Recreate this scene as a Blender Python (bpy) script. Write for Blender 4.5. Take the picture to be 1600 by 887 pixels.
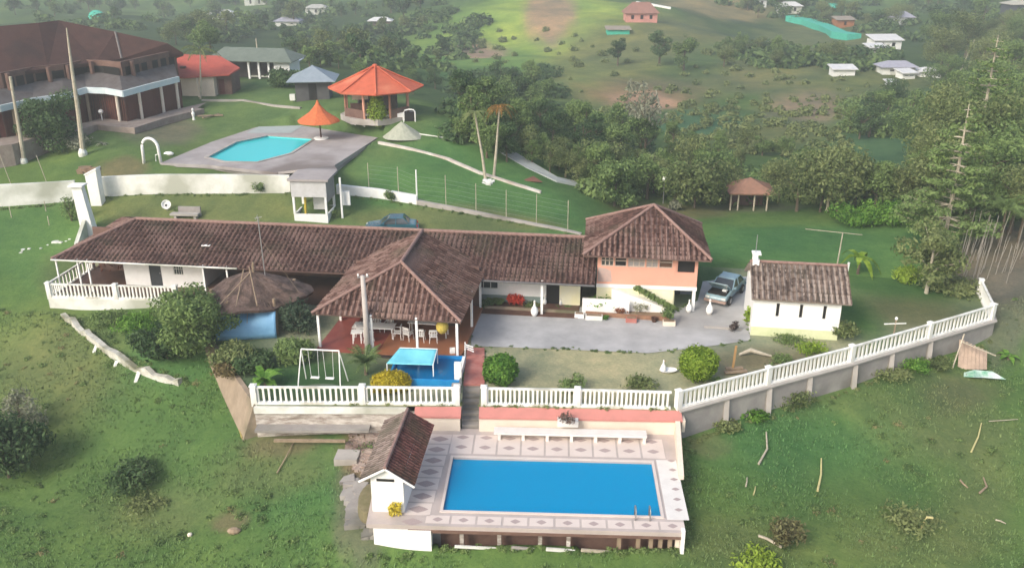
import bpy, bmesh, math, random
import numpy as np
from mathutils import Vector, Matrix
R = math.radians
random.seed(7)
for o in list(bpy.data.objects): bpy.data.objects.remove(o)
S = bpy.context.scene
COL = S.collection

# ------------------------------------------------------------------ camera, sky, sun, exposure
PITCH, FPX, HC = R(21.9), 1400.0, 24.0
cam = bpy.data.cameras.new('camera'); camo = bpy.data.objects.new('camera', cam); COL.objects.link(camo)
camo.location = (0, 0, HC); camo.rotation_euler = (R(90) - PITCH, 0, 0)
cam.sensor_width = 36; cam.lens = 36 * FPX / 1600; cam.clip_end = 4000; cam.clip_start = .5
S.camera = camo
SUN_EL, SUN_AZ = R(36), R(-138)          # azimuth of the sun measured from +y towards +x
w = bpy.data.worlds.new('World'); S.world = w; w.use_nodes = True
nt = w.node_tree; nt.nodes.clear()
sk = nt.nodes.new('ShaderNodeTexSky'); sk.sky_type = 'NISHITA'; sk.sun_disc = False
sk.sun_elevation = SUN_EL; sk.sun_rotation = SUN_AZ; sk.air_density = 1.0; sk.dust_density = 4.0; sk.ozone_density = 1.0
bg = nt.nodes.new('ShaderNodeBackground'); bg.inputs[1].default_value = .15
ow = nt.nodes.new('ShaderNodeOutputWorld')
nt.links.new(sk.outputs[0], bg.inputs[0]); nt.links.new(bg.outputs[0], ow.inputs[0])
sl = bpy.data.lights.new('sun', 'SUN'); sl.energy = 1.5; sl.angle = R(22); sl.color = (1, .95, .87)
so = bpy.data.objects.new('sun', sl); COL.objects.link(so)
sd = Vector((math.sin(SUN_AZ) * math.cos(SUN_EL), math.cos(SUN_AZ) * math.cos(SUN_EL), math.sin(SUN_EL)))
so.rotation_euler = sd.to_track_quat('Z', 'Y').to_euler(); so.location = (0, 0, 60)
S.view_settings.view_transform = 'Standard'; S.view_settings.look = 'None'
S.view_settings.exposure = .75; S.view_settings.gamma = 1

# ------------------------------------------------------------------ pixel -> world
def ray(u, v):
    dx = (u - 800) / FPX; dy = (v - 443.5) / FPX
    return Vector((dx, math.cos(PITCH) - dy * math.sin(PITCH), -math.sin(PITCH) - dy * math.cos(PITCH)))
def at(u, v, z=0.0):
    d = ray(u, v); t = (z - HC) / d.z
    return Vector((d.x * t, d.y * t, z))
def aty(u, v, y):
    d = ray(u, v); t = y / d.y
    return Vector((d.x * t, y, HC + d.z * t))

# ------------------------------------------------------------------ materials
MATS = {}
def mat(name, c1, c2=None, scale=3.0, rough=.8, bump=0.0, bscale=None, metal=0, spec=.3, detail=6, c3=None, stretch=None):
    if name in MATS: return MATS[name]
    m = bpy.data.materials.new(name); m.use_nodes = True; n = m.node_tree.nodes; l = m.node_tree.links
    b = n['Principled BSDF']; b.inputs['Roughness'].default_value = rough; b.inputs['Metallic'].default_value = metal
    b.inputs['Specular IOR Level'].default_value = spec
    b.inputs['Base Color'].default_value = (*c1, 1)
    tc = n.new('ShaderNodeTexCoord'); src = tc.outputs['Object']
    if stretch:
        mp = n.new('ShaderNodeMapping'); mp.inputs['Scale'].default_value = stretch; l.new(src, mp.inputs[0]); src = mp.outputs[0]
    if c2 is None: c2 = tuple(c * .8 for c in c1)
    if c2:
        t = n.new('ShaderNodeTexNoise'); t.inputs['Scale'].default_value = scale; t.inputs['Detail'].default_value = detail
        t.inputs['Roughness'].default_value = .65
        l.new(src, t.inputs[0])
        r = n.new('ShaderNodeValToRGB'); r.color_ramp.elements[0].position = .35; r.color_ramp.elements[1].position = .65
        r.color_ramp.elements[0].color = (*c1, 1); r.color_ramp.elements[1].color = (*c2, 1)
        l.new(t.outputs[0], r.inputs[0]); out = r.outputs[0]
        if c3:
            t3 = n.new('ShaderNodeTexNoise'); t3.inputs['Scale'].default_value = scale * .23; t3.inputs['Detail'].default_value = 4
            l.new(src, t3.inputs[0])
            r3 = n.new('ShaderNodeValToRGB'); r3.color_ramp.elements[0].position = .52; r3.color_ramp.elements[1].position = .66
            l.new(t3.outputs[0], r3.inputs[0])
            mx = n.new('ShaderNodeMix'); mx.data_type = 'RGBA'; l.new(r3.outputs[0], mx.inputs[0]); l.new(out, mx.inputs[6])
            mx.inputs[7].default_value = (*c3, 1); out = mx.outputs[2]
        l.new(out, b.inputs['Base Color'])
    if bump:
        t2 = n.new('ShaderNodeTexNoise'); t2.inputs['Scale'].default_value = bscale or scale * 4; t2.inputs['Detail'].default_value = 5
        l.new(src, t2.inputs[0]); bm = n.new('ShaderNodeBump'); bm.inputs['Strength'].default_value = bump
        bm.inputs['Distance'].default_value = .05
        l.new(t2.outputs[0], bm.inputs['Height']); l.new(bm.outputs[0], b.inputs['Normal'])
    MATS[name] = m; return m

def leafmat(name, a, b_, c=None, trans=.35, scale=.6):
    if name in MATS: return MATS[name]
    c = c or a
    m = bpy.data.materials.new(name); m.use_nodes = True; n = m.node_tree.nodes; l = m.node_tree.links
    p = n['Principled BSDF']; p.inputs['Roughness'].default_value = .65; p.inputs['Specular IOR Level'].default_value = .2
    g = n.new('ShaderNodeNewGeometry'); tc = n.new('ShaderNodeTexCoord')
    t = n.new('ShaderNodeTexNoise'); t.inputs['Scale'].default_value = scale; t.inputs['Detail'].default_value = 3
    l.new(tc.outputs['Object'], t.inputs[0])
    oi = n.new('ShaderNodeObjectInfo')
    a1 = n.new('ShaderNodeMath'); a1.operation = 'MULTIPLY_ADD'; a1.inputs[1].default_value = .45
    l.new(g.outputs['Random Per Island'], a1.inputs[0]); l.new(t.outputs[0], a1.inputs[2])
    a2 = n.new('ShaderNodeMath'); a2.operation = 'MULTIPLY_ADD'; a2.inputs[1].default_value = .35
    l.new(oi.outputs['Random'], a2.inputs[0]); l.new(a1.outputs[0], a2.inputs[2])
    r = n.new('ShaderNodeValToRGB'); e = r.color_ramp.elements
    e[0].position = .45; e[0].color = (*a, 1); e[1].position = 1.15 if False else 1.0; e[1].color = (*b_, 1)
    k = e.new(.75); k.color = (*c, 1)
    l.new(a2.outputs[0], r.inputs[0]); l.new(r.outputs[0], p.inputs['Base Color'])
    tr = n.new('ShaderNodeBsdfTranslucent'); l.new(r.outputs[0], tr.inputs[0])
    mx = n.new('ShaderNodeMixShader'); mx.inputs[0].default_value = trans
    l.new(p.outputs[0], mx.inputs[1]); l.new(tr.outputs[0], mx.inputs[2])
    l.new(mx.outputs[0], n['Material Output'].inputs[0])
    MATS[name] = m; return m

def tilemat(name, ca, cb, cc, period=.34, moss=(.05, .05, .03)):
    """clay barrel tiles: per-tile colour from UV (u along the eave, v up the slope), weathering in patches"""
    m = bpy.data.materials.new(name); m.use_nodes = True; n = m.node_tree.nodes; l = m.node_tree.links
    p = n['Principled BSDF']; p.inputs['Roughness'].default_value = .9; p.inputs['Specular IOR Level'].default_value = .15
    uv = n.new('ShaderNodeUVMap'); sx = n.new('ShaderNodeSeparateXYZ'); l.new(uv.outputs[0], sx.inputs[0])
    def M(op, a, b=None):
        q = n.new('ShaderNodeMath'); q.operation = op
        for i, x in enumerate((a, b)):
            if x is None: continue
            if isinstance(x, (int, float)): q.inputs[i].default_value = x
            else: l.new(x, q.inputs[i])
        return q.outputs[0]
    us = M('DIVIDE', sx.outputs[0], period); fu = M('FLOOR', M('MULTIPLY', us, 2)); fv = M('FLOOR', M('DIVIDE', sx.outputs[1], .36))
    cv = n.new('ShaderNodeCombineXYZ'); l.new(fu, cv.inputs[0]); l.new(fv, cv.inputs[1])
    wn = n.new('ShaderNodeTexWhiteNoise'); wn.noise_dimensions = '2D'; l.new(cv.outputs[0], wn.inputs[0])
    big = n.new('ShaderNodeTexNoise'); big.inputs['Scale'].default_value = .35; big.inputs['Detail'].default_value = 6; l.new(uv.outputs[0], big.inputs[0])
    fine = n.new('ShaderNodeTexNoise'); fine.inputs['Scale'].default_value = 3.5; fine.inputs['Detail'].default_value = 8; l.new(uv.outputs[0], fine.inputs[0])
    rib_light = M('GREATER_THAN', M('COSINE', M('MULTIPLY', us, 2 * math.pi)), .15)     # ribs lighter, channels darker: shade between the tiles painted into the colour
    f = M('ADD', M('ADD', M('MULTIPLY', wn.outputs[0], .36), M('MULTIPLY', fine.outputs[0], .6)), M('MULTIPLY', rib_light, .3))
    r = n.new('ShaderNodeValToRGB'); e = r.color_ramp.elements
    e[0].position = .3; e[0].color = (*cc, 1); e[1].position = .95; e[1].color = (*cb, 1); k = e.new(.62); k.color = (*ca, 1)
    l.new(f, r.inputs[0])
    mr = n.new('ShaderNodeValToRGB'); mr.color_ramp.elements[0].position = .5; mr.color_ramp.elements[1].position = .72
    l.new(big.outputs[0], mr.inputs[0]); mf = M('MULTIPLY', mr.outputs[0], .65)
    mx = n.new('ShaderNodeMix'); mx.data_type = 'RGBA'; l.new(mf, mx.inputs[0]); l.new(r.outputs[0], mx.inputs[6]); mx.inputs[7].default_value = (*moss, 1)
    l.new(mx.outputs[2], p.inputs['Base Color'])
    bm = n.new('ShaderNodeBump'); bm.inputs['Strength'].default_value = .5; bm.inputs['Distance'].default_value = .03
    l.new(fine.outputs[0], bm.inputs['Height']); l.new(bm.outputs[0], p.inputs['Normal'])
    MATS[name] = m; return m

WHITE = mat('white_paint', (.84, .84, .8), (.7, .7, .65), 2.2, .7, .15, 8, c3=(.5, .49, .42), stretch=(1, 1, .3))
WHITEC = mat('clean_white', (.85, .85, .83), (.78, .78, .75), 2, .6)
WHITEOLD = mat('stained_white', (.78, .78, .74), (.62, .63, .57), 1.0, .85, .3, 6, c3=(.42, .43, .36))
CREAM = mat('cream_wall', (.74, .66, .55), (.66, .57, .47), .8, .8, .1, 8)
PINKC = mat('pink_coping', (.55, .22, .19), (.47, .2, .17), 1.2, .8, .1, 9)
SALMON = mat('salmon_wall', (.72, .37, .27), (.66, .34, .25), .9, .8, .05, 8)
YELLOWW = mat('pale_yellow_wall', (.78, .73, .42), (.8, .78, .6), .5, .8, .05, 8)
CONC = mat('concrete', (.27, .25, .24), (.36, .34, .31), .9, .9, .35, 6, c3=(.17, .165, .14))
CONCL = mat('light_concrete', (.42, .39, .36), (.34, .32, .29), .8, .9, .3, 6, c3=(.25, .23, .2))
BEIGEW = mat('beige_wall', (.34, .27, .2), (.24, .19, .14), 1.1, .9, .5, 6, c3=(.14, .13, .08))
STONE = mat('stone_wall', (.24, .2, .17), (.58, .55, .5), 3.2, .95, 1, 4, c3=(.14, .11, .08), stretch=(.5, 1, 1.6))
PAVE = mat('courtyard_concrete', (.31, .31, .31), (.46, .46, .455), .35, .85, .15, 9, c3=(.24, .235, .22), detail=9)
RUBBLE = mat('rubble', (.3, .22, .18), (.42, .35, .3), 3.5, .95, 1, 9, c3=(.16, .11, .09))
DIRT = mat('dirt', (.2, .13, .08), (.27, .2, .13), 2, .95, .6, 8)
REDFLOOR = mat('red_floor_tiles', (.2, .05, .04), (.26, .075, .055), 1, .45, .05, 6)
BROWNFLOOR = mat('orange_brown_tiles', (.33, .13, .06), (.26, .11, .06), .7, .4, .05, 6)
REDWALK = mat('red_walkway', (.36, .12, .1), (.44, .19, .16), 1.5, .8, .2, 8)
DARKWOOD = mat('dark_wood', (.05, .025, .018), (.09, .045, .03), 3, .7)
REDWOOD = mat('dark_red_wood', (.09, .022, .017), (.13, .035, .025), 2, .6, stretch=(6, 6, .6))
BROWNW = mat('brown_wall', (.13, .075, .06), (.18, .11, .085), 1.4, .85, .2, 6)
WOOD = mat('weathered_wood', (.34, .26, .18), (.24, .18, .12), 3, .9, .4, 12, stretch=(1, 1, .2))
PALEWOOD = mat('pale_bark', (.5, .45, .35), (.36, .32, .24), 4, .9, .4, 12)
BARK = mat('bark', (.1, .075, .05), (.16, .13, .09), 4, .95, .8, 12)
BLACK = mat('dark_opening', (.012, .012, .012), (.02, .018, .016), 2, .6)
GLASS = mat('window_glass', (.04, .05, .055), (.07, .08, .085), 1.2, .08, spec=.8)
METAL = mat('grey_metal', (.45, .45, .45), (.35, .35, .35), 6, .4, metal=.6)
TYRE = mat('tyre', (.02, .02, .02), (.03, .03, .03), 6, .8)
ORANGEROOF = mat('orange_red_roof', (.55, .13, .065), (.46, .105, .055), 1.6, .75, .3, 10, c3=(.6, .2, .11))
ORANGEUMB = mat('orange_thatch', (.62, .17, .06), (.5, .12, .045), 3, .85, .5, 12)
REDROOF = mat('faded_red_roof', (.46, .1, .07), (.38, .085, .06), 1.2, .8, .3, 8)
BROWNROOF = mat('brown_shingle_roof', (.066, .032, .026), (.088, .043, .034), 1.4, .9, .5, 7, c3=(.05, .028, .024), stretch=(1, 1, 1))
GREYROOF = mat('grey_sheet_roof', (.13, .13, .13), (.18, .175, .17), 1, .8, .2, 6)
GREENROOF = mat('grey_green_roof', (.13, .16, .13), (.17, .2, .165), 1, .7, .2, 6)
BLUEROOF = mat('blue_grey_roof', (.22, .27, .31), (.27, .32, .36), 1.5, .6, .2, 6)
TARP = mat('light_blue_tarpaulin', (.22, .45, .66), (.16, .36, .58), 1.2, .5, .5, 3)
TURQ = mat('turquoise_canvas', (.2, .62, .72), (.14, .52, .64), 1, .6, .2, 4)
BLUEP = mat('blue_painted_concrete', (.01, .2, .5), (.015, .26, .56), 1.2, .4, .05, 6)
YELLOWP = mat('yellow_vinyl', (.6, .46, .02), (.5, .38, .02), 1.4, .5, .5, 3)
YFLOWER = leafmat('yellow_leaves', (.45, .35, .02), (.7, .6, .1), (.55, .45, .04))
REDFL = leafmat('red_flowers', (.5, .03, .02), (.75, .12, .07), (.6, .05, .03))
THATCH = mat('dry_thatch', (.1, .065, .052), (.17, .12, .1), 6, .98, 1, 14, c3=(.06, .042, .034), stretch=(1, 1, 1))
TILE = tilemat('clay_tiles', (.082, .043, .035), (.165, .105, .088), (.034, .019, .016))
TILE_LIT = tilemat('lit_clay_tiles', (.105, .056, .046), (.23, .155, .13), (.038, .021, .017))  # lighter copy for the sun-facing roof faces, their sunlight put into the colour
TILEB = tilemat('bleached_clay_tiles', (.16, .12, .098), (.33, .275, .235), (.055, .04, .034))
RIDGE = mat('ridge_tiles', (.22, .13, .11), (.3, .2, .17), 4, .9, .4, 12)
DECK = mat('pool_deck_stone', (.5, .43, .4), (.4, .35, .32), .6, .7, .15, 8)
DECKP = mat('pool_deck_panels', (.66, .58, .53), (.6, .52, .47), .6, .7, .1, 8)
MEDAL = mat('dark_mosaic', (.33, .26, .25), (.44, .36, .34), 12, .7, .1, 12)
COPE = mat('pale_coping', (.72, .7, .66), (.66, .63, .59), 1.5, .6, .1, 8)
UDECK = mat('weathered_deck', (.3, .27, .26), (.4, .37, .36), .5, .9, .2, 6, c3=(.2, .17, .155), detail=9)
CARB = mat('pale_blue_car_paint', (.25, .37, .41), (.2, .31, .35), 1.2, .25, spec=.6)
CARD = mat('dark_teal_car_paint', (.03, .11, .15), (.035, .13, .17), 1, .15, spec=.8)
RUST = mat('bare_panel', (.35, .26, .22), (.25, .17, .14), 3, .7)
NET = mat('green_netting', (.05, .42, .3), (.08, .5, .38), 1.5, .7)
STICK = mat('straw_coloured_wood', (.55, .5, .22), (.45, .4, .2), 5, .8)

LEAFD = leafmat('leaf_dark', (0.023, 0.058, 0.022), (0.108, 0.176, 0.069), (0.055, 0.108, 0.039))
LEAFM = leafmat('leaf_mid', (0.046, 0.094, 0.031), (0.205, 0.293, 0.098), (0.103, 0.166, 0.055))
LEAFO = leafmat('leaf_olive', (0.063, 0.094, 0.033), (0.241, 0.283, 0.113), (0.128, 0.173, 0.060))
LEAFB = leafmat('leaf_bright', (0.046, 0.127, 0.017), (0.184, 0.345, 0.057), (0.092, 0.218, 0.029), scale=1.5)
LEAFY = leafmat('leaf_yellow_green', (0.081, 0.161, 0.014), (0.299, 0.414, 0.057), (0.172, 0.276, 0.023), scale=1.5)
LEAFG = leafmat('leaf_grey', (0.120, 0.132, 0.096), (0.324, 0.336, 0.240), (0.204, 0.216, 0.144))

# ------------------------------------------------------------------ mesh builder
class MB:
    def __init__(s): s.v = []; s.f = []; s.uv = None
    def add(s, vs, fs):
        n = len(s.v); s.v += [tuple(p) for p in vs]; s.f += [tuple(i + n for i in f) for f in fs]; return s
    def box(s, x0, x1, y0, y1, z0, z1):
        return s.add([(x0, y0, z0), (x1, y0, z0), (x1, y1, z0), (x0, y1, z0), (x0, y0, z1), (x1, y0, z1), (x1, y1, z1), (x0, y1, z1)],
                     [(3, 2, 1, 0), (4, 5, 6, 7), (0, 1, 5, 4), (1, 2, 6, 5), (2, 3, 7, 6), (3, 0, 4, 7)])
    def bar(s, a, b, wd, h, ext=0):
        """box-section beam from a to b (centre line), width wd sideways, height h"""
        a = Vector(a); b = Vector(b); d = (b - a).normalized(); a = a - d * ext; b = b + d * ext
        up = Vector((0, 0, 1)) if abs(d.z) < .95 else Vector((0, 1, 0))
        sd_ = d.cross(up).normalized(); u = sd_.cross(d).normalized()
        P = []
        for q in (a, b):
            for i, j in ((-1, -1), (1, -1), (1, 1), (-1, 1)): P.append(q + sd_ * i * wd / 2 + u * j * h / 2)
        return s.add(P, [(3, 2, 1, 0), (4, 5, 6, 7), (0, 1, 5, 4), (1, 2, 6, 5), (2, 3, 7, 6), (3, 0, 4, 7)])
    def tube(s, pts, r, n=8):
        pts = [Vector(p) for p in pts]; rs = r if isinstance(r, (list, tuple)) else [r] * len(pts)
        V = []; F = []
        for i, p in enumerate(pts):
            d = (pts[min(i + 1, len(pts) - 1)] - pts[max(i - 1, 0)]).normalized()
            up = Vector((0, 0, 1)) if abs(d.z) < .9 else Vector((1, 0, 0))
            a = d.cross(up).normalized(); b = d.cross(a)
            for k in range(n):
                t = 2 * math.pi * k / n; V.append(p + a * math.cos(t) * rs[i] + b * math.sin(t) * rs[i])
        for i in range(len(pts) - 1):
            for k in range(n): F.append((i * n + k, i * n + (k + 1) % n, (i + 1) * n + (k + 1) % n, (i + 1) * n + k))
        F.append(tuple(range(n))[::-1]); F.append(tuple((len(pts) - 1) * n + k for k in range(n)))
        return s.add(V, F)
    def lathe(s, prof, n=16, c=(0, 0, 0), sq=(1, 1)):
        V = []; F = []
        for r, z in prof:
            for k in range(n):
                t = 2 * math.pi * k / n; V.append((c[0] + r * math.cos(t) * sq[0], c[1] + r * math.sin(t) * sq[1], c[2] + z))
        m = len(prof)
        for i in range(m - 1):
            for k in range(n): F.append((i * n + k, i * n + (k + 1) % n, (i + 1) * n + (k + 1) % n, (i + 1) * n + k))
        F.append(tuple(range(n))[::-1]); F.append(tuple((m - 1) * n + k for k in range(n)))
        return s.add(V, F)
    def slab(s, pts, t):
        """polygon (any plane) with thickness t downwards"""
        n = len(pts); a = [Vector(p) for p in pts]; b = [p - Vector((0, 0, t)) for p in a]
        return s.add(a + b, [tuple(range(n)), tuple(range(2 * n - 1, n - 1, -1))] + [(i, n + i, n + (i + 1) % n, (i + 1) % n) for i in range(n)])
    def face(s, pts): return s.add(pts, [tuple(range(len(pts)))])
    def ringwall(s, path, t, z0, z1, closed=False):
        """wall of thickness t along a 2-D path; z0, z1 numbers or per-point lists"""
        n = len(path); Z0 = z0 if isinstance(z0, (list, tuple)) else [z0] * n; Z1 = z1 if isinstance(z1, (list, tuple)) else [z1] * n
        L = []
        for i, p in enumerate(path):
            p = Vector(p[:2]); a = Vector(path[max(i - 1, 0)][:2]); b = Vector(path[min(i + 1, n - 1)][:2])
            d = (b - a).normalized(); nn = Vector((-d.y, d.x)); L.append((p + nn * t / 2, p - nn * t / 2))
        V = []
        for i in range(n):
            (a, b) = L[i]; V += [(a.x, a.y, Z0[i]), (b.x, b.y, Z0[i]), (b.x, b.y, Z1[i]), (a.x, a.y, Z1[i])]
        F = []
        for i in range(n - 1):
            for k in range(4): F.append((4 * i + k, 4 * i + (k + 1) % 4, 4 * i + 4 + (k + 1) % 4, 4 * i + 4 + k))
        F.append((3, 2, 1, 0)); F.append(tuple(4 * (n - 1) + k for k in range(4)))
        return s.add(V, F)
    def mesh(s, name, m=None, smooth=False):
        me = bpy.data.meshes.new(name); me.from_pydata(s.v, [], s.f)
        if s.uv is not None:
            L = me.uv_layers.new(name='UVMap'); vi = np.zeros(len(me.loops), dtype=np.int32); me.loops.foreach_get('vertex_index', vi)
            L.data.foreach_set('uv', np.array(s.uv, dtype=np.float32)[vi].ravel())
        if m: me.materials.append(m)
        if smooth: me.polygons.foreach_set('use_smooth', [True] * len(me.polygons))
        me.update(); return me

def fixn(me):
    b = bmesh.new(); b.from_mesh(me); bmesh.ops.recalc_face_normals(b, faces=b.faces); b.to_mesh(me); b.free()
def tag(o, label=None, cat=None, group=None, kind=None):
    if label: o['label'] = label
    if cat: o['category'] = cat
    if group: o['group'] = group
    if kind: o['kind'] = kind
    return o
def thing(name, label, cat, loc=(0, 0, 0), rz=0, group=None, kind=None):
    o = bpy.data.objects.new(name, None); COL.objects.link(o); o.location = loc; o.rotation_euler = (0, 0, rz)
    o.empty_display_size = .3
    return tag(o, label, cat, group, kind)
def part(name, mb, m, parent=None, smooth=False, label=None, kind=None, loc=None):
    me = mb.mesh(name, m, smooth) if isinstance(mb, MB) else mb
    if isinstance(mb, MB) and mb.uv is None and len(me.polygons) < 60000: fixn(me)
    o = bpy.data.objects.new(name, me); COL.objects.link(o); o.parent = parent
    if loc is not None: o.location = loc
    return tag(o, label, kind=kind)
def solo(name, label, cat, mb, m, loc=(0, 0, 0), rz=0, group=None, smooth=False, kind=None):
    o = part(name, mb, m, None, smooth); o.location = loc; o.rotation_euler = (0, 0, rz); return tag(o, label, cat, group, kind)
def dup(o, loc=None, rz=None, sc=None, label=None, parent=None):
    c = o.copy(); COL.objects.link(c); c.parent = parent
    if loc is not None: c.location = loc
    if rz is not None: c.rotation_euler = (0, 0, rz)
    if sc is not None: c.scale = sc if isinstance(sc, (tuple, list)) else (sc, sc, sc)
    if label: c['label'] = label
    for k in list(o.children): dup(k, parent=c)
    return c
def local(o, rz):
    """world -> local xy of a thing at o turned by rz"""
    c, s_ = math.cos(rz), math.sin(rz)
    return lambda p: Vector(((p[0] - o[0]) * c + (p[1] - o[1]) * s_, -(p[0] - o[0]) * s_ + (p[1] - o[1]) * c, (p[2] if len(p) > 2 else 0) - (o[2] if len(o) > 2 else 0)))

def ribroof(poly, sdir, period=.34, amp=.055, thick=.1, row=.36, sub=6):
    """real barrel tiles over a planar polygon: ribs run up the slope, rows of tiles step"""
    P = [Vector(p) for p in poly]; n = (P[1] - P[0]).cross(P[2] - P[0]).normalized()
    if n.z < 0: n = -n
    s_ = Vector(sdir); s_ = (s_ - n * s_.dot(n)).normalized(); t = n.cross(s_).normalized(); o = P[0]
    if t.z < 0: t = -t; 
    Q = [((p - o).dot(s_), (p - o).dot(t)) for p in P]
    smin = min(q[0] for q in Q); smax = max(q[0] for q in Q); tmin = min(q[1] for q in Q); tmax = max(q[1] for q in Q)
    N = max(2, int((smax - smin) / (period / sub))); K = max(1, int(math.ceil((tmax - tmin) / row)))
    mb = MB(); mb.uv = []; cols = []
    rnd = random.Random(len(Q) * 13 + int(smax * 10))
    wob = [rnd.uniform(-.012, .012) for _ in range(K + 2)]
    for i in range(N + 1):
        sv = smin + (smax - smin) * min(max(i / N, 1e-4), 1 - 1e-4); ts = []
        for a in range(len(Q)):
            q0, q1 = Q[a], Q[(a + 1) % len(Q)]
            if (q0[0] - sv) * (q1[0] - sv) < 0: f = (sv - q0[0]) / (q1[0] - q0[0]); ts.append(q0[1] + f * (q1[1] - q0[1]))
        t0, t1 = (min(ts), max(ts)) if ts else (0, 0)
        ph = math.cos(2 * math.pi * sv / period); h = amp * (ph if ph > 0 else ph * .6) * rnd.uniform(.8, 1.2)
        col = []
        for k in range(K):
            for e, dz in ((0, .035), (1, 0)):
                tt = min(max(tmin + (k + e) * row, t0), t1)
                jag = rnd.uniform(-.01, .01) + .035 * math.sin(sv * .9 + tt * .5) * math.sin(tt * 1.1 + sv * .23) - .01
                col.append(len(mb.v)); mb.v.append(tuple(o + s_ * sv + t * tt + n * (h + dz + wob[k] + jag))); mb.uv.append((sv, tt))
        cols.append((col, t0, t1))
    for i in range(N):
        a, b = cols[i][0], cols[i + 1][0]
        lo = min(cols[i][1], cols[i + 1][1]); hi = max(cols[i][2], cols[i + 1][2])
        for k in range(2 * K - 1):
            tk = tmin + (k // 2) * row
            if tk + row < lo or tk > hi: continue
            mb.f.append((a[k], b[k], b[k + 1], a[k + 1]))
    # underside slab
    b0 = len(mb.v); nn = len(P)
    for p in P: mb.v.append(tuple(p - n * .03)); mb.uv.append((0, 0))
    for p in P: mb.v.append(tuple(p - n * (.03 + thick))); mb.uv.append((0, 0))
    mb.f.append(tuple(range(b0, b0 + nn))); mb.f.append(tuple(range(b0 + 2 * nn - 1, b0 + nn - 1, -1)))
    for i in range(nn): mb.f.append((b0 + i, b0 + nn + i, b0 + nn + (i + 1) % nn, b0 + (i + 1) % nn))
    return mb

def leaves(blobs, n, size, seed=1, shell=.55, flat=0.0, aspect=1.6):
    """leaf-sized quads spread through ellipsoid clumps: blobs = [(cx,cy,cz,rx,ry,rz)]"""
    rg = np.random.default_rng(seed); B = np.array(blobs, dtype=float)
    wv = (B[:, 3] * B[:, 4] * B[:, 5]) ** .7; idx = rg.choice(len(B), n, p=wv / wv.sum())
    d = rg.normal(size=(n, 3)); d /= np.linalg.norm(d, axis=1)[:, None]
    rad = (shell + (1 - shell) * rg.random(n)) * (1 + rg.normal(0, .07, n))
    c = B[idx, :3] + d * B[idx, 3:] * rad[:, None]
    nr = d + rg.normal(0, .6, (n, 3)); nr[:, 2] += flat; nr /= np.linalg.norm(nr, axis=1)[:, None]
    a = np.cross(nr, rg.normal(size=(n, 3))); a /= np.linalg.norm(a, axis=1)[:, None]; b = np.cross(nr, a)
    sz = size * (0.6 + .8 * rg.random(n))[:, None]
    V = np.stack([c - a * sz * aspect * .5, c + b * sz * .35 - a * sz * .05, c + a * sz * aspect * .5, c - b * sz * .35 + a * sz * .05], 1).reshape(-1, 3)
    F = np.arange(4 * n).reshape(n, 4)
    mb = MB(); mb.v = V.tolist(); mb.f = [tuple(r) for r in F.tolist()]; return mb
def leafmesh(name, blobs, n, size, m, **k): return leaves(blobs, n, size, **k).mesh(name, m)

def rblobs(rnd, n, R_, H, z0, br):
    out = []
    for i in range(n):
        a = rnd.uniform(0, 2 * math.pi); r = R_ * math.sqrt(rnd.random()) * .75; z = z0 + H * rnd.random()
        k = 1 - .45 * abs((z - z0) / H - .45)
        b = br * rnd.uniform(.65, 1.2); out.append((r * k * math.cos(a), r * k * math.sin(a), z, b, b, b * .75))
    return out
def trunk_mb(rnd, h, r, nb=5, spread=.3, top=.85):
    mb = MB(); lean = rnd.uniform(-.05, .05) * h
    mb.tube([(0, 0, -.4), (0, 0, .1 * h), (lean * .5, lean * .3, .45 * h), (lean, lean * .6, top * h)], [r * 1.3, r, r * .75, r * .2], 7)
    for i in range(nb):
        a = 2 * math.pi * i / nb + rnd.uniform(-.4, .4); z = h * rnd.uniform(.3, .6); L = spread * h
        mb.tube([(lean * .5, lean * .3, z), (L * .5 * math.cos(a), L * .5 * math.sin(a), z + L * .45), (L * math.cos(a), L * math.sin(a), z + L * rnd.uniform(.6, 1.0))], [r * .5, r * .32, r * .1], 5)
    return mb

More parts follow.
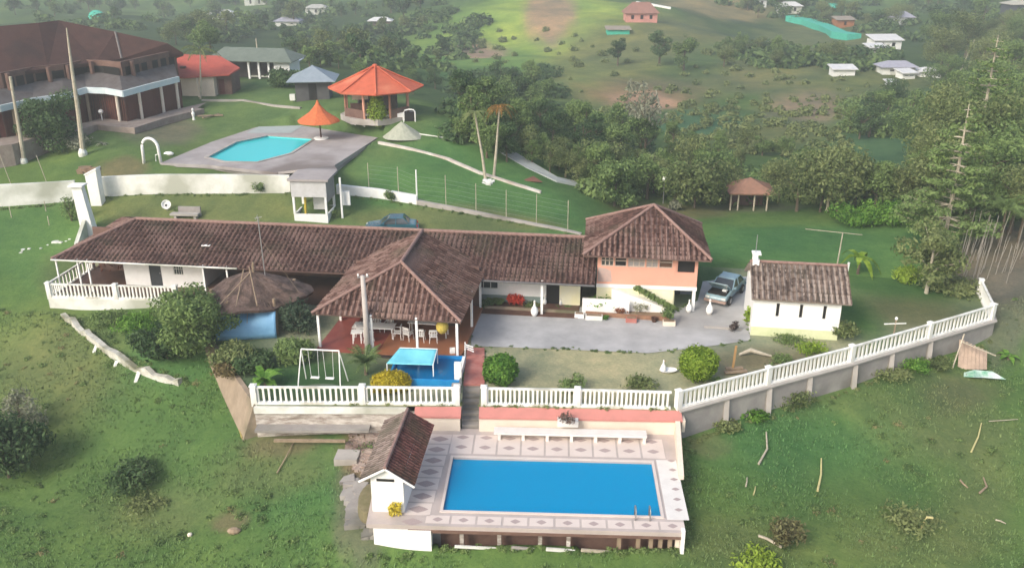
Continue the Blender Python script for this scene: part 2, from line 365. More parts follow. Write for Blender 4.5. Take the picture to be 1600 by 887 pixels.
# ------------------------------------------------------------------ terrain
def w2(u, v, z): p = at(u, v, z); return (p.x, p.y, z)
FRONT = [at(397, 633), at(722, 635), (-2.72, 42.15, 0), (-2.72, 44.95, 0), (-1.76, 44.95, 0), (-1.76, 42.1, 0), at(1060, 641), at(1200, 603), at(1330, 568), at(1452, 531), at(1550, 501)]
FRONT = [Vector((p[0], p[1])) for p in FRONT]
VER0 = at(78, 465); VER1 = at(275, 470)
TERR = [Vector((VER0.x, VER0.y)), Vector((VER1.x, VER1.y)), Vector(at(322, 528)[:2])] + FRONT + \
       [Vector((33.0, 58.5)), Vector((27, 61)), Vector((16, 63)), Vector((-8, 66)), Vector((-27, 68.5)), Vector((-32, 66.5))]
DECKP_ = [(-4.35, 41.7), (8.62, 41.1), (7.72, 32.95), (-6.5, 33.55), (-6.3, 39.5)]
CTRL = [w2(0, 887, -4.6), w2(300, 887, -4.0), w2(600, 887, -2.9), w2(900, 887, -2.6), w2(1200, 887, -3.0), w2(1600, 887, -4.2),
        w2(575, 862, -2.4), w2(800, 858, -2.3), w2(1070, 862, -2.3), w2(1066, 750, -2.1), w2(1068, 690, -1.8), w2(530, 780, -2.5),
        w2(1130, 655, -1.55), w2(1200, 645, -1.6), w2(1330, 605, -1.5), w2(1450, 572, -1.4), w2(1552, 535, -1.3), w2(1600, 560, -1.9), w2(1300, 740, -2.9), w2(1550, 740, -3.6),
        w2(1600, 640, -2.6), w2(378, 690, -2.1), w2(520, 678, -1.75), (-6, 41.5, -1.8), (0, 42.3, -1.8), (5, 41.8, -1.8), w2(340, 560, -.9), w2(300, 605, -1.6), w2(220, 560, -1.2), w2(110, 498, -1.1), w2(78, 492, -.9),
        w2(200, 488, -.7), w2(275, 485, -.4), w2(0, 480, -1.2), w2(0, 560, -2.4), w2(0, 690, -4.0), w2(200, 700, -3.4), w2(300, 780, -3.6), w2(450, 760, -2.8), w2(100, 600, -2.6),
        w2(80, 400, -.1), w2(0, 380, .2), w2(0, 325, 1.3), w2(100, 330, 1.1), (-34, 62, -.3), (-33, 66, 0),
        (34, 58, -.3), (29, 62, -.05), (16, 64, -.03), (0, 66.5, 0), (-15, 68, .1), (-28, 69.5, .3),
        w2(160, 305, 1.6), w2(300, 303, 2.0), w2(455, 302, 2.2), w2(525, 302, 2.1), w2(650, 318, 1.5), w2(780, 340, .8), w2(905, 366, .15),
        w2(0, 270, 2.4), w2(60, 230, 2.9), w2(150, 250, 3.2), w2(240, 258, 3.3), w2(150, 205, 3.9), w2(300, 200, 3.5), w2(400, 190, 3.7), w2(560, 200, 4.2), w2(590, 230, 3.3),
        w2(640, 190, 5.0), w2(540, 182, 5.0), w2(400, 160, 4.7), w2(300, 150, 4.5), w2(460, 150, 5.0), w2(330, 125, 4.2), w2(470, 125, 4.2), w2(250, 175, 4.3), w2(0, 200, 3.6),
        w2(700, 220, 3.9), w2(700, 260, 2.8), w2(760, 285, 2.2), w2(860, 300, 1.2), w2(800, 240, 2.6), w2(915, 290, .2), w2(650, 270, 3.0), w2(950, 330, -.3),
        w2(1000, 300, -1.2), w2(1170, 322, -1.4), w2(1300, 330, -.9), w2(1450, 360, -.2), w2(1600, 340, .5), w2(1560, 430, .3), w2(1600, 480, .2), w2(1300, 260, -2.5), w2(1100, 250, -3),
        w2(850, 200, -2), w2(720, 160, -2), w2(640, 130, -1), w2(560, 90, -2), (-70, 85, 3), (-75, 120, 4), (-60, 140, 3), w2(1000, 170, -4.5), w2(1300, 180, -4.5), w2(1550, 200, -3), w2(1000, 110, -6), w2(1300, 110, -6), w2(1500, 110, -5),
        w2(700, 90, -5), w2(400, 60, -6), w2(200, 50, -5), w2(0, 40, -4), w2(800, 50, -5), w2(1000, 40, -3), w2(1200, 50, -6), w2(1400, 60, -6), w2(1600, 50, -4),
        w2(0, 0, -6), w2(400, 0, -9), w2(800, 0, -3), w2(1000, 0, 0), w2(1300, 0, -6), w2(1600, 0, -4), w2(850, 20, -2),
        (0, 12, -7), (-24, 14, -9), (26, 14, -7), (0, 25, -4.3), (-30, 30, -6), (34, 30, -5), (60, 50, -3), (-60, 50, -3), (60, 80, 0), (-45, 62, .2), (45, 64, 0), (-320, 500, -2), (320, 500, 2), (0, 560, 8), (0, 900, 60), (800, 900, 70), (-800, 900, 70)]
def prm(x, y): return np.stack([x / (y + 26.0) * 1.3, np.log(y)], -1)
CT = np.array([tuple(c) for c in CTRL], dtype=float)
_P = prm(CT[:, 0], CT[:, 1]); _n = len(CT)
def _phi(r): return r * r * np.log(np.maximum(r, 1e-9))
_D = np.linalg.norm(_P[:, None] - _P[None], axis=-1)
_A = np.zeros((_n + 3, _n + 3)); _A[:_n, :_n] = _phi(_D) + np.eye(_n) * 2e-4; _A[:_n, _n] = 1; _A[:_n, _n + 1:] = _P; _A[_n, :_n] = 1; _A[_n + 1:, :_n] = _P.T
_W = np.linalg.solve(_A, np.concatenate([CT[:, 2], [0, 0, 0]]))
def outer(x, y):
    q = prm(x, y); out = _W[_n] + q @ _W[_n + 1:]
    for i in range(_n): out = out + _W[i] * _phi(np.linalg.norm(q - _P[i], axis=-1))
    # gentle natural undulation, growing with distance
    a = np.clip((y - 20) / 150, 0.12, 1)
    b = np.clip((y - 125) / 160, 0, 1) * np.clip((600 - y) / 200, 0, 1)
    out = out + b * (2.6 * np.sin(x * .034 + 1.1 * np.sin(y * .017)) * np.sin(y * .03 + x * .012 + 1) + 1.0 * np.sin(x * .085 + y * .03) * np.sin(y * .07 - x * .02))
    return out + a * (.35 * np.sin(x * .11 + y * .05) * np.cos(y * .13 - x * .04) + .16 * np.sin(x * .37 + 1.3) * np.sin(y * .31 + x * .11))
def sdist(poly, x, y):
    """signed distance to polygon, + inside"""
    d = np.full(x.shape, 1e9); ins = np.zeros(x.shape, bool); n = len(poly)
    for i in range(n):
        ax, ay = poly[i][0], poly[i][1]; bx, by = poly[(i + 1) % n][0], poly[(i + 1) % n][1]
        ex, ey = bx - ax, by - ay; t = np.clip(((x - ax) * ex + (y - ay) * ey) / (ex * ex + ey * ey + 1e-12), 0, 1)
        d = np.minimum(d, np.hypot(x - ax - t * ex, y - ay - t * ey))
        c = ((ay > y) != (by > y)); xi = (bx - ax) * (y - ay) / ((by - ay) if by != ay else 1e-12) + ax
        ins ^= (c & (x < xi))
    return np.where(ins, d, -d)
UZ = 3.5
UPD = [at(250, 255, UZ), at(330, 222, UZ), at(400, 199, UZ), at(470, 196, UZ), at(590, 215, UZ), at(517, 262, UZ), at(432, 270, UZ), at(330, 258, UZ)]
UWP = [at(322, 246, UZ), at(368, 222, UZ), at(418, 212, UZ), at(492, 217, UZ), at(455, 240, UZ), at(402, 254, UZ), at(350, 253, UZ)]
def height(x, y):
    x = np.asarray(x, float); y = np.asarray(y, float); z = outer(x, y)
    d = sdist(TERR, x, y); z = np.where(d > .7, -.05, np.where(d > 0, np.minimum(z, -.05), z))
    d = sdist(DECKP_, x, y); z = np.where(d > .35, np.minimum(z, -3.4), z)
    d = sdist(UPD, x, y); z = np.where(d > .2, np.minimum(z, 3.15), np.where(d > -.8, np.minimum(z, 3.42), z))
    d = sdist(UWP, x, y); z = np.where(d > -.7, np.minimum(z, 1.9), z)
    return z
def hz(x, y):
    if sdist(TERR, np.array([x]), np.array([y]))[0] > 0: return 0.0
    return float(height(np.array([x]), np.array([y]))[0])
def ground(u, v, maxd=1200):
    d = ray(u, v); ts = np.geomspace(25, maxd, 260); x = d.x * ts; y = d.y * ts; z = HC + d.z * ts
    ok = y > 12; h = np.where(sdist(TERR, x, y) > 0, 0, height(x, np.maximum(y, 12.1)))
    i = np.argmax(z < h)
    if i == 0: i = len(ts) - 1
    a, b = ts[i - 1], ts[i]
    f0 = z[i - 1] - h[i - 1]; f1 = z[i] - h[i]; t = a + (b - a) * (f0 / (f0 - f1) if f0 != f1 else 0)
    p = Vector((d.x * t, d.y * t, 0)); p.z = hz(p.x, p.y); return p
def px(p):
    """picture pixels per metre at p"""
    return FPX / (p[1] * math.cos(PITCH) + (HC - p[2]) * math.sin(PITCH))

NR, NC = 560, 460
ys = np.geomspace(12, 1100, NR); ss = np.linspace(-1, 1, NC)
YY, SS = np.meshgrid(ys, ss, indexing='ij'); XX = SS * (YY * .95 + 22)
ZZ = height(XX, YY)
# ground colours: pasture, lawns, bare soil, ploughed fields
GCOL = np.zeros((NR, NC, 3)); GCOL[:] = (.098, .17, .052)
def patch(u, v, ru, rv, col, k=1.0, soft=.35, z=None, seed=0):
    global GCOL
    p = ground(u, v) if z is None else at(u, v, z)
    s_ = px(p); ang = math.atan2(HC - p.z, p.y); rx = ru / s_; ry = rv / s_ / math.sin(ang)
    dx = (XX - p.x - (YY - p.y) * p.x / p.y) / rx; dy = (YY - p.y) / ry
    q = np.hypot(dx, dy) + .12 * np.sin(dx * 5 + seed) * np.sin(dy * 4 + 1 + seed) + .06 * np.sin(dx * 11 + dy * 7 + seed)
    m = np.clip((1 + soft - q) / (2 * soft), 0, 1); m = (m * m * (3 - 2 * m) * k)[..., None]
    GCOL = GCOL * (1 - m) + np.array(col) * m
G_ = dict(dark=(.045, .08, .035), mid=(.085, .145, .05), lawn=(.1, .165, .065), olive=(.15, .165, .075), bright=(.19, .31, .07), lime=(.3, .4, .09), blue=(.055, .125, .07),
          soil=(.2, .14, .1), pink=(.34, .23, .18), grey=(.16, .145, .125), straw=(.25, .21, .12), green=(.075, .175, .062))
for a in [(800, 60, 900, 90, 'dark', .85), (350, 60, 420, 80, 'dark', .9), (820, 215, 160, 130, 'dark', .8), (1200, 160, 250, 60, 'mid', .9),
          (830, 60, 200, 60, 'bright', .95, .5), (880, 30, 120, 45, 'lime', .8, .6), (770, 105, 130, 45, 'green', .7), (860, 14, 40, 20, 'pink', .9), (735, 83, 55, 12, 'pink', .95),  # far meadow: yellow-green grass with its sunlit brightness put into the colour
          (930, 100, 80, 60, 'olive', .6), (1010, 80, 130, 50, 'olive', .8, .5), (1060, 60, 90, 30, 'olive', .8), (1120, 5, 90, 12, 'straw', .9), (1150, 105, 120, 40, 'mid', .8), (1220, 90, 90, 35, 'olive', .9), (1280, 60, 90, 25, 'olive', .8),
          (1000, 145, 90, 22, 'soil', .7, .6, None, 2), (1005, 160, 55, 16, 'pink', .95, .4, None, 1), (1130, 132, 110, 16, 'soil', .3, .7), (1265, 165, 65, 28, 'pink', .75, .6), (1200, 215, 90, 25, 'soil', .3, .6),
          (1090, 190, 70, 30, 'blue', .9), (950, 200, 60, 45, 'blue', .5), (1370, 230, 90, 50, 'blue', .8), (1440, 180, 90, 60, 'blue', .6), (1350, 120, 110, 30, 'olive', .6),
          (1580, 40, 60, 14, 'lime', .6), (1590, 30, 30, 10, 'straw', .5),
          (420, 190, 300, 60, 'lawn', .95), (480, 310, 330, 40, 'lawn', .9), (300, 322, 180, 25, 'olive', .6), (740, 300, 190, 60, 'green', .9), (760, 235, 90, 30, 'green', .8), (700, 345, 170, 14, 'olive', .8),
          (250, 200, 60, 22, 'grey', .75, .4), (190, 265, 40, 12, 'soil', .6), (440, 165, 70, 16, 'lawn', .7), (520, 130, 60, 20, 'green', .4), (330, 132, 60, 10, 'olive', .7),
          (1250, 380, 220, 40, 'green', .95), (1420, 430, 120, 50, 'green', .7), (1400, 470, 110, 30, 'olive', .85), (1560, 400, 75, 62, 'grey', .95, .25), (1590, 450, 60, 60, 'grey', .7, .3), (1050, 330, 90, 15, 'soil', .5), (1180, 325, 80, 8, 'grey', .5),
          (60, 380, 120, 50, 'green', .7), (120, 430, 60, 30, 'olive', .5), (100, 560, 120, 50, 'olive', .55, .7), (60, 600, 90, 60, 'olive', .4, .7), (280, 540, 90, 40, 'green', .7),
          (220, 770, 130, 60, 'mid', .6, .8), (500, 760, 90, 60, 'green', .8, .7), (250, 800, 90, 30, 'straw', .22, .7), (430, 730, 90, 30, 'olive', .6, .6), (440, 690, 60, 14, 'soil', .55), (360, 815, 30, 14, 'soil', .6),
          (560, 800, 40, 70, 'grey', .6, .3), (600, 700, 70, 60, 'soil', .9, .3), (1110, 695, 35, 16, 'soil', .8), (1500, 610, 60, 22, 'soil', .45, .8), (1440, 670, 120, 30, 'soil', .3, .8), (1530, 770, 60, 70, 'soil', .22, .8),
          (1240, 680, 160, 60, 'green', .8, .7), (1350, 800, 120, 60, 'mid', .6, .7), (1150, 850, 110, 40, 'olive', .5, .7), (1250, 560, 200, 40, 'olive', .3), (1430, 850, 120, 40, 'olive', .4, .8)]:
    u, v, ru, rv, c, k = a[:6]; soft = a[6] if len(a) > 6 else .35
    patch(u, v, ru, rv, G_[c], k, soft, a[7] if len(a) > 7 else None, a[8] if len(a) > 8 else u * .1)

def groundmat():
    m = bpy.data.materials.new('pasture'); m.use_nodes = True; n = m.node_tree.nodes; l = m.node_tree.links
    p = n['Principled BSDF']; p.inputs['Roughness'].default_value = .95; p.inputs['Specular IOR Level'].default_value = .1
    at_ = n.new('ShaderNodeAttribute'); at_.attribute_name = 'Col'; tc = n.new('ShaderNodeTexCoord')
    def noise(sc, d=6, r=.6):
        t = n.new('ShaderNodeTexNoise'); t.inputs['Scale'].default_value = sc; t.inputs['Detail'].default_value = d; t.inputs['Roughness'].default_value = r
        l.new(tc.outputs['Object'], t.inputs[0]); return t.outputs[0]
    def mulramp(col, fac, lo, hi, a, b):
        r = n.new('ShaderNodeValToRGB'); r.color_ramp.elements[0].position = lo; r.color_ramp.elements[1].position = hi
        r.color_ramp.elements[0].color = (*a, 1); r.color_ramp.elements[1].color = (*b, 1); l.new(fac, r.inputs[0])
        x = n.new('ShaderNodeMix'); x.data_type = 'RGBA'; x.blend_type = 'MULTIPLY'; x.inputs[0].default_value = 1
        l.new(col, x.inputs[6]); l.new(r.outputs[0], x.inputs[7]); return x.outputs[2]
    c = mulramp(at_.outputs['Color'], noise(.12, 5), .35, .65, (.75, .8, .8), (1.25, 1.15, 1.05))
    c = mulramp(c, noise(.9, 7, .7), .3, .7, (.76, .84, .8), (1.22, 1.15, 1.1))
    c = mulramp(c, noise(5.5, 8, .75), .3, .72, (.74, .8, .78), (1.26, 1.2, 1.14))
    c = mulramp(c, noise(.035, 3), .4, .6, (.85, .92, .95), (1.15, 1.08, 1.0))
    l.new(c, p.inputs['Base Color'])
    b1 = n.new('ShaderNodeBump'); b1.inputs['Strength'].default_value = .8; b1.inputs['Distance'].default_value = .12; l.new(noise(2.2, 8, .75), b1.inputs['Height'])
    l.new(b1.outputs[0], p.inputs['Normal']); return m
GROUND = groundmat()
def setcol(me, cols):
    a = me.color_attributes.new('Col', 'FLOAT_COLOR', 'POINT'); c = np.ones((len(me.vertices), 4), dtype=np.float32); c[:, :3] = cols; a.data.foreach_set('color', c.ravel())
me = bpy.data.meshes.new('ground'); V = np.stack([XX, YY, ZZ], -1).reshape(-1, 3)
I = np.arange(NR * NC).reshape(NR, NC); F = np.stack([I[:-1, :-1], I[:-1, 1:], I[1:, 1:], I[1:, :-1]], -1).reshape(-1, 4)
me.from_pydata(V.tolist(), [], F.tolist()); me.polygons.foreach_set('use_smooth', [True] * len(me.polygons)); setcol(me, GCOL.reshape(-1, 3)); me.materials.append(GROUND)
g = bpy.data.objects.new('ground', me); COL.objects.link(g); tag(g, kind='structure')
def bilin(x, y, A):
    r = np.clip(np.log(y / 12) / math.log(1100 / 12) * (NR - 1), 0, NR - 1).astype(int); c = np.clip((x / (y * .95 + 22) + 1) / 2 * (NC - 1), 0, NC - 1).astype(int); return A[r, c]

# terrace lawn: a sheet with its own colours
def sheet(name, poly, z, m, step=.5, cols=None, thick=None):
    b = bmesh.new(); vs = [b.verts.new((p[0], p[1], z)) for p in poly]; f = b.faces.new(vs)
    if f.normal.z < 0: f.normal_flip()
    bmesh.ops.triangulate(b, faces=b.faces[:])
    if cols is not None:
        for ax, rngs in ((0, np.arange(-33, 34, step)), (1, np.arange(41, 70, step))):
            for q in rngs:
                co = (q, 0, 0) if ax == 0 else (0, q, 0); no = (1, 0, 0) if ax == 0 else (0, 1, 0)
                bmesh.ops.bisect_plane(b, geom=b.verts[:] + b.edges[:] + b.faces[:], plane_co=co, plane_no=no)
    if thick:
        r = bmesh.ops.extrude_face_region(b, geom=b.faces[:]); 
        for v_ in [x for x in r['geom'] if isinstance(x, bmesh.types.BMVert)]: v_.co.z -= thick
        bmesh.ops.recalc_face_normals(b, faces=b.faces)
    me = bpy.data.meshes.new(name); b.to_mesh(me); b.free()
    for pl in me.polygons:
        if not thick and pl.normal.z < 0: pl.flip()
    if cols is not None:
        c = np.zeros((len(me.vertices), 3)); 
        co = np.zeros(len(me.vertices) * 3); me.vertices.foreach_get('co', co); co = co.reshape(-1, 3); setcol(me, cols(co[:, 0], co[:, 1]))
    me.materials.append(m); o = bpy.data.objects.new(name, me); COL.objects.link(o); return tag(o, kind='structure')
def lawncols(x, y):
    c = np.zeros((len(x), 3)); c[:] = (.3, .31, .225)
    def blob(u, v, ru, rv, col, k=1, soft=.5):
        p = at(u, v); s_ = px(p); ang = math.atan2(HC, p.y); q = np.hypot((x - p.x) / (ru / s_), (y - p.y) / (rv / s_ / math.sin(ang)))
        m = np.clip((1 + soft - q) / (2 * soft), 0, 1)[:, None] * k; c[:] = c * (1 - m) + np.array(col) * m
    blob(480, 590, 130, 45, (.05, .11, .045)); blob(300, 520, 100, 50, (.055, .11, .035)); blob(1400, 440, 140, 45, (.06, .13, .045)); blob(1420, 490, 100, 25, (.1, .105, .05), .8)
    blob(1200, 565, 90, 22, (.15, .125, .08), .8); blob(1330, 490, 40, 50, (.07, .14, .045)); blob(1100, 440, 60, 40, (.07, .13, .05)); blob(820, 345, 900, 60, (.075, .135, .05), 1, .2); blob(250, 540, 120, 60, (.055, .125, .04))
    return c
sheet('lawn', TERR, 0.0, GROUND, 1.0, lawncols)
# grass tufts on the near slope
def tufts(n, seed=3):
    rg = np.random.default_rng(seed); y = 25 + 32 * rg.random(n * 2); x = (rg.random(n * 2) * 2 - 1) * (y * .62 + 4)
    keep = (sdist(TERR, x, y) < -.5) & (sdist(DECKP_, x, y) < -.2); x = x[keep][:n]; y = y[keep][:n]; n = len(x); z = height(x, y)
    den = np.sin(x * .9 + 2 * np.sin(y * .5)) + np.sin(y * 1.1 + x * .3) + rg.normal(0, .8, n)
    k = den > -.4; x, y, z = x[k], y[k], z[k]; n = len(x)
    mb_v = []; mb_f = []; cols = []
    base = bilin(x, y, GCOL)
    for j in range(4):
        a = rg.random(n) * 6.283; h = .05 + .12 * rg.random(n) ** 2; wd = .02 + .02 * rg.random(n); ox = rg.normal(0, .06, n); oy = rg.normal(0, .06, n)
        tx = np.cos(a) * h * .7; ty = np.sin(a) * h * .7
        A = np.stack([x + ox - wd * np.sin(a), y + oy + wd * np.cos(a), z - .02], -1); B = np.stack([x + ox + wd * np.sin(a), y + oy - wd * np.cos(a), z - .02], -1); C = np.stack([x + ox + tx, y + oy + ty, z + h], -1)
        mb_v.append(np.stack([A, B, C], 1).reshape(-1, 3)); kk = np.clip(1.08 + rg.normal(0, .18, n), .6, 1.8)[:, None]; cols.append(np.repeat(np.clip(base * kk * np.array([1.0, 1.05, .9]), 0, .5), 3, 0))
    V = np.concatenate(mb_v); me = bpy.data.meshes.new('grass'); me.from_pydata(V.tolist(), [], np.arange(len(V)).reshape(-1, 3).tolist()); setcol(me, np.concatenate(cols))
    m = bpy.data.materials.new('grass_blades'); m.use_nodes = True; nn = m.node_tree.nodes; a_ = nn.new('ShaderNodeAttribute'); a_.attribute_name = 'Col'
    m.node_tree.links.new(a_.outputs['Color'], nn['Principled BSDF'].inputs['Base Color']); nn['Principled BSDF'].inputs['Roughness'].default_value = .8
    me.materials.append(m); o = bpy.data.objects.new('grass', me); COL.objects.link(o); tag(o, 'short green tufts of grass over the near slope', 'grass', kind='stuff')
tufts(34000)

def clumps(n, seed, yr, xr, size):
    rg = np.random.default_rng(seed); y = yr[0] + (yr[1] - yr[0]) * rg.random(n * 3); x = (rg.random(n * 3) * 2 - 1) * (y * .62 + 3)
    k = (sdist(TERR, x, y) < -.7) & (sdist(DECKP_, x, y) < -.7) & (np.sin(x * .45 + np.sin(y * .4) * 2) + np.sin(y * .5 + x * .2) + rg.normal(0, .5, n * 3) > .2); x, y = x[k][:n], y[k][:n]; z = height(x, y); out = []
    for a, b, c in zip(x, y, z): r_ = rg.uniform(.4, 1) * size; out.append((a, b, c + r_ * .18, r_, r_, r_ * .35))
    return out
solo('weeds', 'scattered low weeds and herb clumps all over the near slope', 'weeds', leaves(clumps(300, 5, (25, 58), 0, .45), 11000, .09, seed=5, shell=.3, flat=.6), LEAFM, kind='stuff')
solo('dry_weeds', 'scattered dry yellowish weed clumps over the near slope', 'weeds', leaves(clumps(70, 6, (25, 58), 0, .45), 2000, .08, seed=6, shell=.3, flat=.6), leafmat('dry_weed', (.16, .15, .06), (.34, .3, .15), (.24, .22, .1)), kind='stuff')

# paved ground
def pav(name, pts, z, m, thick=None): return sheet(name, pts, z, m, thick=thick)
court = [at(738, 478), at(915, 480), at(1052, 487), at(1090, 470), at(1098, 440), at(1168, 432), at(1172, 532), at(1110, 541), at(1012, 552), at(880, 546), at(736, 541)]
pav('courtyard', court, .03, PAVE)
pav('path', [at(724, 602), at(757, 602), at(757, 545), at(730, 545)], .10, REDWALK, thick=.12)

# ------------------------------------------------------------------ balustrades
def baluster_mesh():
    mb = MB(); mb.box(-.07, .07, -.05, .05, .12, .17); mb.box(-.055, .055, -.04, .04, .17, .9); mb.box(-.07, .07, -.05, .05, .9, .96); me = mb.mesh('baluster', WHITE); fixn(me); return me
BAL = baluster_mesh(); 
pmb = MB(); pmb.box(-.15, .15, -.15, .15, -.1, 1.08); pmb.box(-.18, .18, -.18, .18, 1.08, 1.15); pmb.box(-.11, .11, -.11, .11, 1.15, 1.18); POSTM = pmb.mesh('post', WHITE); fixn(POSTM)
def balustrade(name_label, pts, counts, z=0, posts=None, group=None, h=1.0):
    a0 = Vector((pts[0][0], pts[0][1], z)); t = thing('balustrade', name_label, 'balustrade', a0, 0, group)
    rail = MB(); curb = MB()
    for i in range(len(pts) - 1):
        a = Vector((pts[i][0], pts[i][1], z)) - a0; b = Vector((pts[i + 1][0], pts[i + 1][1], z)) - a0; d = (b - a); L = d.length; ang = math.atan2(d.y, d.x)
        rail.bar(a + Vector((0, 0, 1.01 * h)), b + Vector((0, 0, 1.0 * h)), .16, .08); curb.bar(a + Vector((0, 0, .04)), b + Vector((0, 0, .04)), .24, .17)
        for k in range(counts[i]):
            q = a + d * ((k + .75) / (counts[i] + .5)); o = bpy.data.objects.new('baluster', BAL); COL.objects.link(o); o.parent = t; o.location = q; o.rotation_euler = (random.uniform(-.015, .015), random.uniform(-.02, .02), ang + random.uniform(-.06, .06)); o.scale = (random.uniform(.93, 1.07), 1, h)
    part('handrail', rail, WHITE, t); part('curb', curb, WHITE, t)
    for i, p in enumerate(pts):
        if posts is None or i in posts:
            o = bpy.data.objects.new('post', POSTM); COL.objects.link(o); o.parent = t; o.location = Vector((p[0], p[1], z)) - a0; o.scale = (1, 1, h)
            a = Vector(pts[min(i + 1, len(pts) - 1)][:2]) - Vector(pts[max(i - 1, 0)][:2]); o.rotation_euler = (0, 0, math.atan2(a.y, a.x))
    return t
off = Vector((0, .18, 0))
F = [Vector((p.x, p.y, 0)) for p in FRONT]
fl0, fl1 = F[0] + off, Vector((-2.95, 42.33, 0)); mid = at(567, 632) ; mid.y += .12
balustrade('white concrete balustrade in front of the swings and the small blue pool', [fl0, mid, fl1], [19, 17], posts=[0, 1, 2])
fr0 = Vector((-1.5, 42.28, 0)); m2 = at(902, 636); m2.y += .1; fr1 = F[6] + off
balustrade('white concrete balustrade right of the grey steps, above the pink coping of the pool', [fr0, m2, fr1 - Vector((.4, 0, 0))], [20, 20], posts=[0, 1])
pts = [F[6] + off, F[7] + off, F[8] + off, F[9] + off, F[10] + off]
balustrade('long white balustrade climbing to the right along the grey retaining wall', pts, [21, 21, 19, 17])
balustrade('short white balustrade returning behind the far right corner post', [F[10] + off, Vector((32.6, 57.8, 0))], [14], posts=[1])

# retaining walls
t = thing('retaining_wall', 'long grey concrete retaining wall with buttresses under the right balustrade', 'wall', F[6])
b0 = F[6]
path = [F[6] + Vector((0, .1, 0)), F[7] + Vector((0, .1, 0)), F[8] + Vector((0, .1, 0)), F[9] + Vector((0, .1, 0)), F[10] + Vector((.1, .1, 0)), Vector((33.2, 58.4, 0))]
part('wall', MB().ringwall([p - b0 for p in path], .3, [-3, -3, -3, -2.8, -2.8, -1.2], -.055), CONC, t)
part('coping', MB().ringwall([p - b0 - Vector((0, .05, 0)) for p in path], .5, -.05, .02), CONCL, t)
for (u, v) in ((1133, 655), (1200, 640), (1332, 595), (1389, 588), (1450, 570), (1262, 620)):
    # point on the wall line nearest in u
    best = None
    for i in range(4):
        for f in np.linspace(0, 1, 60):
            p = path[i].lerp(path[i + 1], f); uu = 800 + FPX * p.x / (p.y * math.cos(PITCH) + (HC + .8) * math.sin(PITCH))
            if best is None or abs(uu - u) < best[0]: best = (abs(uu - u), p)
    p = best[1] - b0; mb = MB(); mb.add([(p.x - .14, p.y - .1, -.1), (p.x + .14, p.y - .1, -.1), (p.x + .14, p.y - .1, -3), (p.x - .14, p.y - .1, -3), (p.x - .14, p.y - .25, -.1), (p.x + .14, p.y - .25, -.1), (p.x + .14, p.y - .75, -3), (p.x - .14, p.y - .75, -3)],
                                        [(0, 1, 2, 3), (4, 7, 6, 5), (0, 4, 5, 1), (3, 2, 6, 7), (0, 3, 7, 4), (1, 5, 6, 2)]); part('buttress', mb, CONCL, t)
# left side wall and front wall under the swings
l0, l1, l2 = at(322, 528), at(346, 560), F[0]
t = thing('retaining_wall', 'beige retaining wall sloping down on the left side of the swing lawn', 'wall', l0)
mb = MB(); A = [l0 - l0, l1 - l0, l2 - l0]; B = [p + Vector((-.25 - .42 * i, -.1 - .1 * i, 0)) for i, p in enumerate(A)]; zb = [-1.3, -1.9, -3.0]
V = []; 
for i in range(3): V += [(A[i].x + .25, A[i].y + .1, .06), (A[i].x, A[i].y, .06), (B[i].x, B[i].y, zb[i]), (A[i].x + .25, A[i].y + .1, zb[i])]
Fc = []
for i in range(2):
    for k in range(4): Fc.append((4 * i + k, 4 * i + (k + 1) % 4, 4 * i + 4 + (k + 1) % 4, 4 * i + 4 + k))
Fc += [(3, 2, 1, 0), (8, 9, 10, 11)]
part('wall', mb.add(V, Fc), BEIGEW, t)
mb = MB(); mb.tube([at(340, 562, -.9) - l0, at(360, 620, -1.5) - l0, at(379, 684, -2.0) - l0], .07, 6); part('drain_pipe', mb, mat('ochre_pipe', (.35, .27, .08), (.25, .2, .08), 4, .8), t)
t = thing('retaining_wall', 'stained stone wall with white top band under the left balustrade', 'wall', F[0])
W = F[1] - F[0]
part('top_band', MB().ringwall([Vector((0, .05, 0)), Vector((8.2, .0, 0))], .42, -.42, -.052), WHITEOLD, t)
part('wall', MB().ringwall([Vector((0.02, .1, 0)), Vector((9.0, .02, 0))], .34, -3, -.43), STONE, t)
part('ledge', MB().box(.1, 6.2, -.75, -.1, -1.25, -1.1), CONC, t)
part('beam', MB().bar((1.2, -1.1, -1.5), (5.0, -1.15, -1.5), .16, .12), WOOD, t)
t = thing('ruined_wall', 'low broken white wall with small buttresses running down the grass on the left', 'wall', ground(100, 492))
pp = [ground(u, v) for u, v in ((100, 494), (130, 520), (155, 541), (185, 562), (215, 578), (250, 592), (294, 602))]; o0 = ground(100, 492)
rn = random.Random(4); mb = MB(); P2 = []; T0 = []; T1 = []
for i in range(len(pp) - 1):
    for f in (0, .25, .5, .75):
        q = pp[i].lerp(pp[i + 1], f) - o0; P2.append(q); T0.append(q.z - .5); T1.append(q.z + .42 + rn.uniform(-.28, .1)); P2[-1] = q + Vector((rn.uniform(-.04, .04), rn.uniform(-.05, .05), 0))
part('wall', mb.ringwall(P2, .34, T0, T1), mat('crumbling_white', (.62, .61, .55), (.42, .41, .35), 2.2, .95, .9, 5, c3=(.2, .2, .13)), t)
for u, v in ((150, 545), (183, 566), (215, 590)):
    q = ground(u, v) - o0; mb = MB(); mb.add([(q.x - .12, q.y + .5, q.z + .35), (q.x + .12, q.y + .5, q.z + .35), (q.x + .1, q.y - .35, q.z - .05), (q.x - .1, q.y - .35, q.z - .05), (q.x - .12, q.y + .5, q.z - .4), (q.x + .12, q.y + .5, q.z - .4), (q.x + .1, q.y - .35, q.z - .4), (q.x - .1, q.y - .35, q.z - .4)],
        [(0, 1, 2, 3), (4, 7, 6, 5), (0, 4, 5, 1), (1, 5, 6, 2), (2, 6, 7, 3), (3, 7, 4, 0)]); part('buttress', mb, WHITEOLD, t)

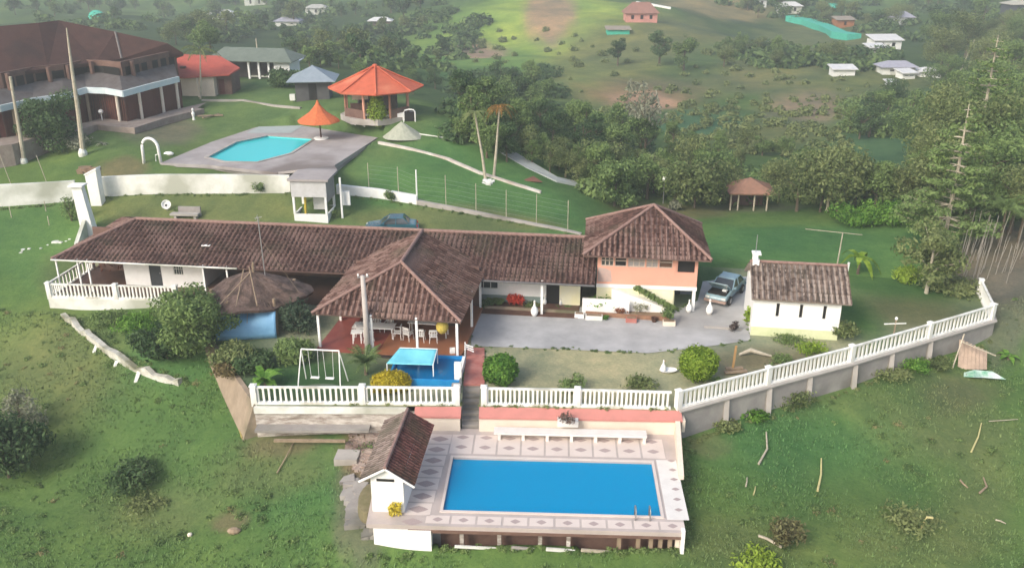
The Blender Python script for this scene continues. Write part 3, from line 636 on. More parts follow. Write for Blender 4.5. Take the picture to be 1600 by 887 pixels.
# ------------------------------------------------------------------ lower swimming pool and its deck
RZP = R(-2.6); PO = at(708, 717, -1.3); PO.z = -1.2
t = POOL = thing('swimming_pool', 'bright blue rectangular swimming pool set in a pale patterned stone deck', 'swimming pool', PO, RZP)
L_ = local(PO, RZP)
PW, PD = 10.05, 4.45
dk = [L_((p[0], p[1], -1.2)) for p in (at(668, 672, -1.2), at(1056, 684, -1.2), at(1070, 832, -1.2), at(572, 818, -1.2))]
DL, DR, DF, DFL = dk
dfr = DR; 
mb = MB(); th = .22
def q4(a, b, c, d, m): m.slab([a, b, c, d], th)
A0 = Vector((0, 0, 0)); A1 = Vector((PW, 0, 0)); A2 = Vector((PW, -PD, 0)); A3 = Vector((0, -PD, 0))
bl = Vector((DL.x, DL.y + .3, 0)); br = Vector((DR.x, DR.y + .3, 0)); fr = Vector((DF.x, DF.y, 0)); flx = Vector((DFL.x, DFL.y, 0)); hutb = Vector((DL.x - 2.1, DL.y - 2.4, 0))
mb.slab([A0, A1, br, bl], th); mb.slab([A1, A2, fr, br], th); mb.slab([A2, A3, flx, fr], th); mb.slab([A3, A0, bl, hutb, flx], th)
part('deck', mb, DECK, t)
cp = MB(); w_ = .13
cp.box(-w_, PW + w_, 0, w_, .004, .05); cp.box(-w_, PW + w_, -PD - w_, -PD, .004, .05); cp.box(-w_, 0, -PD, 0, .004, .05); cp.box(PW, PW + w_, -PD, 0, .004, .05)
part('coping', cp, DECKP, t)
bs = MB(); bs.box(-.2, PW + .2, -PD - .2, .2, -1.75, -1.55); bs.box(-.2, -.002, -PD, 0, -1.55, -th - .002); bs.box(PW + .002, PW + .2, -PD, 0, -1.55, -th - .002); bs.box(-.2, PW + .2, .002, .2, -1.55, -th - .002); bs.box(-.2, PW + .2, -PD - .2, -PD - .002, -1.55, -th - .002)
BASIN = mat('blue_pool_tiles', (.002, .4, .72), (.003, .44, .78), .5, .4)
part('basin', bs, BASIN, t)
# water: tinted, clear, with ripples
def watermat(name, tint, deep):
    m = bpy.data.materials.new(name); m.use_nodes = True; n = m.node_tree.nodes; l = m.node_tree.links
    p = n['Principled BSDF']; p.inputs['Base Color'].default_value = (*deep, 1); p.inputs['Roughness'].default_value = .06; p.inputs['IOR'].default_value = 1.33
    tr = n.new('ShaderNodeBsdfTransparent'); tr.inputs[0].default_value = (*tint, 1); mx = n.new('ShaderNodeMixShader'); mx.inputs[0].default_value = .62
    l.new(tr.outputs[0], mx.inputs[1]); l.new(p.outputs[0], mx.inputs[2]); l.new(mx.outputs[0], n['Material Output'].inputs[0])
    tc = n.new('ShaderNodeTexCoord'); nz = n.new('ShaderNodeTexNoise'); nz.inputs['Scale'].default_value = 3.5; nz.inputs['Detail'].default_value = 4; l.new(tc.outputs['Object'], nz.inputs[0])
    b = n.new('ShaderNodeBump'); b.inputs['Strength'].default_value = .25; b.inputs['Distance'].default_value = .03; l.new(nz.outputs[0], b.inputs['Height']); l.new(b.outputs[0], p.inputs['Normal']); return m
WATER = watermat('pool_water', (.2, .95, 1), (.0, .33, .62))
wm = MB(); nx, ny = 60, 26
wm.box(0.003, PW - .003, -PD + .003, -.003, -.16, -.10); part('water', wm, WATER, t)
# patterned panels and mosaic lozenges
pn = MB(); md = MB(); jn = MB()
lzm = MB(); lzm.face([(math.cos(a) / (abs(math.cos(a)) + abs(math.sin(a))) ** .75, math.sin(a) / (abs(math.cos(a)) + abs(math.sin(a))) ** .75, 0) for a in [2 * math.pi * i / 16 for i in range(16)]]); LZ = lzm.mesh('mosaic', MEDAL)
def lozenge(x, y, rx, ry, m):
    o = bpy.data.objects.new('mosaic', LZ); COL.objects.link(o); o.parent = POOL; o.location = (x, y, .0145); o.scale = (rx, ry, 1)
ty = DL.y
def panel(x0, x1, y0, y1): pn.face([(x0 + .05, y0 + .05, .012), (x1 - .05, y0 + .05, .012), (x1 - .05, y1 - .05, .012), (x0 + .05, y1 - .05, .012)])
n = 8; pw = (PW + 1.1) / 9
for i in range(9):
    x0 = -.3 + i * pw; panel(x0, x0 + pw, .32, 2.25); lozenge(x0 + pw / 2, 1.0, .33, .2, md); lozenge(x0 + pw / 2, 1.95, .34, .2, md)
for i in range(10):
    x0 = -.75 + i * (PW + .95) / 9.3; wd = (PW + .95) / 9.3; y1 = -PD - .32; y0 = -PD - 1.02
    panel(x0, x0 + wd, y0, y1); lozenge(x0 + wd / 2, (y0 + y1) / 2, .24, .17, md)
for i in range(7):
    y0 = -4.9 + i * 1.02; x0 = -1.85 + i * .045; lozenge(x0 + .7, y0 + .5, .48, .27, md); panel(x0, x0 + 1.35, y0, y0 + 1.02)
for i in range(6): y0 = -4.4 + i * .82; lozenge(PW + .86 + (i * .03), y0 + .5, .2, .13, md)
lozenge(-1.3, -5.35, .5, .26, md)
part('deck_panel', pn, DECKP, t); part('side_panel', MB().box(PW + .25, PW + 1.25, -PD - .2, .25, .0, .008), COPE, t)
for x in (PW - 1.2, PW - .55):
    mb = MB(); mb.tube([(x, -PD - .35, .0), (x, -PD - .35, .5), (x, -PD - .22, .62), (x, -PD + .1, .5), (x, -PD + .12, -.1)], .035, 8); part('ladder_rail', mb, METAL, t, True)
# front edge: fascia, recess, props, white end
mb = MB(); mb.bar(flx + Vector((1.9, .02, -.3)), fr + Vector((0, .05, -.3)), .1, .16); part('fascia', mb, BROWNW, t)
mb = MB(); mb.slab([flx + Vector((1.5, .9, -.23)), fr + Vector((-.3, .9, -.23)), fr + Vector((-.3, 1.1, -.23)), flx + Vector((1.5, 1.1, -.23))], 2.5); part('rear_recess_wall', mb, BROWNW, t)
mb = MB(); mb.slab([flx + Vector((.0, .55, -.225)), A3 + Vector((.1, -.22, -.225)), A3 + Vector((.1, .2, -.225)), hutb + Vector((0, 0, -.225)), flx + Vector((-.0, 2.2, -.225))], 2.6); part('fill_wall', mb, CONC, t)
mb = MB(); a = flx + Vector((.3, .03, 0)); b = a + Vector((2.65, -.1, 0)); mb.slab([a + Vector((0, 0, -.24)), b + Vector((0, 0, -.24)), b + Vector((0, .5, -.24)), a + Vector((0, .5, -.24))], 2.2); part('white_base', mb, WHITEC, t)
rn = random.Random(9)
for f in (.3, .42, .55, .64, .8, .86, .9, .93, .96):
    p = flx.lerp(fr, f) + Vector((0, .25, 0)); mb = MB(); mb.box(p.x - .09, p.x + .09, p.y, p.y + .2, -2.2, -.225); part('prop', mb, STONE if f < .79 else WOOD, t)
for f, g_, lab_m, wdt in ((.28, .45, WHITEOLD, .12), (.46, .54, CONCL, .2), (.57, .66, WHITEOLD, .16), (.68, .78, PALEWOOD, .14)):
    a = flx.lerp(fr, f) + Vector((0, -.12, -1.0)); b = flx.lerp(fr, g_) + Vector((0, .1, -1.25)); part('leaning_plank', MB().bar(a, b, .08, wdt), lab_m, t)
mb = MB(); p = fr; mb.box(p.x - .14, p.x + .02, p.y - .05, p.y + .25, -1.6, .1); part('corner_post', mb, WHITEC, t)
mb = MB(); mb.slab([br + Vector((-.05, -.3, 0)), br + Vector((.12, -.3, 0)), fr + Vector((.06, .2, 0)), fr + Vector((-.1, .2, 0))], .0); 
mb = MB(); e1 = br.lerp(fr, .5) ; mb.add([tuple(br + Vector((-.05, 0, .0))), tuple(br + Vector((.2, 0, .0))), tuple(e1 + Vector((.2, 0, .0))), tuple(e1 + Vector((-.05, 0, .0))), tuple(br + Vector((-.05, 0, .9))), tuple(br + Vector((.2, 0, .9))), tuple(e1 + Vector((.2, 0, .25))), tuple(e1 + Vector((-.05, 0, .25)))],
    [(3, 2, 1, 0), (4, 5, 6, 7), (0, 1, 5, 4), (1, 2, 6, 5), (2, 3, 7, 6), (3, 0, 4, 7)]); part('side_parapet', mb, CREAM, t)
mb = MB(); mb.slab([br + Vector((-.2, 0, -.225)), br + Vector((.0, 0, -.225)), fr + Vector((-.14, .3, -.225)), fr + Vector((-.34, .3, -.225))], 2.2); part('side_wall', mb, CREAM, t)
# back wall with pink sloping coping
t = thing('pool_wall', 'cream wall with wide pink sloping coping behind the swimming pool', 'wall', F[5])
xa, xb = -5.2 - F[5].x, F[6].x + .15 - F[5].x; sx0, sx1 = -2.72 - F[5].x, 0.0
for s0, s1 in ((xa, sx0), (sx1, xb)):
    y0 = (s0) * -.033; y1 = s1 * -.033
    mb = MB(); mb.add([(s0, y0 - .02, 0), (s1, y1 - .02, 0), (s1, y1 - .62, -.28), (s0, y0 - .62, -.28), (s0, y0 - .02, -.1), (s1, y1 - .02, -.1), (s1, y1 - .62, -.4), (s0, y0 - .62, -.4)], [(0, 3, 2, 1), (4, 5, 6, 7), (3, 7, 6, 2), (0, 1, 5, 4), (0, 4, 7, 3), (1, 2, 6, 5)]); part('coping', mb, PINKC, t)
    mb = MB(); mb.slab([(s0, y0 - .54, -.4), (s1 - .05, y1 - .54, -.4), (s1 - .05, y1 - .22, -.4), (s0, y0 - .22, -.4)], 2.0); part('wall', mb, CREAM, t)
mb = MB(); mb.box(xb - .02, xb + .16, -.95, -.3, -1.0, -.3); part('end_scroll', mb, CREAM, t)
t = thing('bench', 'long pale concrete bench on short legs against the cream pool wall', 'bench', at(775, 683, -1.2))
bx = t.location; L = (at(1008, 683, -1.2) - bx).length; an = RZP
t.rotation_euler = (0, 0, an)
part('seat', MB().box(-.1, L, -.35, .25, .38, .5), COPE, t)
for k in range(7): x = .1 + k * (L - .3) / 6; part('leg', MB().box(x, x + .16, -.28, .15, 0, .38), COPE, t)
mb = MB(); mb.box(2.9, 4.0, -.1, .3, .5, 1.0); solo('planter', 'pale planter box holding a dry shrub above the long bench', 'planter', MB().box(-.55, .55, -.2, .2, 0, .35), COPE, at(887, 664, -.55), an)
def bush(label, p, r, h, m, n=700, size=.12, group=None, name='bush', cat='bush', seed=1, nb=9, lumps=.45, shell=.5, trunk=False):
    rnd = random.Random(seed); bl = [(rnd.uniform(-.5, .5) * r, rnd.uniform(-.5, .5) * r, h * rnd.uniform(.3, .68), r * rnd.uniform(lumps, lumps + .25), r * rnd.uniform(lumps, lumps + .25), h * rnd.uniform(.28, .38)) for _ in range(nb)]
    mb = leaves(bl, n, size, seed=seed, shell=shell)
    if not trunk: return solo(name, label, cat, mb, m, p, rnd.uniform(0, 3), group)
    t = thing(name, label, cat, p, 0, group); part('foliage', mb, m, t); k = MB()
    for i in range(5): a = i * 1.26 + rnd.random(); k.tube([(0, 0, -.1), (.2 * r * math.cos(a), .2 * r * math.sin(a), h * .35), (.5 * r * math.cos(a), .5 * r * math.sin(a), h * .75)], [.05, .035, .015], 5)
    part('stem', k, BARK, t); return t
bush('dry brown shrub in the planter over the long bench', at(887, 660, -.2), .5, .55, leafmat('dry_leaf', (.12, .08, .06), (.22, .16, .13)), 260, .09, seed=5)
# steps
t = thing('steps', 'grey concrete steps from the red walkway down to the pool deck', 'steps', Vector((-2.24, 44.9, 0)))
for k in range(8):
    z = -.15 * (k + 1) + .15; y = -.36 * k; part('step', MB().box(-.455, .455, y - .36 - .03, y + .02, z - .5, z - .01 - (.15 if k else .0) * 0), CONCL if k % 2 else CONC, t)
part('side_wall', MB().box(-.47, -.456, -2.9, .03, -1.5, -.02), CONC, t); part('side_wall', MB().box(.456, .47, -2.9, .03, -1.5, -.02), CONC, t)
t = solo('post', 'square white post at the corner of the small blue pool by the steps', 'post', MB().box(-.2, .2, -.15, .15, 0, 1.35), WHITE, at(716, 600))
solo('planter', 'small grey box beside the top of the grey steps', 'planter', MB().box(-.25, .25, -.2, .2, 0, .45).box(-.2, .2, -.15, .15, .45, .5), CONC, at(713, 612))
part  # keep

# ------------------------------------------------------------------ pump hut beside the pool
HO = Vector((-6.45, 34.55, -1.2)); HR = R(-5.0)
t = thing('pool_hut', 'narrow white hut with red-brown tile roof at the left end of the pool deck', 'hut', HO, HR)
w1, d1, ze, zr = 1.5, 4.9, 1.95, 2.42
mb = MB(); mb.add([(0, 0, 0), (w1, 0, 0), (w1, 0, ze), (w1 / 2, 0, zr), (0, 0, ze), (0, .14, 0), (w1, .14, 0), (w1, .14, ze), (w1 / 2, .14, zr), (0, .14, ze)], [(0, 1, 2, 3, 4), (9, 8, 7, 6, 5), (0, 5, 6, 1), (1, 6, 7, 2), (2, 7, 8, 3), (3, 8, 9, 4), (4, 9, 5, 0)])
mb.box(0, .14, .14, d1, 0, ze); mb.box(w1 - .14, w1, .14, d1, 0, ze); mb.box(.14, w1 - .14, d1 - .14, d1, 0, ze); part('wall', mb, WHITEC, t)
part('vent_slot', MB().box(.28, 1.1, -.012, .02, 1.66, 1.8), BLACK, t)
part('roof', ribroof([(w1 / 2, -.2, zr + .06), (w1 + .55, -.2, ze - .35), (w1 + .55, d1 + .2, ze - .35), (w1 / 2, d1 + .2, zr + .06)], (0, 1, 0), .22, .03, .07), mat('x', (0, 0, 0)) if False else tilemat('dark_red_tiles', (.11, .04, .035), (.22, .1, .085), (.05, .02, .018), .22), t)
part('rear_roof', ribroof([(w1 / 2, -.2, zr + .06), (-.45, -.2, ze - .2), (-.45, d1 + .2, ze - .2), (w1 / 2, d1 + .2, zr + .06)], (0, 1, 0), .22, .03, .07), tilemat('mossy_broken_tiles', (.17, .13, .11), (.33, .27, .24), (.07, .05, .045), .22), t)
part('ridge_cap', MB().tube([(w1 / 2, -.22, zr + .1), (w1 / 2, d1 + .2, zr + .1)], .09, 6), RIDGE, t)
part('verge_board', MB().bar((-.5, -.22, ze - .23), (w1 / 2, -.22, zr + .02), .04, .1).bar((w1 / 2, -.22, zr + .02), (w1 + .57, -.22, ze - .38), .04, .1), WHITEC, t)
bush('yellow-leaved potted plant at the front corner of the white hut', at(617, 806, -1.2), .32, .85, YFLOWER, 160, .16, name='plant', cat='plant', seed=8)
mb = MB(); mb.lathe([(.0, .0), (1.0, .02), (1.05, .5), (.98, .95), (.4, 1.05), (0, 1.08)], 20, sq=(.6, 1.25)); solo('water_tank', 'mossy round beige tank half hidden behind the white hut', 'tank', mb, mat('mossy_concrete', (.2, .17, .1), (.13, .12, .06), 2, .9, .4, 8), (-6.75, 36.0, -2.4))
# rubble bank left of the hut
def rocks(label, poly_px, n, s0, s1, m, seed=1, z=None, name='rubble'):
    rnd = random.Random(seed); mb = MB(); pts = [ground(*p) if z is None else at(*p, z) for p in poly_px]; c = sum(pts, Vector()) / len(pts)
    k = 0
    while k < n:
        a, b_, d = rnd.random(), rnd.random(), rnd.random(); ws = [rnd.random() ** 1 for _ in pts]; s_ = sum(ws); q = sum((p * w_ / s_ for p, w_ in zip(pts, ws)), Vector()); q = c + (q - c) * 2.2
        if sdist([(p.x, p.y) for p in pts], np.array([q.x]), np.array([q.y]))[0] < 0: continue
        zz = float(height(np.array([q.x]), np.array([q.y]))[0]) if z is None else z
        r = rnd.uniform(s0, s1); V = []
        for i in (-1, 1):
            for j in (-1, 1):
                for l_ in (-1, 1): V.append((q.x + i * r * rnd.uniform(.6, 1.2) - c.x, q.y + j * r * rnd.uniform(.6, 1.2) - c.y, zz + l_ * r * rnd.uniform(.3, .7) - c.z))
        mb.add(V, [(0, 1, 3, 2), (4, 6, 7, 5), (0, 4, 5, 1), (2, 3, 7, 6), (0, 2, 6, 4), (1, 5, 7, 3)]); k += 1
    return solo(name, label, 'rubble', mb, m, c, kind='stuff')
rocks('brown rubble and broken tiles on the bank left of the white hut', [(545, 662), (625, 655), (600, 720), (560, 745), (540, 700)], 520, .05, .16, RUBBLE, 2)
rocks('grey paving fragments below the rubble bank', [(540, 745), (575, 760), (580, 850), (545, 820)], 60, .15, .4, CONC, 3)
solo('slab', 'square pale concrete slab lying on the grass left of the rubble bank', 'slab', MB().box(-.6, .6, -.5, .5, -.5, .25), CONCL, ground(543, 716), R(-3))

# ------------------------------------------------------------------ long farmhouse
FO = at(80, 405, 2.4); FO.z = 0; FR_ = R(-7.3); LW = 37.6; DW = 9.4; EZ = 2.4; RZ_ = 3.95
t = FARM = thing('farmhouse', 'long low farmhouse with brown clay tile roof and white veranda walls', 'farmhouse', FO, FR_)
rp = [(3.9, 4.8, RZ_), (LW, 4.8, RZ_)]
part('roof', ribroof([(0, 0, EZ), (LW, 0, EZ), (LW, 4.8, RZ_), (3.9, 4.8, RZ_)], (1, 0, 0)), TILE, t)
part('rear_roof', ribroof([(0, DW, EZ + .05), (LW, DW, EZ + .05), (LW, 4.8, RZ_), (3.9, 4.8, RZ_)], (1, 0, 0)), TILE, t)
part('side_roof', ribroof([(0, 0, EZ), (3.9, 4.8, RZ_), (0, DW, EZ + .05)], (0, 1, 0)), TILE_LIT, t)  # left hip takes the lighter tiles, sunlight painted in
part('ridge_cap', MB().tube([(3.9, 4.8, RZ_ + .05), (LW, 4.8, RZ_ + .05)], .13, 8).tube([(0, 0, EZ + .06), (3.9, 4.8, RZ_ + .07)], .11, 8), RIDGE, t)
part('gutter', MB().tube([(0, -.06, EZ - .02), (13.5, -.06, EZ - .02)], .06, 6), WHITEOLD, t)
part('gutter', MB().tube([(24, -.08, EZ - .04), (LW, -.08, EZ - .04)], .07, 6), mat('grey_gutter', (.12, .12, .12), None, 3, .5), t)
part('roof_patch', MB().box(10.1, 10.7, 2.0, 2.25, 3.12, 3.17), WHITEC, t)
wy = 1.7
def wallx(mb, x0, x1, y, z0, z1, t_, holes=()):
    """wall along x with rectangular holes (x0,x1,z0,z1)"""
    xs = sorted(set([x0, x1] + [h[0] for h in holes] + [h[1] for h in holes]))
    for a, b in zip(xs[:-1], xs[1:]):
        hs = sorted([h for h in holes if h[0] <= a + 1e-6 and h[1] >= b - 1e-6], key=lambda h: h[2]); z = z0
        for h in hs:
            if h[2] > z: mb.box(a, b, y, y + t_, z, h[2])
            z = h[3]
        if z < z1: mb.box(a, b, y, y + t_, z, z1)
    return mb
# left room, white, with door and window
part('wall', wallx(MB(), 4.2, 10.1, wy, 0, 2.55, .18, [(6.1, 7.0, .0, 2.05), (7.95, 8.65, 1.0, 1.85)]), WHITEC, t)
d = part('door', MB().box(6.1, 7.0, wy + .05, wy + .1, 0.01, 2.05), mat('dark_grey_door', (.04, .045, .05), (.06, .065, .07), 2, .5), t); part('handle', MB().box(6.85, 6.92, wy + .0, wy + .05, 1, 1.08), METAL, d)
wd = part('window', MB().box(7.95, 8.65, wy + .08, wy + .12, 1, 1.85), GLASS, t)
mb = MB(); [mb.box(x, x + .03, wy + .03, wy + .07, 1, 1.85) for x in (7.95, 8.12, 8.3, 8.47, 8.62)]; [mb.box(7.95, 8.65, wy + .025, wy + .075, z, z + .03) for z in (1, 1.4, 1.82)]; part('window_grille', mb, WHITEOLD, wd)
part('side_wall', MB().box(4.2, 4.38, wy + .18, 8.9, 0, 2.6), WHITEC, t); part('side_wall', MB().box(9.92, 10.1, wy + .18, 8.9, 0, 2.6), WHITEC, t)
part('rear_wall', MB().box(.6, 36.5, 8.7, 8.9, 0, 2.5), WHITEOLD, t)
part('veranda_back_wall', MB().box(.7, 4.2, 4.2, 4.35, 0, 3.4).box(.6, .75, 4.35, 8.7, 0, 2.5), BROWNW, t)
rn = random.Random(2); mb = MB()
for i in range(40): x = rn.uniform(.9, 4.0); z = rn.uniform(.1, 1.8); mb.bar((x, 4.15 - z * .25, z), (x + rn.uniform(-.5, .5), 3.6, z + rn.uniform(-.4, .4)), .06, .05)
part('log_stack', mb, mat('red_brown_logs', (.22, .08, .055), (.12, .05, .035), 4, .9), t)
part('inner_wall', MB().box(10.1, 24.0, 5.0, 5.15, 0, 3.5), BROWNW, t)
part('floor', MB().box(.1, 36.6, -.1, 8.8, .0, .06), mat('veranda_floor', (.1, .055, .04), (.14, .075, .055), 1.5, .6), t)
for x in (.15, 1.75, 2.5, 10.9, 12.6): part('veranda_post', MB().box(x, x + .1, .12, .22, .06, EZ + .05), WHITEC, t)
# right wing front under the clean ribs
part('wall', wallx(MB(), 24.2, 34.3, wy + .3, 0, 2.7, .18, [(26.2, 26.9, .9, 1.9), (29.0, 31.0, 1.0, 1.75), (27.2, 28.4, 1.0, 1.7)]), WHITEC, t)
part('wall', MB().box(35.2, 36.6, wy + .3, wy + .48, 0, 2.7), YELLOWW, t)
part('doorway', MB().box(34.3, 35.2, wy + .42, wy + .5, 0, 2.6), BLACK, t)
for a, b, z0, z1 in ((26.2, 26.9, .9, 1.9), (29.0, 31.0, 1.0, 1.75), (27.2, 28.4, 1.0, 1.7)):
    wd = part('window', MB().box(a, b, wy + .42, wy + .45, z0, z1), GLASS, t); mb = MB(); k = max(2, int((b - a) / .45))
    for i in range(k + 1): x = a + (b - a) * i / k; mb.box(x - .025, x + .025, wy + .34, wy + .4, z0, z1)
    mb.box(a, b, wy + .33, wy + .41, z0 - .04, z0 + .01); mb.box(a, b, wy + .33, wy + .41, z1 - .01, z1 + .04); part('window_frame', mb, WHITEOLD, wd)
part('dado_band', MB().box(24.25, 34.25, wy + .27, wy + .297, 0, .55), mat('grey_green_dado', (.2, .27, .25), (.25, .31, .28), 1, .8), t)
part('veranda_post', MB().box(34.1, 34.25, .2, .35, .06, EZ + .05), WHITEC, t)
# base wall of the veranda
t = thing('veranda_wall', 'white stained plinth wall carrying the veranda balustrade on the far left', 'wall', VER0)
vd = (VER1 - VER0); part('wall', MB().ringwall([Vector((-.1, .1, 0)), vd + Vector((0, .1, 0))], .3, -2, .0), WHITEOLD, t)
sd_ = at(150, 405, 0) - VER0; part('return_wall', MB().ringwall([Vector((-.0, .27, 0)), Vector((.6, 5.6, 0))], .3, -2, .0), WHITEOLD, t)
balustrade('white balustrade along the front of the farmhouse veranda', [VER0 + Vector((0, .1, 0)), VER0 + vd * .53 + Vector((0, .1, 0)), VER1 + Vector((0, .1, 0))], [17, 16], group=None, h=.98)
balustrade('white balustrade closing the left side of the farmhouse veranda', [VER0 + Vector((0, .3, 0)), VER0 + Vector((.6, 5.5, 0))], [12], posts=[1])

# ------------------------------------------------------------------ dining pavilion
QO = at(487, 490, 2.5); QO.z = 0; QR = R(-8.2)
t = PAV = thing('dining_pavilion', 'open dining pavilion with big hipped brown clay tile roof over a red tiled floor', 'pavilion', QO, QR)
WQ, ZQ, ZP = 9.05, 2.5, 4.85; pk = (4.8, 3.0, ZP); rk = (4.6, 8.5, ZP)
part('front_roof', ribroof([(0, 0, ZQ), (WQ, 0, ZQ), pk], (1, 0, 0)), TILE_LIT, t)
part('right_roof', ribroof([(WQ, 0, ZQ), (WQ, 9.3, ZQ), (4.6, 9.3, ZP - .05), pk], (0, 1, 0)), TILE, t)  # right face keeps the darker tiles, so its shade is in the colour
part('left_roof', ribroof([(0, 0, ZQ), pk, (4.6, 9.3, ZP - .05), (-.0, 9.3, ZQ)], (0, 1, 0)), TILE_LIT, t)
part('hip_cap', MB().tube([(0, -.05, ZQ + .08), (pk[0], pk[1], ZP + .08)], .1, 8).tube([(WQ, -.05, ZQ + .08), (pk[0], pk[1], ZP + .08)], .1, 8).tube([(pk[0], pk[1], ZP + .08), (4.6, 9.3, ZP + .04)], .12, 8), RIDGE, t)
part('floor', MB().box(.1, 3.9, .1, 8, -.0, .22), REDFLOOR, t)
part('floor', MB().box(3.904, WQ - .1, -.1, 8, -.0, .21), BROWNFLOOR, t)
part('plinth', MB().box(3.95, WQ - .15, -.25, -.1, -.2, .14), mat('shadowed_plinth', (.05, .035, .03), None, 2, .8), t)  # near-black colour stands for the shadow below the floor edge
for x, y in ((.25, .3), (3.6, .1), (6.35, .1), (8.75, .15), (.25, 4.2), (8.8, 4.5), (8.8, 7.6), (.25, 7.6)): part('column', MB().box(x - .07, x + .07, y - .07, y + .07, .21, ZQ + .1), WHITEC, t)
part('beam', MB().box(.1, WQ - .1, .2, .3, ZQ - .12, ZQ - .02).box(8.75, 8.85, .3, 8, ZQ - .12, ZQ - .02).box(.2, .3, .3, 8, ZQ - .12, ZQ - .02), DARKWOOD, t)
part('rear_wall', MB().box(.3, 8.7, 7.8, 7.95, .2, 3.0), BROWNW, t)
part('low_wall', MB().box(1.9, 2.02, 2.5, 7.8, .22, .9), REDFLOOR, t)
part('counter', MB().box(5.3, 8.0, 4.4, 4.9, .21, 1.15), mat('dark_counter', (.05, .04, .035), (.08, .06, .05), 2, .5), t)
def q2w(x, y, z=.22): c, s_ = math.cos(QR), math.sin(QR); return Vector((QO.x + x * c - y * s_, QO.y + x * s_ + y * c, z))
def table(lab, p, L, W_, rz, m=WHITEC, h=.74):
    t = thing('table', lab, 'table', p, rz); part('table_top', MB().box(-L / 2, L / 2, -W_ / 2, W_ / 2, h - .04, h), m, t)
    for i in (-1, 1):
        for j in (-1, 1): part('leg', MB().tube([(i * (L / 2 - .1), j * (W_ / 2 - .1), 0), (i * (L / 2 - .12), j * (W_ / 2 - .12), h - .04)], .03, 6), m, t)
    return t
def chair(lab, p, rz, group='white plastic chairs in the pavilion'):
    t = thing('chair', lab, 'chair', p, rz, group)
    part('seat', MB().box(-.23, .23, -.23, .23, .4, .45), WHITEC, t)
    mb = MB(); mb.box(-.24, .24, .2, .25, .78, .9)
    for k in range(5): x = -.22 + k * .1; mb.box(x, x + .05, .205, .245, .45, .78)
    part('backrest', mb, WHITEC, t)
    mb = MB(); [mb.box(s_ * .25 - .025, s_ * .25 + .025, -.2, .22, .62, .66) or mb.box(s_ * .25 - .02, s_ * .25 + .02, -.2, -.16, .45, .62) for s_ in (-1, 1)]; part('armrest', mb, WHITEC, t)
    for i in (-1, 1):
        for j in (-1, 1): part('leg', MB().tube([(i * .24, j * .24, 0), (i * .2, j * .2, .4)], .022, 5), WHITEC, t)
    return t
table('long white table under the middle of the pavilion roof', q2w(3.1, 2.2), 2.6, .9, QR + .04)
table('white bar table near the right columns of the pavilion', q2w(6.4, 2.8), 2.5, .8, QR, h=.95)
table('small white side table at the left edge of the pavilion furniture', q2w(2.3, 1.2), .7, .6, QR + .2)
c0 = chair('white slatted chair left of the utility pole', q2w(2.3, 2.0), QR + 1.2)
for x, y, a, lab in ((3.0, 3.0, 0.1, 'white chair behind the long white table, left one'), (3.8, 3.0, -.1, 'white chair behind the long white table, right one'), (4.6, 2.1, -1.5, 'white chair at the right end of the long white table'),
                     (3.0, 1.3, 3.0, 'white chair pushed in front of the long white table'), (5.3, 2.0, 2.7, 'white chair in front of the bar table, left one'), (6.1, 1.9, 3.2, 'white chair in front of the bar table, middle one'), (6.9, 1.9, 3.3, 'white chair in front of the bar table, right one')):
    dup(c0, q2w(x, y), QR + a, label=lab)
mb = MB(); mb.lathe([(.0, -.42), (.2, -.38), (.36, -.15), (.38, .1), (.25, .34), (.0, .4)], 14); L1 = solo('lantern', 'round yellow hanging lantern by the right front column of the pavilion', 'lantern', mb, mat('yellow_paper', (.5, .38, .06), (.6, .48, .12), 6, .8, .8, 10), q2w(7.7, .9, 1.75))
mb = MB()
for k in range(3): mb.tube([(0, k * .1, .9 - k * .18), (.5, k * .1, .75 - k * .2)], .04, 6)
mb.tube([(0, 0, 0), (0, .1, 1.0)], .04, 6); solo('towel_rack', 'white slanting rack leaning at the right front corner of the pavilion', 'rack', mb, WHITEC, q2w(9.15, .4, 0.03), QR)
# white sign on the floor near right column
solo('crate', 'small white crate on the brown floor beside the right column', 'crate', MB().box(-.16, .16, -.12, .12, 0, .04).box(-.16, -.13, -.12, .12, .04, .3).box(.13, .16, -.12, .12, .04, .3).box(-.13, .13, -.12, -.09, .04, .3).box(-.13, .13, .09, .12, .04, .3), WHITEC, q2w(8.35, .6), .1)

# utility pole
p = at(576, 556); t = thing('utility_pole', 'thick pale concrete utility pole in front of the pavilion roof', 'pole', p)
part('shaft', MB().tube([(0, 0, -.3), (-.02, .02, 2.5), (-.05, .03, 5.15)], [.2, .17, .13], 12), mat('pale_pole', (.5, .46, .43), (.42, .38, .35), 2, .8), t, True)
part('cross_arm', MB().bar((-.35, 0, 5.05), (.3, 0, 5.1), .07, .07), METAL, t)
for x in (-.3, .22): part('insulator', MB().lathe([(0, 0), (.05, .02), (.06, .1), (.03, .16), (0, .17)], 8, (x, 0, 5.12)), WHITEC, t)
# antenna mast on the roof
p = at(417, 446, 2.5); t = thing('antenna_mast', 'thin grey antenna mast standing through the left farmhouse roof', 'mast', p)
part('pole', MB().tube([(0, 0, -2.4), (-.1, 0, 4.6)], .035, 6), METAL, t); part('antenna', MB().tube([(-.3, 0, 4.5), (.15, 0, 4.6)], .015, 4).tube([(-.25, -.15, 4.3), (-.05, .15, 4.35)], .015, 4).tube([(-.25, 0, 4.4), (-.1, 0, 4.75)], .012, 4), METAL, t)
part('guy_wire', MB().tube([(-.1, 0, 3.2), (2.6, -2.2, .4)], .008, 4), WOOD, t)

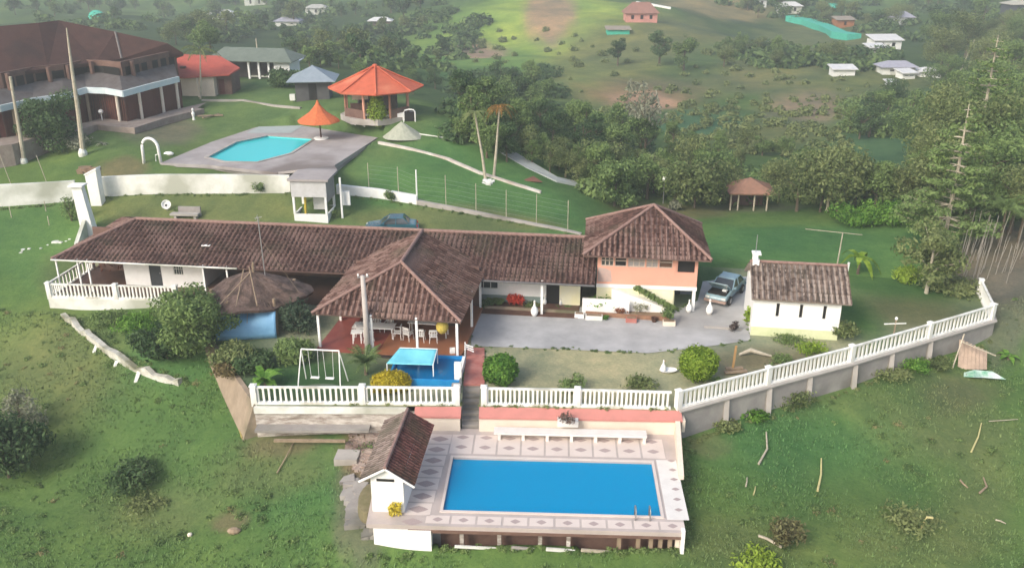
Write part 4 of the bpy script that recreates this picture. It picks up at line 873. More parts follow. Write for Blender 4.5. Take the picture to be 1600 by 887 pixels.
# conical thatch shelter
p = at(402, 468, 0); p.y = 53.4; p.x = at(400, 445, 2.4).x; TO = Vector((p.x, 53.2, 0))
t = thing('thatched_shelter', 'sagging grey-brown thatched conical shelter in front of the farmhouse roof', 'shelter', TO)
rn = random.Random(12); n = 40; prof = []
V = []; Fz = []
for i in range(12):
    f = i / 11
    for k in range(n):
        a = 2 * math.pi * k / n; r = (f ** .9) * (3.25 + .35 * math.sin(a * 3 + 1) + .12 * rn.uniform(-1, 1) * f) ; z = 3.45 - 1.5 * f ** 1.05 + rn.uniform(-.05, .05) - .12 * math.sin(a * 5) * f
        V.append((r * math.cos(a) * 1.02, r * math.sin(a) * .92, z))
for i in range(11):
    for k in range(n): Fz.append((i * n + k, (i + 1) * n + k, (i + 1) * n + (k + 1) % n, i * n + (k + 1) % n))
b0 = len(V)
for k in range(n): x, y, z = V[11 * n + k]; V.append((x * .98, y * .98, z - .18))
for k in range(n): Fz.append((11 * n + k, b0 + k, b0 + (k + 1) % n, 11 * n + (k + 1) % n))
part('thatch', MB().add(V, Fz), THATCH, t)
mb = MB()
for i in range(900):
    a = rn.uniform(0, 6.28); f = rn.uniform(.1, 1.0) ; r = f * 3.05; z = 3.45 - 1.5 * f + .04; L = rn.uniform(.25, .6)
    x, y = r * math.cos(a), r * math.sin(a) * .92; x2, y2 = (r + L) * math.cos(a + rn.uniform(-.05, .05)), (r + L) * math.sin(a) * .92; w_ = .03
    mb.face([(x - w_ * math.sin(a), y + w_ * math.cos(a), z), (x + w_ * math.sin(a), y - w_ * math.cos(a), z), (x2, y2, z - L * .5 + rn.uniform(0, .12))])
part('straw', mb, mat('loose_straw', (.17, .12, .095), (.09, .06, .05), 5, .95), t, kind=None)
part('center_post', MB().tube([(0, 0, 0), (.05, 0, 3.9), (.1, 0, 4.1)], .08, 6), WOOD, t)
for a in (.6, 1.9, 3.3, 4.3, 5.4): part('post', MB().tube([(2.7 * math.cos(a), 2.5 * math.sin(a), 0), (2.7 * math.cos(a), 2.5 * math.sin(a), 2.4)], .1, 7), WOOD, t)
for a, b in (((-.1, -.3, 3.9), (.9, -2.8, 2.3)), ((-.5, -.2, 3.7), (-.4, -3.0, 2.15)), ((.2, -.2, 3.8), (-1.4, -2.7, 2.35))): part('roof_stick', MB().tube([a, b], .035, 5), WOOD, t)
p = at(455, 484); t = thing('sawn_log', 'pale sawn log leaning beside the thatched shelter', 'log', p); part('log', MB().tube([(0, 0, 0), (.15, .1, 1.1)], [.24, .2], 10), PALEWOOD, t); part('log', MB().tube([(-.1, 0, .85), (-.9, .1, .75)], [.16, .14], 10), PALEWOOD, t)

# light blue tarpaulin shelter
p = at(392, 520); t = thing('tarpaulin_tent', 'light blue tarpaulin draped like a barrel below the thatched shelter', 'tarpaulin', p, R(6))
V = []; Fz = []; nx, ny = 22, 14; rn = random.Random(3)
for i in range(nx + 1):
    for j in range(ny + 1):
        x = -1.95 + 3.7 * i / nx; a = math.pi * (-.02 + .78 * j / ny); sag = .08 * math.sin(i * .9) + rn.uniform(-.02, .02); y = -1.1 * math.cos(a) * .9; z = 1.6 * math.sin(a) ** .7 * (1 - .1 * math.cos(x * 1.7)) + sag * math.sin(a) if a > 0 else 0
        V.append((x, y, max(z, .02)))
for i in range(nx):
    for j in range(ny): a = i * (ny + 1) + j; Fz.append((a, a + ny + 1, a + ny + 2, a + 1))
o = part('tarpaulin', MB().add(V, Fz), TARP, t, True); sm = o.modifiers.new('thick', 'SOLIDIFY'); sm.thickness = .02
for x in (-1.8, 0, 1.7): part('hoop', MB().tube([(x, -1.0 * math.cos(a) * .9, 1.53 * math.sin(a) ** .7) for a in np.linspace(.05, 2.3, 9)], .025, 5), METAL, t)

# swings
p = at(505, 603); t = thing('swing_set', 'white metal swing frame with two seats on the lawn behind the balustrade', 'swing set', p, R(-6))
part('top_bar', MB().tube([(-1.07, 0, 2.25), (1.07, 0, 2.25)], .045, 8), WHITEC, t)
for s_ in (-1, 1):
    for q in (-.75, .75): part('leg', MB().tube([(s_ * 1.07, 0, 2.25), (s_ * 1.22, q, 0)], .035, 8), WHITEC, t)
for x in (-.42, .42):
    st = part('seat', MB().box(x - .24, x + .24, -.1, .1, .5, .55), WHITEC, t)
    for s_ in (-1, 1): part('rope', MB().tube([(x + s_ * .22, 0, .55), (x + s_ * .22 * 1.25, 0, 2.25)], .013, 5), WHITEC, st)
part('worn_patch', MB().face([(.95 * math.cos(a) - .05, .38 * math.sin(a) - .1, .012) for a in np.linspace(0, 6.0, 14)]), mat('worn_earth', (.13, .17, .12), (.1, .13, .08), 4, .9), None).location = p
bpy.data.objects['worn_patch']['kind'] = 'structure'

# small blue pool, canopy, yellow blob
a0, a1 = at(604, 608), at(714, 606); KR = R(-4)
t = thing('paddling_pool', 'small rectangular deep blue paddling pool with low walls in front of the pavilion', 'paddling pool', Vector((a0.x, 44.35, 0)), KR)
KW, KD = 4.05, 3.1
part('wall', MB().box(0, KW, 0, .12, 0, .5).box(0, KW, KD - .12, KD, 0, .5).box(0, .12, .12, KD - .12, 0, .5), BLUEP, t)
part('white_side_wall', MB().box(KW - .16, KW, .125, KD - .125, .0, .55), WHITEC, t)
part('floor', MB().box(.12, KW - .16, .12, KD - .12, .005, .04), BLUEP, t)
part('water', MB().box(.125, KW - .165, .125, KD - .125, .3, .34), watermat('paddling_water', (.3, .7, .9), (.005, .2, .45)), t)
t = thing('sun_canopy', 'light turquoise canvas canopy on white posts over the paddling pool', 'canopy', Vector((a0.x, 44.35, 0)), KR)
V = []; Fz = []; n = 10
for i in range(n + 1):
    for j in range(n + 1):
        fx, fy = i / n, j / n; V.append((-.15 + 2.65 * fx + (.45 * fy * (1 - fx)), .75 + 1.6 * fy, 1.0 + .2 * fy - .1 * math.sin(math.pi * fx) * math.sin(math.pi * fy) + .05))
for i in range(n):
    for j in range(n): a = i * (n + 1) + j; Fz.append((a, a + n + 1, a + n + 2, a + 1))
o = part('canvas', MB().add(V, Fz), TURQ, t, True); o.modifiers.new('thick', 'SOLIDIFY').thickness = .025
for x, y, h in ((2.5, .75, 1.05), (2.5, 2.35, 1.25), (.32, 2.35, 1.25), (-.12, .75, 1.05)): part('post', MB().tube([(x, y, .04), (x, y, h)], .035, 6), WHITEC, t)
part('cross_bar', MB().tube([(.32, 2.38, 1.25), (2.5, 2.38, 1.25), (2.5, .75, 1.05)], .03, 6), WHITEC, t)
GOLD = leafmat('golden_leaf', (.3, .25, .01), (.68, .56, .05), (.46, .38, .02), scale=1.5)
pb = at(612, 606); t = thing('bush', 'clipped golden-yellow rounded bush beside the turquoise canopy', 'bush', Vector((pb.x, 44.0, .0)), .1)
part('foliage', leaves([(0, 0, .5, 1.02, .8, .55)] * 3 + [(.75 * math.cos(a), .5 * math.sin(a), .45 + .12 * math.sin(3 * a), .42, .38, .4) for a in np.linspace(0, 5.7, 9)], 6500, .085, seed=5, shell=.86), GOLD, t)
part('inner_foliage', leaves([(0, 0, .48, .95, .74, .5)], 2200, .13, seed=6, shell=.7), GOLD, t); part('stem', MB().tube([(0, 0, -.1), (0, 0, .5)], [.08, .05], 6), BARK, t)

def edgeweeds(lab, lines, n, m_, size, seed, hgt=.5, zf=None):
    rg = random.Random(seed); bl = []
    tot = [(l[i], l[i + 1]) for l in lines for i in range(len(l) - 1)]
    wts = [(b - a).length for a, b in tot]
    for _ in range(n):
        a, b = rg.choices(tot, wts)[0]; q = a.lerp(b, rg.random()); q = q + Vector((rg.gauss(0, .09), rg.gauss(0, .12), 0)); k = size * rg.uniform(.4, 1.2); bl.append((q.x, q.y, hz(q.x, q.y) + k * .2, k, k, k * hgt))
    solo('edge_weeds', lab, 'weeds', leaves(bl, n * 32, .075, seed=seed, shell=.3, flat=.4), m_, kind='stuff')
edgeweeds('grass and weeds growing along the courtyard edges', [[Vector(p) for p in court[:4]], [Vector(p) for p in court[5:]] + [Vector(court[0])], [at(728, 548), at(728, 600)], [at(758, 548), at(758, 600)]], 150, LEAFM, .16, 3)
edgeweeds('weeds along the foot of the retaining walls and balustrades', [[p + Vector((-.1, -.55, 0)) for p in F[6:]], [at(397, 628), at(720, 632)], [at(750, 633), at(1055, 638)]], 230, LEAFO, .2, 4)
edgeweeds('weeds around the base of the pool platform', [[at(570, 866, -2.4), at(680, 862, -2.4)], [at(690, 852, -2.3), at(1066, 864, -2.3)], [at(1076, 860, -2.3), at(1070, 700, -1.9)]], 150, LEAFM, .2, 5)
edgeweeds('weeds along the foot of the white boundary walls', [[ground(0, 327), ground(120, 318)], [ground(165, 309), ground(340, 305), ground(452, 305)], [ground(530, 305), ground(650, 321), ground(800, 348), ground(905, 369)], [ground(80, 492), ground(275, 488)]], 190, LEAFM, .22, 6)
edgeweeds('weeds around the edges of the broken wall on the left', [[ground(100, 498), ground(185, 566), ground(294, 606)], [ground(104, 490), ground(190, 556), ground(294, 597)]], 130, LEAFM, .24, 7)

# ------------------------------------------------------------------ courtyard things
CG = 'white bird statues around the courtyard'
def goose(lab, p, rz, h=.95, base=None):
    t = thing('bird_statue', lab, 'statue', p, rz, CG); k = h / .95
    part('body', MB().lathe([(0, 0), (.1 * k, .02 * k), (.19 * k, .18 * k), (.21 * k, .32 * k), (.15 * k, .5 * k), (.07 * k, .62 * k), (.045 * k, .8 * k), (.06 * k, .87 * k), (.035 * k, .93 * k), (0, .95 * k)], 14), WHITEC, t, True)
    part('beak', MB().tube([(0, -.04 * k, .87 * k), (0, -.14 * k, .85 * k)], [.025 * k, .006 * k], 6), mat('orange_beak', (.6, .25, .05), None, 3, .6), t)
    part('foot', MB().box(-.14 * k, .14 * k, -.12 * k, .12 * k, -.04, .02), base or CONC, t); return t
goose('upright white bird statue alone near the courtyard edge below the red flowers', at(835, 494), 0.2, 1.15)
goose('plump white bird statue beside the carport column', at(1076, 488, .03), .5, .95)
goose('tall white bird statue standing between the pale blue car and the pink house', at(1108, 491, .03), -.3, 1.1)
goose('white bird statue in the flower bed behind the red flowers', at(851, 476), 1, .7)
goose('smallest white bird statue in the flower bed near the dark doorway', at(876, 477), 1, .5)
goose('white bird statue on the grey-green lawn by the round clipped bush', at(1036, 581), 1.2, .8)
t = solo('basin', 'white shallow oval dish on the lawn beside the round clipped bush', 'dish', MB().lathe([(0, 0), (.25, .01), (.5, .12), (.53, .16), (.45, .13), (0, .05)], 16, sq=(1, .6)), WHITEC, at(1044, 581), .1)
FB = 'flower bed kerbs'
mb = MB(); a = at(752, 482); b = at(905, 491); mb.bar(a + Vector((0, 0, .12)) - a, b + Vector((0, 0, .12)) - a, .14, .24); t = solo('kerb', 'low tan kerb between the courtyard and the flower bed', 'kerb', mb, BEIGEW, a)
mb = MB(); a = at(915, 493); b = at(1048, 502); mb.bar(a + Vector((0, 0, .15)) - a, b + Vector((0, 0, .15)) - a, .16, .3); solo('kerb', 'brown brick kerb in front of the pink house plants', 'kerb', mb, mat('brown_brick', (.3, .17, .1), (.22, .12, .08), 5, .9), a)
bed = [at(752, 480), at(905, 489), at(905, 474), at(760, 466)]; sheet('flower_bed', bed, .05, DIRT)
bed2 = [at(915, 491), at(1048, 500), at(1048, 484), at(915, 474)]; sheet('flower_bed', bed2, .05, DIRT)
bush('mound of bright red flowers in the bed under the farmhouse windows', at(806, 477), .68, .85, REDFL, 700, .12, name='flowering_bush', cat='flowers', seed=4)
bush('green bush left of the red flowers under the farmhouse eave', at(775, 478), .7, .55, LEAFM, 420, .12, seed=6)
bush('grey-leaved shrub in front of the white farmhouse wall', at(848, 470), .6, 1.5, LEAFG, 420, .13, name='shrub', cat='shrub', seed=7, trunk=True)
bush('second grey-leaved shrub near the dark farmhouse doorway', at(872, 471), .5, 1.2, LEAFG, 320, .12, name='shrub', cat='shrub', seed=17, trunk=True)
bush('low green plants in the bed right of the red flowers', at(830, 480), .6, .4, LEAFO, 300, .1, seed=27)
bush('dark trailing plants at the left end of the flower bed', at(758, 480), .6, .7, LEAFD, 400, .11, seed=28)
bush('wide bright green hedge below the white wall of the pink house', at(940, 482), 1.3, 1.1, LEAFB, 1100, .13, seed=9, nb=12)
bush('small dark plant against the yellow wall', at(968, 476), .4, 1.4, LEAFM, 260, .12, seed=10, name='shrub', cat='shrub')
bush('round plant in the square pot at the yellow wall corner', at(1046, 500, .3), .55, .95, LEAFM, 460, .12, seed=13, name='shrub', cat='shrub')
bush('terracotta-coloured plant clump in front of the yellow wall', at(970, 492), .55, .55, leafmat('terracotta_leaf', (.25, .1, .06), (.35, .2, .1)), 260, .1, seed=15)
bush('sparse grey plant in the bed before the yellow wall', at(1000, 488), .7, .9, LEAFG, 200, .12, seed=16)
PB = 'planter boxes at the courtyard edge'
for (u, v, L, lab, m) in ((905, 496, .6, 'small white planter box left of the others at the courtyard edge', WHITEC), (928, 499, 1.1, 'long low white planter box at the courtyard edge', WHITEOLD), (986, 503, .7, 'pinkish square planter box before the yellow wall', REDWALK), (1045, 508, .8, 'pale pink planter box under the round plant at the wall corner', CREAM)):
    p = at(u, v); t = thing('planter', lab, 'planter', p, R(-6), PB); part('box', MB().box(-L / 2, L / 2, -.2, .2, 0, .32), m, t); part('soil', MB().box(-L / 2 + .05, L / 2 - .05, -.15, .15, .32, .335), DIRT, t)
bush('green tuft beside the long low planter box', at(945, 499), .3, .35, LEAFB, 160, .1, seed=18)
solo('pot', 'dark round pot at the courtyard edge before the yellow wall', 'pot', MB().lathe([(0, 0), (.14, .0), (.2, .3), (.22, .34), (.17, .33), (0, .25)], 12), DARKWOOD, at(1022, 503))
# lawn shrubs
def ball(label, p, r, h, m, n, size, seed): 
    rnd = random.Random(seed); bl = [(0, 0, h * .5, r * .86, r * .86, h * .47)] * 4 + [(r * .55 * math.cos(a), r * .55 * math.sin(a), h * (.35 + .25 * rnd.random()), r * .45, r * .45, h * .32) for a in [rnd.uniform(0, 6.28) for _ in range(10)]]
    mb = leaves(bl, n, size, seed=seed, shell=.86); t = thing('bush', label, 'bush', p); part('foliage', mb, m, t); part('stem', MB().tube([(0, 0, -.1), (0, 0, h * .5)], [.09, .05], 6), BARK, t)
    mb = leaves([(0, 0, h * .5, r * .78, r * .78, h * .42)], n // 2, size * 1.3, seed=seed + 1, shell=.6); part('inner_foliage', mb, m, t); return t
ball('dark bright-green rounded bush beside the red walkway', at(784, 598), 1.05, 1.75, LEAFB, 5200, .13, 21)
ball('large ball-clipped yellow-green bush on the right of the lawn', at(1088, 593), 1.2, 2.05, LEAFY, 6500, .11, 22)
bush('small leafy bush behind the middle of the right balustrade', at(893, 609), .8, .95, LEAFM, 900, .12, seed=23, trunk=True)
bush('low sprawling pale plants behind the right balustrade', at(1003, 608), 1.1, .7, LEAFO, 800, .12, seed=24, nb=12)
bush('tiny tuft of leaves at the foot of the ball-clipped bush', at(1118, 598), .4, .4, LEAFM, 200, .1, seed=25)
def fronds(lab, p, n, L, w_, m, cat='plant', name='palm_shrub', trunk=.4, droop=.8, seed=1, up=.9, tm=None, group=None, leaflets=True):
    rnd = random.Random(seed); t = thing(name, lab, cat, p, 0, group); mb = MB()
    for i in range(n):
        a = 2 * math.pi * i / n + rnd.uniform(-.25, .25); e = up * rnd.uniform(.5, 1.3); l_ = L * rnd.uniform(.75, 1.1); prev = None
        K = 8; pts = []
        for k in range(K + 1):
            f = k / K; r = l_ * (f - .15 * f * f); z = trunk + l_ * (e * f - droop * f * f); pts.append(Vector((r * math.cos(a), r * math.sin(a), z)))
        side = Vector((-math.sin(a), math.cos(a), 0))
        for k in range(K):
            f = (k + .5) / K; ww = w_ * math.sin(math.pi * min(1, f * .9 + .12)) 
            if leaflets:
                for s_ in (-1, 1):
                    for q in (0, .5):
                        c = pts[k].lerp(pts[k + 1], q); tip = c + side * s_ * ww + (pts[k + 1] - pts[k]) * .8 - Vector((0, 0, ww * .35)); mb.face([c, c + (pts[k + 1] - pts[k]) * .4, tip])
            else:
                mb.face([pts[k] - side * ww * .5, pts[k] + side * ww * .5, pts[k + 1] + side * ww * .45, pts[k + 1] - side * ww * .45])
        mb.tube(pts[::2], .015 * max(L, 1), 3)
    part('frond', mb, m, t); part('trunk', MB().tube([(0, 0, -.2), (.02, 0, trunk + .05)], [.12, .08], 8), tm or BARK, t); return t
fronds('dark green palm shrub at the foot of the utility pole', at(572, 585), 26, 1.35, .3, LEAFM, trunk=.75, droop=.75, up=1.15, seed=3)
fronds('broad-leaved green plant on the left of the swing lawn', at(415, 604), 16, 1.25, .42, LEAFB, trunk=.35, droop=.95, up=1.1, seed=5, leaflets=False, name='banana_plant')
# chunky tree and shrubs hiding the left corner
def tree(name, lab, p, H, Rr, m, n=3500, ls=.22, seed=1, group=None, base=.3, nb=16, bark=BARK, shell=.5, tr=None, br=.42):
    rnd = random.Random(seed); t = thing(name, lab, 'tree', p, rnd.uniform(0, 6), group)
    bl = rblobs(rnd, nb, Rr, H * (1 - base) * .8, H * base + H * .08, Rr * br); part('crown', leaves(bl, n, ls, seed=seed, shell=shell), m, t); part('trunk', trunk_mb(rnd, H, tr or H * .025, 5, Rr / H * .6), bark, t); return t
tree('broadleaf_tree', 'wide dark tree covering the right end of the farmhouse veranda', at(303, 540, 0), 3.3, 3.1, LEAFM, 9000, .16, 31, base=.08, nb=26, br=.34)
tree('broadleaf_tree', 'low spreading dark tree below the veranda, left of the beige retaining wall', ground(262, 560), 2.3, 2.6, LEAFD, 5000, .17, 32, base=.05, nb=18, br=.36)
bush('olive shrub hanging over the top of the beige retaining wall', at(368, 568), 1.4, 1.4, LEAFO, 2600, .15, seed=33, nb=14, trunk=True)
bush('dense grey-green shrub left of the swing set under the log', at(460, 565), 1.4, 1.4, LEAFM, 3000, .15, seed=34, nb=16, trunk=True)
bush('shaded shrub below the blue tarpaulin', at(398, 575), 1.5, 1.0, LEAFD, 2600, .15, seed=35, nb=14, trunk=True)
bush('feathery grey-green bush just left of the pavilion corner', at(468, 520), 1.3, 2.2, leafmat('leaf_bluegreen', (.03, .06, .035), (.1, .15, .09)), 2400, .14, seed=36, trunk=True)
bush('reddish brown shrub over the beige retaining wall corner', at(352, 585), .9, .9, leafmat('leaf_brownish', (.09, .07, .03), (.2, .16, .07)), 900, .13, seed=37)
bush('bright green bush on the grass under the veranda plinth', ground(215, 515), 1.8, .9, LEAFB, 1900, .13, seed=38, nb=12)
bush('low green bush at the left end under the veranda plinth', ground(165, 500), 1.4, .6, LEAFM, 1200, .13, seed=39, nb=10)

# ------------------------------------------------------------------ pink house
HO2 = Vector((5.65, 55.45, 0)); R2 = R(-6)
t = PH = thing('pink_house', 'two-storey pink and yellow house with pyramid tile roof at the end of the farmhouse', 'house', HO2, R2)
LX = 6.55; zt = 4.0
part('upper_wall', wallx(MB(), 0, LX, 0, 1.75, zt, .18, [(.25, 1.05, 3.0, 3.8), (1.15, 1.9, 3.0, 3.8), (2.0, 3.1, 3.0, 3.8), (3.2, 3.95, 3.0, 3.8), (4.05, 4.9, 3.0, 3.8), (5.25, 6.35, 2.75, 3.85)]).box(0, .18, .18, 6, 1.75, zt).box(LX - .18, LX, .18, 6, 1.75, zt).box(0, LX, 6, 6.18, 1.75, zt), SALMON, t)
def hw(x0, x1, z0, z1, y=0, panes=2, lit=GLASS):
    wd = part('window', MB().box(x0, x1, y + .1, y + .13, z0, z1), lit, t); mb = MB(); 
    for i in range(panes + 1): x = x0 + (x1 - x0) * i / panes; mb.box(x - .035, x + .035, y + .03, y + .095, z0, z1)
    mb.box(x0, x1, y + .025, y + .098, z0, z0 + .06); mb.box(x0, x1, y + .025, y + .098, z1 - .06, z1); mb.box(x0, x1, y + .035, y + .09, (z0 + z1) / 2 - .03, (z0 + z1) / 2 + .03)
    part('window_frame', mb, mat('cream_frame', (.6, .5, .42), (.5, .42, .35), 3, .7), wd)
BRG = mat('curtained_glass', (.16, .09, .06), (.1, .06, .04), 1.5, .3)
hw(.25, 1.05, 3.0, 3.8, panes=3); hw(1.15, 1.9, 3.0, 3.8, panes=1, lit=BLACK); hw(2.0, 3.1, 3.0, 3.8, panes=3, lit=mat('pale_curtain', (.4, .38, .36), (.3, .28, .27), 2, .5)); hw(3.2, 3.95, 3.0, 3.8, panes=2, lit=mat('pale_curtain', (0, 0, 0))); hw(4.05, 4.9, 3.0, 3.8, panes=1, lit=BRG)
part('loggia_opening', MB().box(5.25, 6.35, .1, .14, 2.75, 3.85), BLACK, t); part('shutter', MB().box(4.95, 5.15, -.06, -.003, 2.7, 3.6), SALMON, t)
part('lintel', MB().box(.0, LX, -.02, -.003, 3.86, 3.98), mat('cream_frame', (0, 0, 0)), t)
part('water_stain', MB().face([(.05, -.004, 1.9), (1.0, -.004, 1.9), (.9, -.004, 2.7), (.5, -.004, 2.85), (.08, -.004, 2.9)]), mat('mould_stain', (.42, .33, .3), (.55, .38, .32), 2.5, .9), t)
part('lower_wall', MB().box(0, 5.1, .0, .18, 0, 1.5).box(0, .18, .18, 6, 0, 1.5).box(5.0, 5.18, .18, 6, 0, 1.5), YELLOWW, t)
part('floor_band', MB().box(-.03, LX + .03, -.05, 6.1, 1.5, 1.748), WHITEC, t)
part('carport_wall', MB().box(5.18, LX, 3.0, 3.2, 0, 1.5), mat('blue_grey_wall', (.2, .23, .27), (.15, .17, .2), 1, .8), t); part('carport_door', MB().box(5.3, 5.8, 2.94, 2.995, 0, 1.4), mat('dark_grey_door', (0, 0, 0)), t)
part('column', MB().box(LX - .22, LX - .02, .0, .2, 0, 1.5), WHITEC, t)
c, s_ = math.cos(R2), math.sin(R2)
ap = (3.65, 3.3, 6.25); E_ = [(-.95, -.8, 3.98), (LX + .75, -.8, 3.92), (LX + .75, 6.7, 3.95), (-.95, 6.7, 3.98)]
part('front_roof', ribroof([E_[0], E_[1], ap], (1, 0, 0), .36, .06), TILE_LIT, t); part('right_roof', ribroof([E_[1], E_[2], ap], (0, 1, 0), .36, .05), TILE, t); part('rear_roof', ribroof([E_[3], E_[2], ap], (1, 0, 0), .36, .05), TILE, t); part('left_roof', ribroof([E_[0], ap, E_[3]], (0, 1, 0), .36, .05), TILE_LIT, t)  # lighter tiles front and left, darker right and rear: light painted by direction
mb = MB(); [mb.tube([tuple(Vector(e) + Vector((0, 0, .08))), (ap[0], ap[1], ap[2] + .08)], .1, 8) for e in E_]; part('hip_cap', mb, RIDGE, t)
# outside stair with sloping white parapet and climbing plant
part('stair_parapet', MB().add([(-.9, -1.0, 0), (2.2, -1.0, 0), (2.2, -1.0, 1.0), (-.9, -1.0, 1.05), (-.9, -.85, 0), (2.2, -.85, 0), (2.2, -.85, 1.0), (-.9, -.85, 1.05)], [(0, 1, 2, 3), (7, 6, 5, 4), (3, 2, 6, 7), (0, 3, 7, 4), (1, 5, 6, 2), (0, 4, 5, 1)]), WHITEC, t)
part('stair_ramp', MB().add([(1.0, -.5, 1.6), (4.6, -.5, .4), (4.6, -.5, 0), (1.0, -.5, 0), (1.0, -.05, 1.6), (4.6, -.05, .4), (4.6, -.05, 0), (1.0, -.05, 0)], [(3, 2, 1, 0), (4, 5, 6, 7), (0, 1, 5, 4), (0, 4, 7, 3), (1, 2, 6, 5)]), WHITEC, t)
rn = random.Random(77); bl = [(2.7 + .32 * k, -.6 - .02 * k, 1.75 - .17 * k, .3, .2, .2) for k in range(8)]
mb = leaves(bl, 900, .13, seed=44); mb2 = MB(); solo('climbing_plant', 'green creeper running diagonally down the yellow wall of the pink house', 'plant', mb, LEAFM, HO2, R2)
# ------------------------------------------------------------------ chapel
CO = at(1172, 523); CR = R(-8.5)
t = thing('chapel', 'small white chapel with three slit windows and a bleached tile roof', 'chapel', CO, CR)
CL, CD, CH = 5.25, 4.2, 2.75
part('wall', wallx(MB(), 0, CL, 0, 0, CH, .2, [(x, x + .2, 1.35, 2.25) for x in (1.4, 2.8, 4.2)]).box(0, .2, .2, CD, 0, CH).box(CL - .2, CL, .2, CD, 0, CH).box(0, CL, CD, CD + .2, 0, CH), WHITEC, t)
mb = MB(); mb.add([(.1, 0, CH), (.1, CD + .2, CH), (.1, 2.2, 3.95), (.3, 0, CH), (.3, CD + .2, CH), (.3, 2.2, 3.95)], [(0, 1, 2), (5, 4, 3), (0, 3, 4, 1), (1, 4, 5, 2), (2, 5, 3, 0)]); mb.add([(CL - .3, 0, CH), (CL - .3, CD + .2, CH), (CL - .3, 2.2, 3.95), (CL - .1, 0, CH), (CL - .1, CD + .2, CH), (CL - .1, 2.2, 3.95)], [(0, 1, 2), (5, 4, 3), (0, 3, 4, 1), (1, 4, 5, 2), (2, 5, 3, 0)]); part('gable', mb, WHITEC, t)
part('dado', MB().box(-.004, CL + .004, -.02, -.003, .0, .6), mat('mossy_dado', (.66, .68, .45), (.55, .6, .35), 1.4, .9), t)
for x in (1.4, 2.8, 4.2): part('slit_window', MB().box(x, x + .2, .12, .14, 1.35, 2.25), BLACK, t)
part('roof', ribroof([(-.18, -.4, 2.62), (CL + .5, -.4, 2.6), (CL + .5, 2.2, 4.1), (-.18, 2.2, 4.1)], (1, 0, 0), .33, .06), TILEB, t); part('rear_roof', ribroof([(-.18, CD + .5, 2.62), (CL + .5, CD + .5, 2.6), (CL + .5, 2.2, 4.1), (-.18, 2.2, 4.1)], (1, 0, 0), .33, .05), TILEB, t)
part('ridge_cap', MB().tube([(-.2, 2.2, 4.15), (CL + .5, 2.2, 4.15)], .1, 8), RIDGE, t)
bc = part('bell_cote', MB().box(-.05, .25, 1.95, 2.45, 3.9, 4.25).box(-.05, .25, 1.95, 2.07, 4.25, 4.65).box(-.05, .25, 2.33, 2.45, 4.25, 4.65).box(-.12, .42, 1.88, 2.52, 4.65, 4.75).box(.25, .36, 1.95, 2.45, 3.9, 4.3), WHITEC, t); part('bell', MB().lathe([(0, .3), (.05, .28), (.08, .1), (.12, .0), (0, .0)], 10, (.1, 2.2, 4.3)), BLACK, bc); part('finial', MB().tube([(.1, 2.2, 4.75), (.1, 2.2, 5.9)], .025, 6), METAL, bc)
bush('green weeds along the foot of the chapel wall', at(1235, 532), 1.3, .35, LEAFM, 700, .1, seed=51, nb=14)
bush('pale dry grasses at the right corner of the chapel', at(1313, 530), .9, 1.3, LEAFO, 900, .14, seed=52, nb=8)
bush('yellow-green vine climbing the left corner of the chapel', at(1166, 512), .3, 1.6, LEAFY, 350, .12, seed=53, nb=6)
bush('leafy weeds between the chapel and the right balustrade', at(1268, 553), 1.0, .9, LEAFY, 600, .12, seed=54)
t = thing('clothes_pole', 'grey T-shaped post rising behind the right end of the chapel roof', 'post', at(1306, 425)); part('post', MB().tube([(0, 0, 0), (.1, 0, 3.1)], [.06, .04], 6), PALEWOOD, t); part('cross_bar', MB().bar((-2.6, .2, 3.3), (1.5, -.1, 2.95), .04, .04), PALEWOOD, t)
solo('post', 'short leaning white post on the grass right of the chapel', 'post', MB().tube([(0, 0, 0), (.06, 0, 1.1)], .09, 7), WHITEC, at(1322, 432))
# lawn clutter right
solo('log', 'fallen grey driftwood on the brown patch below the chapel', 'log', MB().tube([(-.9, 0, .1), (-.2, .1, .35), (.5, -.1, .2), (1.0, -.2, .1)], [.08, .14, .1, .05], 7), PALEWOOD, at(1178, 556))
bush('dark low weeds on the brown patch below the chapel', at(1215, 565), 1.1, .4, LEAFM, 500, .1, seed=55)
t = thing('plank_stack', 'small stack of brown boards with one upright behind the right balustrade', 'boards', at(1148, 585)); mb = MB()
part('board', MB().bar((-.6, 0, .15), (.7, .1, .2), .3, .08), STICK if False else WOOD, t); part('board', MB().bar((-.5, .2, .3), (.5, .3, .3), .25, .08), WOOD, t); part('upright', MB().bar((-.1, .2, .2), (0, .3, 1.7), .12, .06), mat('orange_wood', (.4, .24, .1), (.32, .19, .08), 3, .8), t)
t = thing('cross', 'thin wooden cross on the lawn just behind the right balustrade', 'cross', at(1395, 530)); part('post', MB().bar((0, 0, 0), (0, 0, 1.35), .06, .06), WOOD, t); part('cross_bar', MB().bar((-.7, 0, 1.05), (.65, 0, 1.1), .07, .06), WHITEOLD, t); part('cap', MB().lathe([(0, 0), (.08, .03), (.1, .12), (.04, .2), (0, .21)], 8, (0, 0, 1.32)), WHITEC, t)

